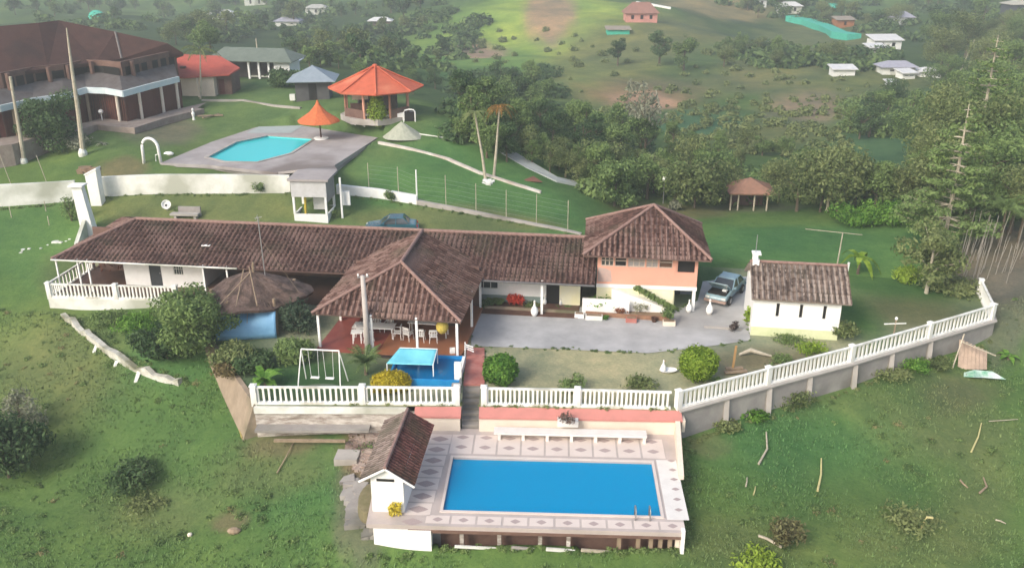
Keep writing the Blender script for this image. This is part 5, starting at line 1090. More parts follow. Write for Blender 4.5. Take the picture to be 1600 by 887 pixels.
# ------------------------------------------------------------------ cars
def car(lab, p, rz, paint, hood_open=False, name='parked_car'):
    t = thing(name, lab, 'car', p, rz)
    prof = [(-2.05, .35), (-2.1, .62), (-2.0, .86), (-1.55, .93), (-.9, .95), (1.0, .9), (1.95, .78), (2.1, .6), (2.08, .35)]
    V = []; hwd = [(.72, .8)] * 9; n = len(prof)
    for s_ in (-1, 1):
        for i, (x, z) in enumerate(prof): wdt = .8 if .4 < z < .9 else .74; wdt *= .93 if abs(x) > 1.9 else 1; V.append((x, s_ * wdt, z))
    Fz = [tuple(range(n)), tuple(range(2 * n - 1, n - 1, -1))] + [(i, (i + 1) % n, n + (i + 1) % n, n + i) for i in range(n)]
    b = part('body', MB().add(V, Fz), paint, t); bv = b.modifiers.new('bevel', 'BEVEL'); bv.width = .07; bv.segments = 3; bv.limit_method = 'ANGLE'
    cab = [(-1.45, .93, .74), (-1.0, 1.38, .6), (.15, 1.4, .6), (.85, .92, .74)]
    V = [(x, s_ * w_, z) for s_ in (-1, 1) for x, z, w_ in cab]; g_ = part('cabin_glass', MB().add(V, [(0, 1, 2, 3), (7, 6, 5, 4), (0, 4, 5, 1), (1, 5, 6, 2), (2, 6, 7, 3)]), GLASS, t)
    rf = part('roof', MB().add([(-1.02, -.62, 1.37), (.17, -.62, 1.39), (.17, .62, 1.39), (-1.02, .62, 1.37), (-.95, -.55, 1.44), (.1, -.55, 1.45), (.1, .55, 1.45), (-.95, .55, 1.44)], [(0, 1, 5, 4), (1, 2, 6, 5), (2, 3, 7, 6), (3, 0, 4, 7), (4, 5, 6, 7), (3, 2, 1, 0)]), paint, t)
    mb = MB()
    for s_ in (-1, 1):
        for a_, b_ in (((-1.47, s_ * .75, .93), (-1.0, s_ * .61, 1.4)), ((.87, s_ * .75, .92), (.15, s_ * .61, 1.41)), ((-.35, s_ * .755, .93), (-.38, s_ * .615, 1.4))): part('pillar', MB().bar(a_, b_, .07, .05), paint, t)
    for x in (-1.28, 1.3):
        for s_ in (-1, 1):
            w1 = MB(); V = []; K = 18
            w1.tube([(x, s_ * .66, .31), (x, s_ * .83, .31)], .31, K); ty_ = part('wheel', w1, TYRE, t); part('rim', MB().tube([(x, s_ * .828, .31), (x, s_ * .845, .31)], .18, 12), METAL, ty_)
    for s_ in (-1, 1):
        part('headlight', MB().box(2.02, 2.1, s_ * .55 - .14, s_ * .55 + .14, .58, .7), mat('lamp_glass', (.7, .7, .65), None, 3, .1), t); part('tail_light', MB().box(-2.12, -2.04, s_ * .58 - .12, s_ * .58 + .12, .62, .78), mat('red_lamp', (.4, .02, .02), None, 3, .2), t)
        part('mirror', MB().box(.55, .7, s_ * .85 - .08, s_ * .85 + .08, .95, 1.07), paint, t)
    part('front_bumper', MB().box(2.05, 2.2, -.76, .76, .34, .52), RUST if hood_open else paint, t); part('rear_bumper', MB().box(-2.2, -2.07, -.76, .76, .36, .52), paint, t)
    if hood_open:
        part('engine_bay', MB().box(1.0, 1.9, -.62, .62, .8, .93), BLACK, t); part('battery', MB().box(1.15, 1.4, .2, .5, .93, 1.02), WHITEC, t); part('open_bonnet', MB().bar((.95, 0, .98), (1.9, 0, 1.62), 1.4, .04), paint, t)
        part('bonnet_stay', MB().tube([(1.6, .55, .9), (1.6, .55, 1.42)], .015, 4), METAL, t)
    return t
car('pale blue hatchback with open bonnet parked beside the pink house', at(1133, 463, .03), R(-122), CARB, True)
pc = ground(613, 363); car('dark teal car half hidden behind the farmhouse roof', pc, R(184), CARD)
mb = MB(); solo('board', 'long grey plank lying on the concrete near the chapel', 'plank', MB().bar((-1.1, .2, .05), (1.2, -.2, .05), .25, .08), CONCL, at(1128, 513, .03)); 
bush('dark clump of dead weeds on the concrete in front of the chapel corner', at(1147, 518, .03), .35, .75, leafmat('dead_weed', (.08, .06, .055), (.16, .13, .12)), 260, .1, seed=57)
# scrap on far right of the wall
t = thing('board_pile', 'pile of leaning weathered boards against the far end of the grey retaining wall', 'boards', ground(1518, 572)); rn = random.Random(6); mb = MB()
for k in range(7): part('board', MB().bar((-.9 + .25 * k, -.4, 0), (-.5 + .26 * k, .8, 1.45 - .12 * k), .3, .04), mat('tan_board', (.45, .34, .26), (.33, .25, .19), 2, .85, .3, 8), t)
part('batten', MB().bar((-1.6, -.7, -.1), (-.6, .5, 2.0), .07, .07), PALEWOOD, t); part('batten', MB().bar((-.8, .3, 1.6), (1.2, -.3, .9), .1, .06), PALEWOOD, t)
solo('plastic_sheet', 'crumpled green and white plastic sheet under the board pile', 'plastic sheet', MB().add([(-1.4, 0, .1), (-.6, -.4, .25), (.2, -.2, .12), (1.5, -.3, .05), (.9, .3, .3), (-.2, .4, .35), (-.9, .3, .2)], [(0, 1, 2, 5, 6), (2, 3, 4, 5)]), mat('green_white_plastic', (.15, .42, .25), (.7, .75, .72), 1.5, .4), ground(1530, 590))

# ------------------------------------------------------------------ upper boundary wall, kiosk, upper pool
def rwall(lab, pxs, hs, th, m, dz=0, name='boundary_wall', depth=.8, sub=4):
    P = [ground(*q) for q in pxs]; o = P[0].copy(); pts = []; z0 = []; z1 = []
    for i in range(len(P) - 1):
        for k in range(sub):
            f = k / sub; q = P[i].lerp(P[i + 1], f); q.z = hz(q.x, q.y) * .5 + q.z * .5; pts.append(q - o); z0.append(q.z - o.z - depth); z1.append(q.z - o.z + hs[i] * (1 - f) + hs[i + 1] * f)
    q = P[-1]; pts.append(q - o); z0.append(q.z - o.z - depth); z1.append(q.z - o.z + hs[-1]); t = thing(name, lab, 'wall', o)
    part('wall', MB().ringwall(pts, th, z0, z1), m, t); return t, P
rwall('stained white boundary wall left of the white gate pillars', [(-60, 324), (0, 322), (60, 318), (122, 313)], [1.9, 1.9, 1.85, 1.8], .3, WHITEOLD)
rwall('long stained white boundary wall under the upper pool terrace', [(163, 306), (250, 302), (340, 301), (455, 301)], [1.75, 1.7, 1.65, 1.55], .3, WHITEOLD)
rwall('short white boundary wall right of the kiosk', [(527, 302), (590, 308), (652, 318)], [.8, .75, .75], .35, WHITEC)
rwall('low pale kerb wall running right under the wire fence toward the pink house', [(652, 318), (720, 330), (800, 345), (870, 358), (908, 366)], [.32, .28, .2, .15, .1], .35, CONCL, name='kerb_wall')
for u, v, h, lab, k in ((142, 366, 4.1, 'tall white gate pillar, the left and larger of the pair at the wall gap', .52), (154, 318, 2.6, 'white gate pillar with pointed top, the right one of the pair', .45)):
    p = ground(u, v); t = thing('gate_pillar', lab, 'pillar', p); part('shaft', MB().add([(-k, -k * .8, -.4), (k, -k * .8, -.4), (k, k * .8, -.4), (-k, k * .8, -.4), (-k * .75 - .35, -k * .6, h), (k * .75 - .35, -k * .6, h), (k * .75 - .35, k * .6, h), (-k * .75 - .35, k * .6, h)] if k > .5 else [(-k, -k, -.4), (k, -k, -.4), (k, k, -.4), (-k, k, -.4), (-k - .1, -k, h), (k, -k, h + .5), (k, k, h + .5), (-k - .1, k, h)], [(3, 2, 1, 0), (4, 5, 6, 7), (0, 1, 5, 4), (1, 2, 6, 5), (2, 3, 7, 6), (3, 0, 4, 7)]), WHITEC, t)
    part('cap', MB().box(-k - .42, k - .3, -k, k, h, h + .12) if k > .5 else MB().bar((-k - .15, 0, h + .08), (k + .05, 0, h + .6), .95, .12), WHITEC, t)
rwall('white curved wall stepping down from the tall gate pillar to the farmhouse roof', [(143, 352), (137, 368), (120, 388)], [1.9, 1.5, .4], .3, WHITEOLD)
rocks('line of white stones on the grass left of the farmhouse roof', [(20, 392), (110, 372), (112, 376), (24, 398)], 14, .08, .2, WHITEOLD, 7)
# kiosk
KO = at(461, 352, .6); KO.z = .6
t = thing('kiosk', 'narrow white kiosk tower with open serving hatch under the corner of the upper pool deck', 'kiosk', KO, R(-4))
kx, ky, kh = 2.85, 2.6, 3.9
part('base_wall', wallx(MB(), 0, kx, 0, 0 - 1, 1.0, .12).box(0, .12, .12, ky, -1, 1.0).box(kx - .12, kx, .12, ky, -1, 1.0).box(0, kx, ky, ky + .12, -1, 1.0), WHITEC, t)
for x, y in ((0, 0), (kx - .16, 0), (0, ky - .1), (kx - .16, ky - .1)): part('post', MB().box(x - .02, x + .16, y - .03, y + .15, 1.0, 2.5), WHITEC, t)
part('inner_wall', MB().box(1.3, 2.3, 1.4, 1.5, 1.0, 2.5), WHITEOLD, t); part('yellow_pipe', MB().tube([(.85, .5, .9), (.95, .5, 3.0)], .1, 8), mat('yellow_paint', (.6, .45, .05), (.5, .38, .05), 3, .6), t)
part('upper_panel', MB().box(-.06, kx + .04, -.05, .08, 2.48, kh - .05).box(-.06, .08, .08, ky, 2.48, kh - .05), mat('grey_white_panel', (.56, .56, .56), (.46, .46, .45), 1.2, .8), t); part('side_panel', MB().box(kx - .1, kx + .04, .082, ky, 2.0, kh - .05), CONC, t)  # right panel greyer than the front, the shade of that side painted in
part('roof_slab', MB().box(-.25, kx + .3, -.25, ky + .3, kh - .05, kh + .13), UDECK, t); kl = local(KO, R(-4)); k1, k2 = kl(at(520, 260, UZ)), kl(at(428, 271, UZ)); k1.z = k2.z = UZ - KO.z - .05
part('rear_slab', MB().slab([(-.2, ky + .31, kh + .1), (kx + .3, ky + .31, kh + .1), tuple(k1 + Vector((0, .6, 0))), tuple(k2 + Vector((0, .6, 0)))], .22), UDECK, t)
part('side_post', MB().box(kx + .9, kx + 1.05, .9, 1.05, -1, 3.9), WHITEC, t); part('side_post', MB().box(kx + .9, kx + 1.6, 1.4, 1.6, 1.4, 2.6), WHITEC, t)
bush('leafy pot plant on the right side of the kiosk', KO + Vector((kx + .45, .6, .3)), .35, 1.1, LEAFM, 200, .12, seed=61)
# upper pool deck
t = UP = thing('swimming_pool', 'turquoise swimming pool on a raised weathered grey terrace with an orange parasol', 'swimming pool', UPD[0])
o = UPD[0]; U = [p - o for p in UPD]
wp = [at(322, 246, UZ), at(368, 222, UZ), at(418, 212, UZ), at(492, 217, UZ), at(455, 240, UZ), at(402, 254, UZ), at(350, 253, UZ)]
wp = [p - o for p in wp]
def ringfill(outer_, inner_, z=0):
    b = bmesh.new(); a = [b.verts.new(tuple(p)) for p in outer_]; c = [b.verts.new(tuple(p)) for p in inner_]
    ed = [b.edges.new((a[i], a[(i + 1) % len(a)])) for i in range(len(a))] + [b.edges.new((c[i], c[(i + 1) % len(c)])) for i in range(len(c))]
    bmesh.ops.triangle_fill(b, edges=ed, use_beauty=True)
    r = bmesh.ops.extrude_face_region(b, geom=b.faces[:])
    for v_ in [x for x in r['geom'] if isinstance(x, bmesh.types.BMVert)]: v_.co.z -= .3
    bmesh.ops.recalc_face_normals(b, faces=b.faces); me = bpy.data.meshes.new('deck'); b.to_mesh(me); b.free(); me.materials.append(UDECK); return me
part('deck', ringfill(U, wp), t)if False else part('deck', ringfill(U, wp), None, t)
TQ = mat('turquoise_basin', (.2, .8, .8), (.17, .74, .76), .6, .4)
part('basin', MB().slab([p + Vector((0, 0, -1.3)) for p in wp], .1).ringwall([tuple(p) for p in wp] + [tuple(wp[0])], .08, -1.35, -.05), TQ, t)
part('water', MB().slab([p + Vector((0, 0, -.15)) for p in wp], .03), watermat('turquoise_water', (.8, 1, 1), (.08, .75, .78)), t)
part('pool_edge', MB().ringwall([tuple(p) for p in wp] + [tuple(wp[0])], .35, .005, .06), CONCL, t)
part('support_wall', MB().ringwall([tuple(p * .985 + Vector((.2, .2, 0))) for p in U[:1] + U[:0:-1]], .25, -3.2, -.305), CONC, t)
part('raised_step', MB().slab([p - o for p in (at(372, 208, UZ + .02), at(402, 197, UZ + .02), at(474, 195, UZ + .02), at(440, 210, UZ + .02))], .0) if False else MB().add([tuple(p - o) for p in (at(385, 208, UZ + .03), at(404, 198, UZ + .03), at(474, 196, UZ + .03), at(455, 208, UZ + .03))], [(3, 2, 1, 0)]), GREYROOF if False else mat('pale_slab', (.4, .44, .42), (.34, .38, .36), 1, .8), t)
p = at(238, 253, UZ + .02); t = thing('slide_arch', 'thick white arched handrail at the left end of the upper pool', 'handrail', p, R(-8)); pts = []
for a in np.linspace(0, math.pi, 13): pts.append((-.78 * math.cos(a) , 0, 1.35 + .85 * math.sin(a)))
part('arch', MB().tube([(-.85, 0, -.4)] + pts + [(.85, 0, -.1)], .14, 8), WHITEC, t, True); part('inner_rail', MB().tube([(.2, .3, 0), (.25, .3, .6), (.6, .3, .7)], .05, 6), WHITEC, t)
solo('float', 'small white pool toy on the deck beside the arched handrail', 'float', MB().lathe([(0, 0), (.4, .05), (.5, .2), (.3, .35), (0, .38)], 12, sq=(1, .5)), WHITEC, at(264, 243, UZ))
p = at(502, 217, UZ); t = thing('parasol', 'orange pointed parasol beside the turquoise upper pool', 'parasol', p)
part('pole', MB().tube([(0, 0, 0), (-.1, 0, 3.8)], .08, 8), DARKWOOD, t)
n = 8; V = []
prf = [(.05, 3.95), (.28, 3.45), (.9, 2.75), (2.1, 1.95), (2.2, 1.82)]
for r, z in prf:
    for k in range(n * 2): a = math.pi * k / n; rr = r * (1 if k % 2 == 0 else .955); V.append((rr * math.cos(a) - .1, rr * math.sin(a), z))
Fz = [(i * 16 + k, i * 16 + (k + 1) % 16, (i + 1) * 16 + (k + 1) % 16, (i + 1) * 16 + k) for i in range(4) for k in range(16)] + [tuple(range(16))[::-1]]
oo = part('canopy', MB().add(V, Fz), ORANGEUMB, t); oo.modifiers.new('s', 'SOLIDIFY').thickness = .05
part('base', MB().lathe([(0, 0), (.75, .02), (.75, .14), (.0, .16)], 18), WHITEC, t); 
for k in range(8): a = math.pi * k / 4; part('rib', MB().tube([(-.1, 0, 2.9), (2.0 * math.cos(a) - .1, 2.0 * math.sin(a), 1.95)], .025, 4), DARKWOOD, t)
# rails and kerbs on the green slope
P = [ground(u, v) for u, v in ((592, 224), (640, 234), (700, 250), (750, 272), (800, 288), (845, 302))]; o = P[0]
solo('kerb', 'long tan and white kerb running down the green slope from the upper pool', 'kerb', MB().ringwall([p - o for p in P], .3, [p.z - o.z - .4 for p in P], [p.z - o.z + .22 for p in P]), mat('tan_kerb', (.4, .33, .28), (.6, .57, .53), .5, .9), o)
P = [ground(u, v) for u, v in ((788, 237), (830, 262), (870, 282), (916, 291))]; o = P[0]
solo('concrete_ramp', 'grey-white concrete drain strip curving down along the hedge', 'drain', MB().ringwall([p - o for p in P], 1.5, [p.z - o.z - .6 for p in P], [p.z - o.z + .18 for p in P]), mat('pale_grey_strip', (.42, .45, .44), (.34, .37, .36), 1, .85), o)
solo('board', 'small brown triangular board lying on the green slope', 'board', MB().slab([(-.9, 0, .15), (.9, -.35, .1), (.1, .9, .3)], .06), mat('red_brown_board', (.2, .09, .06), (.15, .07, .05), 2, .9), ground(832, 284))
p = ground(628, 213); t = thing('net_heap', 'pale translucent net heaped like a tent behind the upper pool', 'net', p)
V = [(0, 0, 1.5)]; rn = random.Random(8); K = 22
for i in range(1, 6):
    for k in range(K): a = 2 * math.pi * k / K; f = i / 5; V.append((2.15 * f * math.cos(a) * (1 + .06 * math.sin(5 * a)) + .2 * f, 1.5 * f * math.sin(a), 1.5 * (1 - f) ** 1.1 + .06 * rn.random() * (i < 5) - .1 * f))
Fz = [(0, 1 + k, 1 + (k + 1) % K) for k in range(K)] + [(1 + (i - 1) * K + k, 1 + i * K + k, 1 + i * K + (k + 1) % K, 1 + (i - 1) * K + (k + 1) % K) for i in range(1, 5) for k in range(K)]
part('net', MB().add(V, Fz), mat('pale_net', (.4, .41, .33), (.3, .32, .25), 3, .9), t); q = [ground(u, v) - p for u, v in ((655, 211), (690, 216), (712, 222))]; part('rope', MB().tube([x + Vector((0, 0, .1)) for x in q], .07, 5), WHITEOLD, t)
# wire fence
t = thing('wire_fence', 'line of thin pale posts of a wire fence across the green slope', 'fence', ground(577, 300)); o = t.location.copy(); prev = None; wr = MB()
for u, v, h in ((577, 300, 2.6), (623, 306, 2.6), (652, 318, 3.0), (697, 323, 2.8), (744, 333, 2.6), (791, 341, 2.5), (838, 350, 2.6), (887, 360, 2.6)):
    p = ground(u, v) - o; part('post', MB().tube([p - Vector((0, 0, .3)), p + Vector((0, 0, h))], .035 if u != 652 else .07, 6), PALEWOOD if u != 652 else WHITEC, t)
    if prev: 
        for k in (.45, .85, 1.25, 1.65, 2.05, 2.4): wr.tube([prev + Vector((0, 0, k)), p + Vector((0, 0, k))], .006, 3)
    prev = p
part('wire', wr, METAL, t)
t = thing('wire_fence', 'two thin leaning posts of a wire fence on the grass by the two tall palms', 'fence', ground(12, 288)); o = t.location.copy()
for u, v, h in ((18, 288, 2.8), (74, 286, 2.6)): p = ground(u, v) - o; part('post', MB().tube([p - Vector((0, 0, .3)), p + Vector((-.5, 0, h))], .035, 5), PALEWOOD, t)
t = thing('wire_fence', 'row of short thin posts below the left white boundary wall', 'fence', ground(18, 334)); o = t.location.copy()
for u, v, h in ((18, 340, 1.0), (72, 330, .9), (77, 352, .8)): p = ground(u, v) - o; part('post', MB().tube([p - Vector((0, 0, .3)), p + Vector((0, 0, h))], .04, 5), PALEWOOD, t)
# white ring and low slab on the grass behind the roof
p = ground(261, 330); t = thing('satellite_dish', 'round white satellite dish standing on the grass behind the farmhouse', 'satellite dish', p, .2)
mb = MB(); mb.lathe([(0, -.16), (.2, -.13), (.36, .0), (.4, .0), (.38, -.05), (.2, -.18), (0, -.2)], 18); d = part('dish', mb, WHITEC, t); d.rotation_euler = (R(70), 0, 0); d.location = (0, 0, .6); part('feed', MB().tube([(0, 0, .6), (.03, -.35, .6)], [.05, .07], 6), BLACK, t); part('stand', MB().tube([(0, .1, -.1), (0, .08, .6)], .04, 6), METAL, t)
p = ground(290, 342); t = thing('stone_bench', 'low pale stone bench with a slab seat on the grass behind the farmhouse', 'bench', p, R(-4)); part('seat', MB().box(-1.2, 1.2, -.3, .3, .35, .5), CONCL, t); part('backrest', MB().box(-.7, 1.2, .35, .55, -.1, .95), CONC, t)
for x in (-.9, .8): part('leg', MB().box(x, x + .2, -.2, .25, -.2, .35), CONCL, t)
bush('small dark plant beside the low stone bench', ground(277, 333), .3, .5, LEAFM, 140, .1, seed=62)
bush('small green bush in front of the long white boundary wall', ground(407, 302), .65, 1.1, LEAFM, 420, .13, seed=63)
bush('small bush against the short white wall right of the kiosk', ground(608, 314), .6, 1.1, LEAFM, 420, .13, seed=64)
bush('thin shrub by the tall white gate pillar', ground(112, 345), .9, 2.4, LEAFM, 700, .14, seed=65, trunk=True)
rocks('brown earth heap behind the gate pillars', [(125, 262), (158, 262), (155, 275), (128, 275)], 30, .15, .4, DIRT, 9)

# ------------------------------------------------------------------ red gazebo and neighbours
GC = ground(590, 178); t = thing('gazebo', 'large open gazebo with orange-red octagonal roof', 'gazebo', GC, R(8))
def pyr(rad, z0, z1, n=8, sq=(1, 1), drop=.12, off=0): 
    mb = MB(); V = [(0, 0, z1)]; 
    for f in (.12, .55, 1.0):
        for k in range(n): a = 2 * math.pi * k / n + off; V.append((rad * f * math.cos(a) * sq[0], rad * f * math.sin(a) * sq[1], z1 - (z1 - z0) * f ** .9))
    for k in range(n): a = 2 * math.pi * k / n + off; V.append((rad * .99 * math.cos(a) * sq[0], rad * .99 * math.sin(a) * sq[1], z0 - drop))
    F_ = [(0, 1 + k, 1 + (k + 1) % n) for k in range(n)] + [(1 + i * n + k, 1 + (i + 1) * n + k, 1 + (i + 1) * n + (k + 1) % n, 1 + i * n + (k + 1) % n) for i in range(3) for k in range(n)] + [tuple(1 + 3 * n + k for k in range(n))]
    return mb.add(V, F_)
part('roof', pyr(5.0, 2.85, 5.0), ORANGEROOF, t); part('roof_cap', MB().lathe([(.3, 0), (.28, .25), (.15, .35), (0, .36)], 8, (0, 0, 4.85)), ORANGEROOF, t)
mb = MB(); [mb.tube([(.3 * math.cos(math.pi * k / 4), .3 * math.sin(math.pi * k / 4), 4.97), (2.75 * math.cos(math.pi * k / 4), 2.75 * math.sin(math.pi * k / 4), 3.86), (5.0 * math.cos(math.pi * k / 4), 5.0 * math.sin(math.pi * k / 4), 2.9)], .07, 5) for k in range(8)]; part('hip_cap', mb, ORANGEROOF, t)
part('floor', MB().lathe([(3.9, -.5), (3.9, .12), (0, .12)], 8), CONCL, t)
for k in range(8): a = math.pi * k / 4 + .39; part('post', MB().tube([(3.5 * math.cos(a), 3.5 * math.sin(a), .1), (3.5 * math.cos(a), 3.5 * math.sin(a), 3.05)], .13, 8), SALMON if k % 2 else mat('brick_post', (.35, .17, .11), (.28, .13, .09), 4, .9), t)
mb = MB(); ring = [(3.55 * math.cos(a), 3.55 * math.sin(a)) for a in np.arange(math.pi * 1.125, math.pi * 2.2, math.pi / 4)]; part('brick_parapet', MB().ringwall(ring[:2], .18, .1, 1.0), BROWNW, t); part('brick_parapet', mb.ringwall(ring[2:4], .18, .1, 1.0), mat('brick_parapet', (.24, .15, .11), (.17, .11, .08), 3, .9), t)
part('back_wall', MB().ringwall([(2.2 * math.cos(a), 2.2 * math.sin(a)) for a in np.arange(.3, 2.9, .3)], .15, .1, 2.6), GREYROOF, t)
part('counter', MB().box(-2.8, -.6, -.5, .0, .1, 1.2), BROWNW, t); part('shelf', MB().box(-2.6, -.9, .2, .4, 1.5, 2.2), CREAM, t)
rwall('low white curved wall in front of the orange-roofed gazebo', [(543, 184), (566, 188), (600, 190), (636, 187)], [.5, .55, .65, .75], .35, WHITEC, name='garden_wall')
p = ground(640, 190); t = thing('gate_arch', 'small white arched gate at the right end of the gazebo wall', 'gate', p); part('arch', MB().tube([(-.6, 0, -.2), (-.6, 0, .9), (-.45, 0, 1.15), (0, 0, 1.25), (.45, 0, 1.2), (.6, 0, 1.0), (.6, 0, -.2)], .07, 6), WHITEC, t); part('panel', MB().box(-.5, .5, .0, .06, 0, .95), BLACK, t)
def cone_tree(lab, p, r, h, m, n, size, seed, name='conical_shrub', group=None):
    bl = [(0, 0, h * f, r * (1 - abs(f - .35) * 1.1) + .05, r * (1 - abs(f - .35) * 1.1) + .05, h * .14) for f in (.1, .22, .35, .5, .62, .75, .88)]
    t = thing(name, lab, 'shrub', p, 0, group); part('foliage', leaves(bl, n, size, seed=seed, shell=.6), m, t); part('stem', MB().tube([(0, 0, -.1), (0, 0, h * .6)], [.08, .03], 5), BARK, t); return t
cone_tree('tall olive-green conical shrub in front of the orange-roofed gazebo', ground(590, 197), 1.15, 4.2, LEAFY, 2200, .16, 71)
p = ground(492, 152); t = thing('small_hut', 'dark square hut with blue-grey pyramid roof left of the orange-roofed gazebo', 'hut', p, R(5))
part('roof', pyr(3.9, 2.2, 3.7, 4, off=math.pi / 4, drop=.08), BLUEROOF, t); part('wall', MB().box(-1.9, 1.9, -1.9, 1.9, -.3, 2.2), mat('dark_grey_wall', (.07, .07, .075), (.1, .1, .1), 1, .8), t); part('door', MB().box(-.4, .5, -1.93, -1.903, 0, 1.9), BLACK, t); part('doorstep', MB().box(-2.6, -2.0, -2.0, -1.6, 0, .7), WHITEOLD, t)
# green-roof house
p = ground(400, 122); GH = p; t = thing('bungalow', 'long low bungalow with grey-green sheet roof and white veranda columns', 'bungalow', p, R(-6))
part('roof', MB().add([(-6.2, -2, 2.6), (6.0, -2.2, 2.5), (6.4, 3, 2.7), (-6.5, 4, 2.8), (-4.4, 1, 4.0), (4.0, 1, 3.9), (-6.2, -2, 2.5), (6.0, -2.2, 2.4), (6.4, 3, 2.6), (-6.5, 4, 2.7)], [(0, 1, 5, 4), (1, 2, 5), (2, 3, 4, 5), (3, 0, 4), (9, 8, 7, 6), (0, 6, 7, 1), (1, 7, 8, 2), (2, 8, 9, 3), (3, 9, 6, 0)]), GREENROOF, t)
part('wall', MB().box(-5.6, 4.2, .6, 3, -.5, 2.6), mat('shaded_wall', (.06, .05, .045), (.1, .09, .08), 1, .8), t); part('white_wall', MB().box(3.2, 5.4, -1.4, 2.6, -.5, 2.4), WHITEC, t); part('window', MB().box(4.0, 4.6, -1.43, -1.403, .8, 1.6), GLASS, t)
for x in (-5.4, -3.3, -.4, 1.0, 2.4): part('column', MB().box(x, x + .25, -1.6, -1.35, -.4, 2.5), WHITEC, t)
part('railing', MB().box(-.4, 3.2, -1.55, -1.45, .4, .55).box(-.4, 3.2, -1.55, -1.45, 0, .1), WHITEOLD, t)
p = ground(448, 118); t = thing('annex', 'small annex with pale blue-white roof at the right end of the bungalow', 'annex', p, R(-10)); part('roof', MB().slab([(-1.8, -1.5, 2.1), (2.0, -1.6, 1.9), (2.2, 1.8, 2.4), (-1.6, 1.8, 2.6)], .12), mat('pale_blue_sheet', (.5, .56, .64), (.42, .48, .55), 1.4, .5), t); part('wall', MB().box(-1.4, 1.6, -1.1, 1.4, -.6, 1.95), WHITEOLD, t)
# hedge by bungalow
bush('dense rounded dark hedge between the bungalow and the blue-grey hut', ground(452, 136), 2.6, 2.4, LEAFD, 3500, .22, seed=72, nb=16)
# red-roof shed
p = ground(312, 149); t = thing('shed', 'cream shed with faded red low-pitched roof behind the brown resort building', 'shed', p, R(-3))
part('roof', MB().add([(-4.2, -1.0, 2.5), (-1.0, -1.6, 2.4), (4.2, -.6, 2.65), (5.0, 1.2, 3.2), (1.5, 4.2, 4.2), (-4.2, 4.2, 4.4), (-4.2, -1.0, 2.35), (-1.0, -1.6, 2.25), (4.2, -.6, 2.5), (5.0, 1.2, 3.0), (1.5, 4.2, 4.0), (-4.2, 4.2, 4.2)], [(0, 1, 2, 3, 4, 5), (11, 10, 9, 8, 7, 6)] + [(i, i + 6, (i + 1) % 6 + 6, (i + 1) % 6) for i in range(6)]), REDROOF, t)
part('wall', MB().box(-3.6, 2.2, -.6, 3.5, -.6, 2.3), CREAM, t); part('wing_wall', MB().box(2.2, 4.0, .4, 3.5, -.6, 2.5), BROWNW, t)
for x, w_ in ((-3.0, 1.1), (2.4, .7)): d = part('door', MB().box(x, x + w_, (-.63 if x < 0 else .37), (-.603 if x < 0 else .397), -.3, 1.9), REDWOOD, t)
part('column', MB().tube([(-3.6, -1.0, -.6), (-3.6, -1.0, 2.4)], .12, 6), CREAM, t); part('column', MB().tube([(.4, -1.2, -.6), (.4, -1.2, 2.3)], .1, 6), CREAM, t); part('chimney', MB().box(-2.2, -1.6, .5, .9, 2.9, 3.4), BROWNW, t)

# ------------------------------------------------------------------ resort building
BO = Vector((-45, 98, 4)); t = thing('resort_building', 'large two-storey brown building with huge dark shingle roof and white curved canopy edge', 'building', BO)
def rel(u, v, z): return at(u, v, z) - BO
ev = [rel(-120, 128, 10), rel(0, 117, 10), rel(75, 107, 10), rel(150, 97, 10), rel(190, 92, 10), rel(286, 83, 10)]
rg = [rel(-160, 44, 14), rel(0, 41, 14), rel(60, 36, 14), rel(92, 32, 14), rel(180, 50, 12.6), rel(262, 68, 11.2)]
V = [tuple(p) for p in ev + rg]; b = [tuple(p - Vector((0, 0, .35))) for p in ev]; back = [tuple(p + Vector((-6, 12, -4))) for p in rg]
n = 6; F_ = [(i, i + 1, n + i + 1, n + i) for i in range(5)]
V += b; F_ += [(i, 12 + i, 13 + i, i + 1) for i in range(5)]; V += back; F_ += [(6 + i, 7 + i, 19 + i, 18 + i) for i in range(5)]; F_ += [(5, 17, 23, 11)] 
V += [tuple(Vector(q) + Vector((0, 0, -.35))) for q in [V[18], V[23]]]
F_ += [(12, 13, 14, 15, 16, 17, 23, 18)]
o = part('roof', MB().add(V, F_), BROWNROOF, t)
part('roof_fold', MB().tube([rg[4] + Vector((0, 0, .03)), ev[4] + Vector((0, 0, .05))], .12, 5), mat('grey_flashing', (.2, .18, .17), None, 3, .7), t)
fa = [rel(-90, 178, 7.5), rel(0, 170, 7.5), rel(52, 158, 7.5), rel(100, 151, 7.6), rel(135, 141, 7.7), rel(165, 142, 7.7), rel(192, 147, 7.6), rel(235, 135, 7.6), rel(279, 124, 7.6)]
mb = MB()
for i in range(8): mb.bar(fa[i], fa[i + 1], .2, .62, .05)
part('canopy_fascia', mb, mat('pale_blue_white_fascia', (.55, .66, .68), (.66, .72, .72), .8, .6), t)
up = [p + Vector((-1.6, 3.6, 1.3)) for p in fa]
V = [tuple(p + Vector((0, 0, .15))) for p in fa] + [tuple(p) for p in up] + [tuple(p + Vector((0, 0, -.1))) for p in fa] + [tuple(p + Vector((0, 0, -.25))) for p in up]
F_ = [(i, i + 1, 10 + i, 9 + i) for i in range(8)] + [(18 + i, 27 + i, 28 + i, 19 + i) for i in range(8)] + [(i, 18 + i, 19 + i, i + 1) for i in range(8)]
part('canopy_roof', MB().add(V, F_), mat('dark_canopy_roof', (.085, .07, .065), (.13, .12, .115), 1, .85), t)
gl = [p + Vector((-.4, 1.0, 0)) for p in fa]
part('ground_floor_wall', MB().ringwall([tuple(p) for p in gl], .3, -.9, 3.6), REDWOOD, t)
uw = [p + Vector((-1.5, 4.0, 0)) for p in fa]
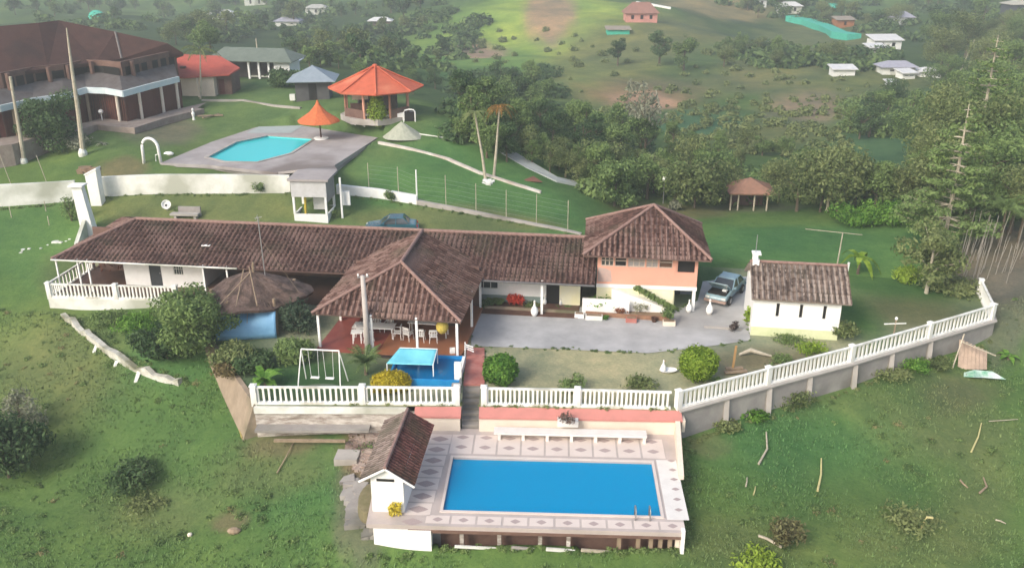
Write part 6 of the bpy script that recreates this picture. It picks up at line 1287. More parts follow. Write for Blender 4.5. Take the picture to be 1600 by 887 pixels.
part('upper_wall', MB().ringwall([tuple(p) for p in uw], .3, 3.4, 6.3), BROWNW, t)
for i, f in ((0, .5), (1, .3), (2, .4), (3, .9), (5, .5), (6, .5), (7, .3), (7, .85)):
    q = fa[i].lerp(fa[i + 1], f) + Vector((-.05, .35, 0)); part('column', MB().tube([(q.x, q.y, -1.0), (q.x + .05, q.y, 3.5)], .17, 8), CREAM if i > 4 else WOOD, t)
for i in range(8):
    for f in (.2, .5, .8):
        q = uw[i].lerp(uw[i + 1], f); d = (uw[i + 1] - uw[i]).normalized(); nn = Vector((d.y, -d.x, 0)); q = q + nn * .18; part('window', MB().bar(q - d * .45 + Vector((0, 0, q.z * 0)), q + d * .45, .05, 1.1) if False else MB().add([tuple(q - d * .5 + Vector((0, 0, 4.6 - q.z))), tuple(q + d * .5 + Vector((0, 0, 4.6 - q.z))), tuple(q + d * .5 + Vector((0, 0, 5.7 - q.z))), tuple(q - d * .5 + Vector((0, 0, 5.7 - q.z)))], [(0, 1, 2, 3)]), BLACK, t)
for i, f in ((1, .2), (2, .5), (3, .2), (4, .3), (6, .4)): q = uw[i].lerp(uw[i + 1], f); part('upper_pillar', MB().tube([(q.x + .3, q.y - .6, 3.4), (q.x + .3, q.y - .6, 6.2)], .25, 7), BROWNW, t)
# panelled mullions of the ground floor
mb = MB()
for i in range(8):
    for f in np.linspace(0, 1, 9)[:-1]: q = gl[i].lerp(gl[i + 1], f) + Vector((.05, -.18, 0)); mb.box(q.x - .04, q.x + .04, q.y - .04, q.y + .04, -.8, 3.4)
part('wall_batten', mb, DARKWOOD, t)
pl = [p + Vector((.9, -1.6, 0)) for p in fa]; pl[-1] += Vector((1.2, .5, 0))
part('stone_plinth', MB().ringwall([tuple(p) for p in pl], 2.0, -2.2, .55), STONE if False else mat('grey_plinth', (.24, .19, .165), (.32, .27, .23), 1.4, .95, .8, 4), t)
part('terrace_floor', MB().add([tuple((p.x, p.y, .56)) for p in pl] + [tuple((p.x, p.y + 3.5, .56)) for p in pl], [(i, i + 1, 10 + i, 9 + i) for i in range(8)]), mat('grey_plinth', (0, 0, 0)), t)
tree('broadleaf_tree', 'dense round dark tree in front of the left half of the brown building', ground(84, 236), 5.6, 3.3, LEAFD, 6500, .22, 81, base=.1, nb=20)
bush('sprawling dull shrubs at the foot of the brown building', ground(50, 236), 3.2, 1.5, LEAFO, 2200, .2, seed=82, nb=16)
bush('spiky dry plants below the dark round tree', ground(122, 232), 1.6, 1.5, LEAFG, 700, .18, seed=83, nb=10)
solo('garden_lamp', 'small white ball lamp on a post in front of the brown building', 'lamp', MB().tube([(0, 0, -.3), (0, 0, 1.2)], .05, 6).lathe([(0, 0), (.2, .08), (.27, .25), (.2, .42), (0, .5)], 12, (0, 0, 1.15)), WHITEC, ground(161, 195))
solo('wooden_sledge', 'grey timber frame lying on the grass near the top of the path', 'timber', MB().bar((-1.5, 0, .2), (1.2, .5, .2), .2, .15).bar((-.6, -1.0, .2), (.6, 1.0, .2), .2, .15), WOOD, ground(330, 184))
fronds('low spiky agave on the lawn in front of the brown building', ground(161, 226), 11, 1.0, .2, LEAFG, trunk=.1, droop=.7, up=.7, seed=9, leaflets=False, name='agave')
solo('statue', 'small white figure on the lawn at the end of the stone terrace', 'statue', MB().lathe([(0, 0), (.16, .02), (.13, .4), (.2, .75), (.08, 1.0), (.13, 1.15), (.1, 1.3), (0, 1.35)], 10), WHITEC, ground(303, 188))
def mast(lab, u0, v0, u1, v1, r0, r1, m=PALEWOOD, cat='pole', name='dead_palm', crown=0, seed=1, cm=None):
    p = ground(u0, v0); q = aty(u1, v1, p.y) - p; t = thing(name, lab, cat, p); part('trunk', MB().tube([Vector((0, 0, -.3)), q * .35 + Vector((.03 * q.z * .2, 0, 0)), q * .7, q], [r0, r0 * .85, r0 * .6, r1], 8), m, t); return t, q
t, q = mast('tall thin pale dead palm trunk tapering to a point, leaning left before the brown building', 130, 243, 104, 44, .26, .06); part('base_collar', MB().lathe([(0, -.2), (.4, -.1), (.42, .3), (.25, .7), (0, .8)], 10), WHITEOLD, t)
t, q = mast('shorter pale trunk cut off flat at the far left before the brown building', 38, 255, 16, 120, .22, .15); part('base_collar', MB().lathe([(0, -.2), (.34, -.1), (.34, .25), (.25, .5), (0, .6)], 10), WHITEOLD, t)
t, q = mast('thin grey palm trunk standing before the faded red roof', 313, 155, 313, 78, .13, .07); fr_ = fronds('', Vector((0, 0, 0)), 12, 3.0, .5, LEAFO, trunk=0, droop=.6, up=.5, seed=4)
for c in list(fr_.children):
    if c.name.startswith('frond'): c.parent = t; c.location = q
    else: bpy.data.objects.remove(c)
bpy.data.objects.remove(fr_)
for lab, a, seed, n in (('left one of two leaning bare palm trunks on the green slope', (759, 280, 742, 176), 5, 9), ('right one of two leaning bare palm trunks on the green slope, with orange fronds', (771, 276, 781, 166), 6, 10)):
    t, q = mast(lab, *a, .14, .1); mb = MB(); t['category'] = 'palm'
    fr_ = fronds('', Vector((0, 0, 0)), n, 1.9, .4, LEAFO if seed == 5 else leafmat('orange_frond', (.2, .12, .03), (.45, .22, .06)), trunk=0, droop=.9, up=.5, seed=seed)
    for c in list(fr_.children):
        if c.name.startswith('frond'): c.parent = t; c.location = q
        else: bpy.data.objects.remove(c)
    bpy.data.objects.remove(fr_)
rocks('white stones at the feet of the two leaning palms', [(752, 283), (778, 281), (776, 289), (756, 289)], 12, .1, .25, WHITEOLD, 5)
# hut on the right, ball lamp
p = ground(1168, 324); t = thing('open_hut', 'small open hut with orange-brown tile roof among the trees', 'hut', p, R(-4))
part('roof', pyr(3.0, 1.9, 3.0, 4, off=math.pi / 4, sq=(1.05, .9)), mat('dusty_orange_roof', (.3, .16, .11), (.22, .13, .09), 2, .9, .5, 6), t)
for x in (-1.9, -1.2, .3, 1.5): part('post', MB().tube([(x, -1.4, -.5), (x, -1.4, 2.0)], .08, 6), PALEWOOD, t)
part('rear_wall', MB().box(-1.6, 1.6, 1.0, 1.15, -.4, 1.9), BROWNW, t); part('rail', MB().box(-1.9, 1.5, -1.45, -1.38, 1.6, 1.7), WOOD, t)
p = ground(1036, 318); t = thing('garden_lamp', 'white ball lamp on a thin post behind the pink house roof', 'lamp', p); part('post', MB().tube([(0, 0, -.3), (0, 0, 2.2)], .05, 6), METAL, t); part('globe', MB().lathe([(0, 0), (.2, .06), (.28, .25), (.2, .44), (0, .5)], 12, (0, 0, 2.2)), WHITEC, t)
bush('pale bleached agave behind the apex of the pink house roof', ground(1053, 328), .8, 1.0, LEAFG, 300, .2, seed=66)
# stakes on the bare slope far right
t = thing('stake_rows', 'rows of tall pale stakes leaning over the bare grey slope at the far right', 'stakes', ground(1540, 400)); o = t.location.copy(); rn = random.Random(14)
for k in range(46):
    p = ground(rn.uniform(1490, 1625), rn.uniform(378, 452)) - o; h = rn.uniform(1.8, 3.6); lx = rn.uniform(.1, .6); part('stake', MB().tube([p - Vector((0, 0, .3)), p + Vector((lx * .6, .0, h * .6)), p + Vector((lx, .1, h))], [.03, .024, .016], 5), mat('grey_stem', (.3, .28, .24), (.22, .2, .17), 4, .9), t)

# sticks and clutter on the near slope
def stick(lab, u0, v0, u1, v1, r, m, bend=.1, lift=.1):
    r *= .72
    a, b = ground(u0, v0), ground(u1, v1); n_ = (b - a).cross(Vector((0, 0, 1))).normalized(); L = (b - a).length; mid_ = (a + b) / 2 + n_ * bend * L * .3
    mid_.z = hz(mid_.x, mid_.y); pts = [Vector((0, 0, lift)), mid_ - a + Vector((0, 0, lift * 1.5)), b - a + Vector((0, 0, lift))]; return solo('stick', lab, 'stick', MB().tube(pts, [r, r * .9, r * .6], 7), m, a)
stick('bleached crooked branch lying upright on the slope nearest the grey wall', 1185, 727, 1197, 677, .085, PALEWOOD, .3)
stick('straight yellow-green pole lying on the slope, right of the bleached branch', 1277, 769, 1283, 718, .085, STICK)
stick('straw-coloured stick on the bare patch at the far right', 1517, 708, 1533, 663, .07, STICK)
stick('short pale stick below the bleached branch', 1165, 762, 1167, 748, .06, PALEWOOD)
stick('tiny brown stick right of the short pale one', 1177, 775, 1180, 762, .05, STICK)
stick('long thin brown pole lying on the slope below the stained stone wall', 433, 741, 461, 684, .05, WOOD)
stick('small whitish stick near the right edge of the frame', 1555, 814, 1571, 820, .06, PALEWOOD)
stick('pinkish root on the dry patch at the lower right', 1500, 752, 1512, 764, .07, WOOD, .5)
stick('forked root on the dry patch at the lower right, beside the pinkish one', 1530, 772, 1536, 748, .08, WOOD, .6)
stick('thin twig running across the grass near the right edge', 1545, 660, 1590, 657, .04, PALEWOOD)
solo('stone', 'flat brown stone in a hollow of the lower left slope', 'stone', MB().lathe([(0, 0), (.3, .05), (.34, .16), (.2, .26), (0, .28)], 9, sq=(1, .6)), WOOD, ground(366, 832))
solo('stone', 'small pale stone on the lower left slope', 'stone', MB().lathe([(0, 0), (.12, .05), (.12, .14), (0, .2)], 8), CREAM, ground(297, 837))
bush('reddish-green upright shrub on the lower right slope', ground(1228, 852), .95, 1.5, leafmat('leaf_rusty', (.08, .07, .03), (.2, .2, .09)), 1300, .13, seed=91, trunk=True)
solo('stick', 'curved white root at the foot of the reddish shrub', 'stick', MB().tube([(-.7, .1, .35), (-.3, 0, .25), (.1, -.2, .1), (.3, -.35, .05)], .07, 6), PALEWOOD, ground(1208, 848))
bush('sprawling yellow-green weeds on the lower right slope', ground(1425, 815), 1.6, .6, LEAFO, 900, .14, seed=92, nb=14)
solo('stick', 'bent pale stump among the yellow-green weeds', 'stick', MB().tube([(0, 0, 0), (.05, 0, .45), (.2, .1, .6), (.5, .1, .55)], .07, 6), STICK, ground(1440, 825))
bush('dark shrub with a few white flowers in the middle of the left slope', ground(212, 760), 1.5, 1.4, LEAFD, 1600, .15, seed=93, nb=12, trunk=True)
bush('low weeds with yellow tips below the dark left shrub', ground(230, 790), 1.3, .45, LEAFO, 700, .12, seed=94, nb=10)
for (u, v, r, h, s_) in ((1130, 668, 1.1, .6, 95), (1180, 652, 1.0, .6, 96), (1240, 632, 1.3, .9, 97), (1390, 592, 1.4, .7, 99), (1430, 578, 1.2, .8, 100), (1465, 572, 1.0, .7, 101)):
    bush('', ground(u, v), r, h, LEAFO if s_ % 2 else LEAFB, 700, .12, group='weeds along the foot of the grey retaining wall', name='weeds', cat='weeds', seed=s_)['label'] = 'clump of weeds at the foot of the grey retaining wall, %s from the left' % ['first', 'second', 'third', 'fourth', 'fifth', 'sixth'][(95, 96, 97, 99, 100, 101).index(s_)]
fronds('fallen banana plant with broad leaves near the right edge', ground(1470, 822) if False else ground(1575, 560), 7, 1.1, .35, LEAFB, trunk=.2, droop=.8, up=.8, seed=31, leaflets=False, name='banana_plant')
tree('broadleaf_tree', 'dark broadleaf tree with pale leaf tips at the left edge of the slope', ground(14, 745), 3.6, 2.6, LEAFD, 6500, .17, 102, base=.1, nb=22)
tree('broadleaf_tree', 'grey-leaved tree beside the dark one at the left edge of the slope', ground(40, 680), 2.6, 1.7, LEAFG, 1500, .14, 103, base=.2, nb=12)
bush('bright green tuft at the bottom edge of the slope right of the pool', ground(1185, 884), 1.2, .5, LEAFY, 700, .13, seed=104)

# ------------------------------------------------------------------ trees near, middle and far
def protos(m, k, H=6.0, n=2600, ls=.24, seed0=200, wide=.5, base=.22, bark=BARK, name='broadleaf_tree'):
    out = []
    for i in range(k):
        rnd = random.Random(seed0 + i); Rr = H * wide * rnd.uniform(.8, 1.2)
        cm = leaves(rblobs(rnd, 13, Rr, H * .62, H * base + .6, Rr * .42), n, ls, seed=seed0 + i, shell=.5).mesh('crown', m); tm = trunk_mb(rnd, H, H * .03, 5, .3).mesh('trunk', bark); out.append((cm, tm, name))
    return out
PD_ = protos(LEAFD, 4, seed0=200); PM_ = protos(LEAFM, 5, seed0=220); PO_ = protos(LEAFO, 4, seed0=240, wide=.6); PG_ = protos(LEAFG, 2, seed0=260, n=900)
BIG = protos(LEAFM, 3, n=6500, ls=.15, seed0=300) + protos(LEAFO, 3, n=6500, ls=.15, seed0=310)
FAR = protos(LEAFD, 3, n=900, ls=.45, seed0=280) + protos(LEAFM, 3, n=900, ls=.45, seed0=290) + protos(LEAFO, 2, n=900, ls=.45, seed0=295)
def put(pr, p, s, rnd, lab, group=None, sz=None):
    t = thing(pr[2], lab, 'tree', p, rnd.uniform(0, 6.28), group)
    for nm, me_ in (('crown', pr[0]), ('trunk', pr[1])):
        o = bpy.data.objects.new(nm, me_); COL.objects.link(o); o.parent = t
    t.scale = (s * rnd.uniform(.85, 1.2), s * rnd.uniform(.85, 1.2), s * (sz or rnd.uniform(.85, 1.15))); return t
def inpoly(u, v, P): return sdist(P, np.array([float(u)]), np.array([float(v)]))[0] > 0
ORD = 'first second third fourth fifth sixth seventh eighth ninth tenth eleventh twelfth thirteenth fourteenth fifteenth sixteenth'.split()
def scatter(lab, group, poly, n, protos_, s0, s1, seed, mind=9):
    rnd = random.Random(seed); us = [p[0] for p in poly]; vs = [p[1] for p in poly]; pts = []; k = 0
    while len(pts) < n and k < n * 40:
        k += 1; u, v = rnd.uniform(min(us), max(us)), rnd.uniform(min(vs), max(vs))
        if not inpoly(u, v, poly) or any(abs(u - a) < mind and abs(v - b) < mind * .5 for a, b in pts): continue
        pts.append((u, v))
    pts.sort()
    for i, (u, v) in enumerate(pts):
        p = ground(u, v); s_ = rnd.uniform(s0, s1); put(rnd.choice(protos_), p, s_, rnd, lab + (', %s from the left' % ORD[i] if len(pts) <= 16 else ''), group)
# hedge belt behind the green slope
scatter('olive tree left of the small open hut', 'trees of the middle belt', [(915, 285), (1000, 285), (1130, 290), (1130, 320), (1030, 322), (930, 305)], 16, PO_ + PM_, .55, .85, 1, 18)
scatter('olive tree right of the small open hut', 'trees right of the open hut', [(1190, 305), (1340, 298), (1420, 315), (1430, 335), (1200, 330)], 14, PO_ + PM_, .55, .85, 2, 22)
scatter('shrubby tree above the drain strip', 'trees above the drain strip', [(800, 235), (860, 250), (960, 280), (960, 292), (880, 282), (800, 248)], 11, PM_ + PO_, .35, .5, 3, 12)
scatter('dark tree around the two leaning palms', 'grove at the leaning palms', [(700, 215), (790, 215), (800, 255), (770, 262), (710, 230)], 9, PD_ + PM_, .5, .8, 4, 13)
scatter('dark valley tree below the brown field', 'valley wood', [(800, 200), (880, 200), (1000, 225), (1010, 255), (880, 250), (800, 232)], 16, PD_ + PM_, .55, .85, 5, 15)
scatter('dark tree on the slope above the leaning palms', 'trees above the grove', [(720, 160), (770, 120), (860, 130), (850, 185), (760, 195), (710, 190)], 13, PD_ + PM_, .55, .95, 6, 16)
scatter('green tree behind the open hut', 'trees of the green hollow', [(1040, 225), (1130, 232), (1290, 248), (1330, 275), (1150, 270), (1030, 262)], 12, PM_ + PO_, .32, .52, 7, 17)
scatter('tall tree of the dense wood at the right edge', 'wood at the right edge', [(1430, 230), (1640, 210), (1640, 370), (1530, 372), (1440, 345)], 28, BIG, .9, 1.5, 8, 20)
scatter('tree of the high wood right of the row of white roofs', 'upper right wood', [(1460, 60), (1640, 60), (1640, 205), (1470, 205)], 22, BIG, 1.1, 1.7, 9, 18)
scatter('dark tree on the ridge below the white roofs', 'dark trees below the white roofs', [(1310, 180), (1400, 165), (1440, 190), (1420, 215), (1330, 220)], 10, PD_ + PM_, .6, .9, 10, 15)
scatter('bushy tree between the far upper right fields', 'field trees upper right', [(1110, 85), (1200, 75), (1300, 88), (1340, 110), (1190, 112), (1130, 105)], 11, PM_ + PO_, .5, .85, 11, 18)
scatter('distant tree along the top right of the frame', 'top right trees', [(1110, 8), (1230, 8), (1620, 4), (1620, 60), (1440, 60), (1180, 30)], 28, FAR + PO_, .6, 1.2, 12, 15)
scatter('distant dark tree on the hillside behind the gazebo roofs', 'wood behind the gazebo', [(440, 60), (740, 40), (730, 75), (680, 115), (470, 105)], 32, FAR, .5, .95, 13, 14)
scatter('distant dark tree at the top left of the frame', 'top left wood', [(0, 5), (450, 5), (700, 3), (700, 24), (420, 45), (330, 70), (260, 30), (0, 28)], 40, FAR, .6, 1.3, 14, 14)
scatter('tree behind the right end of the brown roof', 'trees behind the brown roof', [(255, 60), (330, 60), (340, 85), (280, 92)], 7, PO_ + PM_, .8, 1.1, 15, 12)
scatter('bush on the bank behind the gazebo', 'bushes behind the gazebo', [(480, 100), (690, 118), (680, 150), (650, 150), (520, 110)], 11, PM_ + PD_, .35, .6, 16, 14)
def scrub(n, seed, polys, rr):
    rnd = random.Random(seed); bl = []
    while len(bl) < n:
        P_ = rnd.choice(polys); u = rnd.uniform(min(p[0] for p in P_), max(p[0] for p in P_)); v = rnd.uniform(min(p[1] for p in P_), max(p[1] for p in P_))
        if not inpoly(u, v, P_): continue
        p = ground(u, v); k = rnd.uniform(*rr) * (p.y / 150) ** .7; bl.append((p.x, p.y, p.z + .3 * k, k, k, k * .75))
    return bl
MID = [[(740, 40), (1150, 60), (1200, 110), (1440, 140), (1420, 165), (1300, 230), (1020, 222), (900, 190), (870, 110), (700, 110)], [(1040, 165), (1330, 150), (1330, 250), (1040, 240)]]
solo('scrub', 'small shrubs dotted over the far fields in the middle', 'shrubs', leaves(scrub(120, 31, MID, (.4, 1.2)), 12000, .4, seed=31, shell=.5), LEAFO, kind='stuff')
solo('scrub', 'pale tufts of rough pasture over the far fields', 'shrubs', leaves(scrub(220, 32, MID, (.4, 1.1)), 12000, .35, seed=32, shell=.3, flat=.5), LEAFO, kind='stuff')
# low woodland mass filling between the single trees
def woodland(polys, n, seed):
    rnd = random.Random(seed); bl = []
    while len(bl) < n:
        P_ = rnd.choice(polys); u = rnd.uniform(min(p[0] for p in P_), max(p[0] for p in P_)); v = rnd.uniform(min(p[1] for p in P_), max(p[1] for p in P_))
        if not inpoly(u, v, P_): continue
        p = ground(u, v); k = rnd.uniform(.6, 1.3) * (p.y / 120) ** .5; bl.append((p.x, p.y, p.z + .5 * k, 1.9 * k, 1.9 * k, 1.1 * k))
    return bl
for nm, polys, n, k, sz, m_, lab in (('undergrowth', [[(700, 120), (870, 100), (870, 190), (1010, 215), (1010, 265), (800, 240), (690, 215)]], 150, 26000, .45, LEAFD, 'dark undergrowth of the valley wood around the leaning palms'),
        ('undergrowth', [[(1430, 130), (1640, 110), (1640, 360), (1440, 340)], [(1310, 165), (1440, 150), (1430, 215), (1330, 215)], [(900, 270), (1420, 285), (1420, 318), (930, 318)]], 200, 30000, .4, LEAFM, 'mixed green undergrowth of the wood on the right'),
        ('far_wood', [[(430, 45), (760, 25), (740, 80), (690, 120), (470, 105)], [(0, 0), (760, 0), (700, 28), (420, 50), (330, 75), (0, 30)], [(1100, 2), (1640, 0), (1640, 60), (1440, 65), (1180, 30)], [(1110, 85), (1200, 75), (1400, 85), (1400, 110), (1330, 112), (1190, 108)]], 380, 32000, 1.0, LEAFM, 'far wooded hillside reading as one dark mass')):
    solo(nm, lab, 'wood', leaves(woodland(polys, n, 70 + n), k, sz, seed=n, shell=.6, flat=.6), m_, kind='stuff')
rnd = random.Random(55)
put(PD_[0], ground(965, 103), .9, rnd, 'single round tree standing on the olive field left of the dark pair'); put(PD_[1], ground(1030, 102), 1.25, rnd, 'left one of a dark pair of round trees on the olive field'); put(PM_[1], ground(1068, 110), 1.1, rnd, 'right one of a dark pair of round trees on the olive field')
put(PG_[0], ground(1000, 245), 1.1, rnd, 'bare pale-branched tree in front of the brown field', sz=1.3)
tree('broadleaf_tree', 'wide olive tree with a pale slanting trunk above the chapel', ground(1292, 330), 5.2, 4.6, LEAFO, 6500, .24, 111, base=.45, nb=22, bark=PALEWOOD)
tree('broadleaf_tree', 'broad olive tree left of the small open hut', ground(1085, 325), 4.4, 3.8, LEAFO, 5500, .24, 112, base=.2, nb=20)
tree('broadleaf_tree', 'bright-leaved shrubby tree behind the pink house', ground(960, 322), 4.0, 2.4, LEAFM, 3500, .22, 113, base=.1, nb=16)
for u, v, s_, lab in ((1330, 352, .45, 'low bright bush above the chapel, left of the conifer'), (1375, 350, .5, 'low bright bush beside the conifer foot'), (1410, 348, .5, 'low bright bush right at the conifer foot')):
    bush(lab, ground(u, v), 2.2, 2.0, LEAFB, 1500, .2, seed=int(u), nb=12)
fronds('banana plant with drooping yellow-green leaves behind the chapel', ground(1340, 428), 9, 1.9, .5, LEAFY, trunk=1.2, droop=1.1, up=.9, seed=41, leaflets=False, name='banana_plant')
def conifer(lab, p, H, Rr, m, seed, tiers=19, group=None):
    rnd = random.Random(seed); t = thing('conifer', lab, 'tree', p, 0, group); part('trunk', MB().tube([(0, 0, -.4), (.1, 0, H * .5), (0, 0, H)], [H * .018, H * .012, .03], 7), PALEWOOD, t)
    wood = MB().tube([(.05, 0, H * .1), (.1, 0, H * .5), (0, 0, H * .99)], [.06, .05, .03], 5)
    bl = []
    for i in range(tiers):
        f = (i + .6) / tiers; z = H * (.12 + .86 * f); L = Rr * (1 - f) ** .6 * rnd.uniform(.75, 1.1) + .3
        for k in range(5 if f < .85 else 3):
            a = rnd.uniform(0, 6.28); wood.tube([(0, 0, z), (L * .6 * math.cos(a), L * .6 * math.sin(a), z - L * .02), (L * math.cos(a), L * math.sin(a), z + L * .1)], [.05, .03, .012], 4)
            for q in (.45, .7, .92): bl.append((L * q * math.cos(a), L * q * math.sin(a), z + (.06 * L if q > .8 else -.02), L * .26, L * .26, .24))
    part('branch', wood, PALEWOOD, t); part('foliage', leaves(bl, 11000, .19, seed=seed, shell=.15, flat=.8), m, t); return t
conifer('tall pale-trunked conifer rising above the grass behind the chapel', ground(1471, 392), 11.5, 3.4, LEAFM, 121)
conifer('tallest thin conifer further back with a bare tip at the upper right', ground(1512, 300), 15, 3.9, LEAFM, 122)
tree('broadleaf_tree', 'loose olive tree at the end of the lawn before the bare grey slope', ground(1447, 458), 5.0, 2.6, LEAFO, 3600, .2, 123, base=.25, nb=16, bark=PALEWOOD)
bush('olive hedge bushes along the lawn edge under the loose olive tree', ground(1490, 455), 2.2, .9, LEAFO, 1500, .16, seed=124, nb=14)
bush('low palm-like growth left of the loose olive tree', ground(1420, 440), 1.6, 1.0, LEAFY, 900, .18, seed=125, nb=8)
for i, (u, v) in enumerate(((1560, 385), (1590, 380), (1615, 385))): fronds('', ground(u, v), 14, 2.6, .5, LEAFM, trunk=3.0, droop=.8, up=.9, seed=130 + i, name='palm', group='palms at the right edge')['label'] = '%s feathery palm above the grey slope at the right edge' % ('left', 'middle', 'right')[i]

# ------------------------------------------------------------------ far houses
def house(lab, u, v, L, D, H, roofm, wallm, rz=0, rh=1.6, name='far_house', flat=False, sink=1.0, windows=2):
    p = ground(u, v); t = thing(name, lab, 'house', p, rz)
    part('wall', MB().box(-L / 2, L / 2, -D / 2, D / 2, -sink, H), wallm, t)
    if flat: part('roof', MB().slab([(-L / 2 - .4, -D / 2 - .6, H + .05), (L / 2 + .4, -D / 2 - .6, H + .05), (L / 2 + .4, D / 2 + .4, H + rh), (-L / 2 - .4, D / 2 + .4, H + rh)], .15), roofm, t)
    else:
        a, b, d = L / 2 + .5, D / 2 + .6, L / 2 - D / 2 * .8; d = max(d, .3)
        part('roof', MB().add([(-a, -b, H), (a, -b, H), (a, b, H), (-a, b, H), (-d, 0, H + rh), (d, 0, H + rh), (-a, -b, H - .15), (a, -b, H - .15), (a, b, H - .15), (-a, b, H - .15)], [(0, 1, 5, 4), (1, 2, 5), (2, 3, 4, 5), (3, 0, 4), (9, 8, 7, 6), (0, 6, 7, 1), (1, 7, 8, 2), (2, 8, 9, 3), (3, 9, 6, 0)]), roofm, t)
    for i in range(windows):
        x = -L / 2 + L * (i + .7) / (windows + .4); part('window', MB().box(x - .4, x + .4, -D / 2 - .03, -D / 2 - .004, .7, H - .6), BLACK, t)
    return t
PW_ = mat('white_sheet_roof', (.7, .7, .68), (.6, .6, .6), 1, .6); PBR = mat('lilac_grey_roof', (.38, .38, .44), (.32, .32, .38), 1, .6)
house('pink farmhouse with reddish roof on the far hill at the top', 1000, 33, 9, 5, 2.4, mat('dusty_red_roof', (.33, .17, .13), (.27, .14, .11), 1, .8), mat('far_pink_wall', (.65, .3, .25), None, 1, .8), .05, 2.8, windows=3)
house('turquoise tarpaulin shed below the pink farmhouse on the far hill', 965, 52, 6, 4, 1.2, mat('brownish_roof', (.35, .3, .24), None, 1, .8), mat('turquoise_sheet', (.06, .5, .36), None, 1, .6), 0, .5, flat=True, name='shed', windows=0)
house('white-roofed house, far left behind the brown roof', 348, 30, 10, 6, 2, PW_, WHITEOLD, .1, 1.4)
house('lilac-white roofed house on the dark left hillside', 452, 40, 8, 5, 1.6, PBR, WHITEOLD, -.05, 1.2)
house('small white house with dark door on the dark left hillside', 496, 22, 8, 5, 2.4, mat('greyish_white_roof', (.5, .5, .45), None, 1, .7), WHITEOLD, 0, 1.2, windows=1)
house('tiny pale-roofed house behind the bamboo on the hillside', 595, 40, 7, 4, 1.6, PW_, BROWNW, 0, 1)
house('pale house at the very top, left of the middle', 400, 8, 9, 5, 3, PW_, WHITEOLD, .1, 1.5)
house('white house near the top edge right of the pink farmhouse', 1182, 10, 6, 4, 2.5, PW_, WHITEC, .1, 1.4)
house('cluster house with white walls left of the green netting', 1232, 20, 8, 5, 2.5, PW_, WHITEOLD, -.1, 1.3)
house('white house with grey roof in the upper right trees', 1402, 38, 8, 5, 2.4, PBR, WHITEC, .0, 1.6)
house('low white shed below the grey-roofed house', 1380, 76, 7, 4, 2.2, PW_, WHITEC, .1, 1.0, flat=True, name='shed')
house('small white shed just left of the low white shed', 1366, 84, 4, 3, 1.6, PW_, WHITEOLD, .1, .6, flat=True, name='shed')
house('small white L-shaped house left of the lilac roof', 1315, 117, 4.4, 2.6, 1.3, PW_, WHITEC, .0, .6, flat=True)
house('house with broad lilac-grey roof in the middle of the right hillside', 1398, 115, 6.6, 3.6, 1.6, PBR, WHITEOLD, .0, 1.0)
house('white shed in front of the lilac-grey roof', 1414, 122, 2.8, 2.4, 1.2, PW_, WHITEC, .2, .5, flat=True, name='shed')
house('low white house at the right end of the row', 1450, 120, 4.2, 3, 1.3, PW_, WHITEC, -.1, .7)
house('tiny white roof below the lilac-grey one', 1392, 133, 1.8, 1.4, .7, PW_, WHITEC, 0, .3, flat=True, name='shed', windows=0)
house('dark grey building cut by the right edge of the frame', 1604, 118, 4, 6, 4.4, mat('dark_roof', (.1, .11, .12), None, 1, .8), GREYROOF, 0, 1.0, windows=1)
house('yellowish roof house at the upper right corner', 1592, 22, 9, 6, 3, mat('straw_roof', (.5, .48, .4), None, 1, .8), mat('dark_roof', (0, 0, 0)), 0, 1.2)
house('orange-walled shed beside the green netting', 1316, 42, 6, 4, 2.4, mat('brownish_roof', (0, 0, 0)), mat('orange_wall', (.4, .16, .06), None, 1, .8), .1, .8, flat=True, name='shed', windows=1)
P = [ground(u, v) for u, v in ((1235, 32), (1262, 38), (1290, 48), (1310, 58), (1334, 62))]; o = P[0]
solo('shade_net', 'long bright turquoise-green shade netting curving over a far terrace', 'netting', MB().ringwall([p - o for p in P], 4.5, [p.z - o.z - 1 for p in P], [p.z - o.z + 1.6 for p in P]), NET, o)
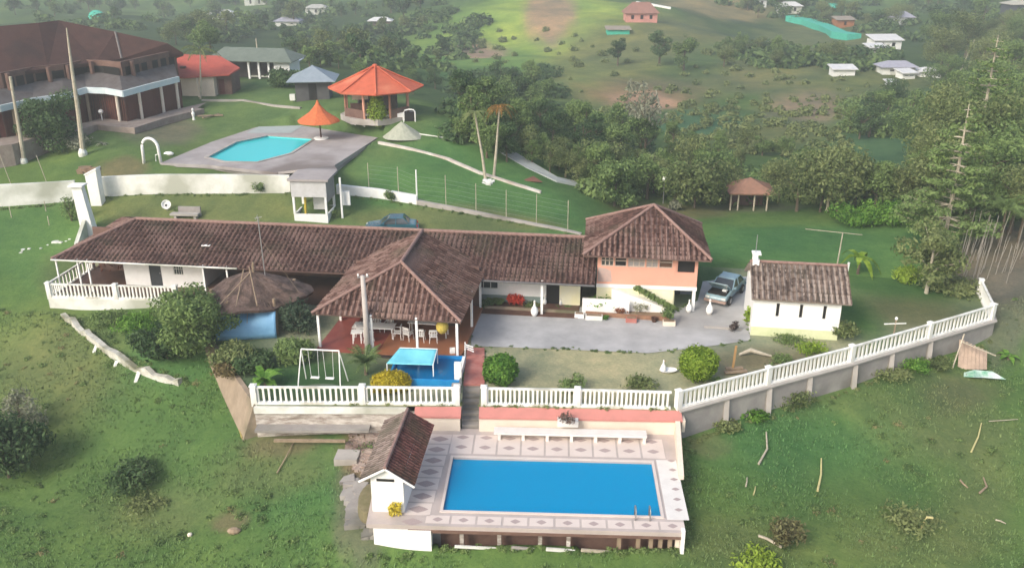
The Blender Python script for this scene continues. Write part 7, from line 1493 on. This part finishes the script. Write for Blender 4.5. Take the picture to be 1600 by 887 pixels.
solo('tarpaulin', 'small bright green tarpaulin above the orange-walled shed', 'tarpaulin', MB().slab([(-2, -1, 2), (2, -1, 1.8), (2.2, 2, 2.8), (-2, 2, 3)], .2), NET, ground(1302, 20))
p = ground(152, 30); t = thing('tent', 'bright turquoise dome tent behind the big brown roof', 'tent', p); part('canvas', MB().lathe([(2.8, 0), (2.7, .8), (2.0, 1.9), (.9, 2.5), (0, 2.6)], 12, sq=(1, .7)), NET, t)
P = [ground(u, v) for u, v in ((995, 6), (1020, 10), (1048, 15))]; o = P[0]; solo('road_wall', 'thin pale roadside wall above the pink farmhouse', 'wall', MB().ringwall([p - o for p in P], .8, [p.z - o.z - 1 for p in P], [p.z - o.z + .7 for p in P]), WHITEC, o)
for (u0, v0, u1, v1, lab) in ((1032, 178, 1025, 140, 'pale bare trunk standing before the brown field'), (1500, 112, 1523, 62, 'thin bare treetop pole at the upper right'), (405, 105, 400, 60, 'dark bare trunk behind the bungalow')):
    mast(lab, u0, v0, u1, v1, .22, .08, name='dead_tree', cat='trunk')
P = [ground(u, v) for u, v in ((316, 158), (380, 158), (425, 166), (470, 170))]; o = P[0]; solo('garden_kerb', 'thin pale kerb of the garden path across the upper lawn', 'kerb', MB().ringwall([p - o for p in P], .3, [p.z - o.z - .3 for p in P], [p.z - o.z + .18 for p in P]), CONCL, o)
P = [ground(u, v) for u, v in ((316, 127), (380, 126), (440, 128))]; o = P[0]

# ------------------------------------------------------------------ haze
HB = MB().box(-1150, 1150, -30, 1120, -40, 95)
hm = bpy.data.materials.new('haze'); hm.use_nodes = True; n = hm.node_tree.nodes; n.remove(n['Principled BSDF'])
pv = n.new('ShaderNodeVolumePrincipled'); pv.inputs['Color'].default_value = (.86, .93, .9, 1); pv.inputs['Density'].default_value = .0012
pv.inputs['Anisotropy'].default_value = .2
hm.node_tree.links.new(pv.outputs[0], n['Material Output'].inputs['Volume'])
solo('haze', 'thin pale haze over the valley', 'haze', HB, hm, kind='stuff')
bpy.context.view_layer.update()
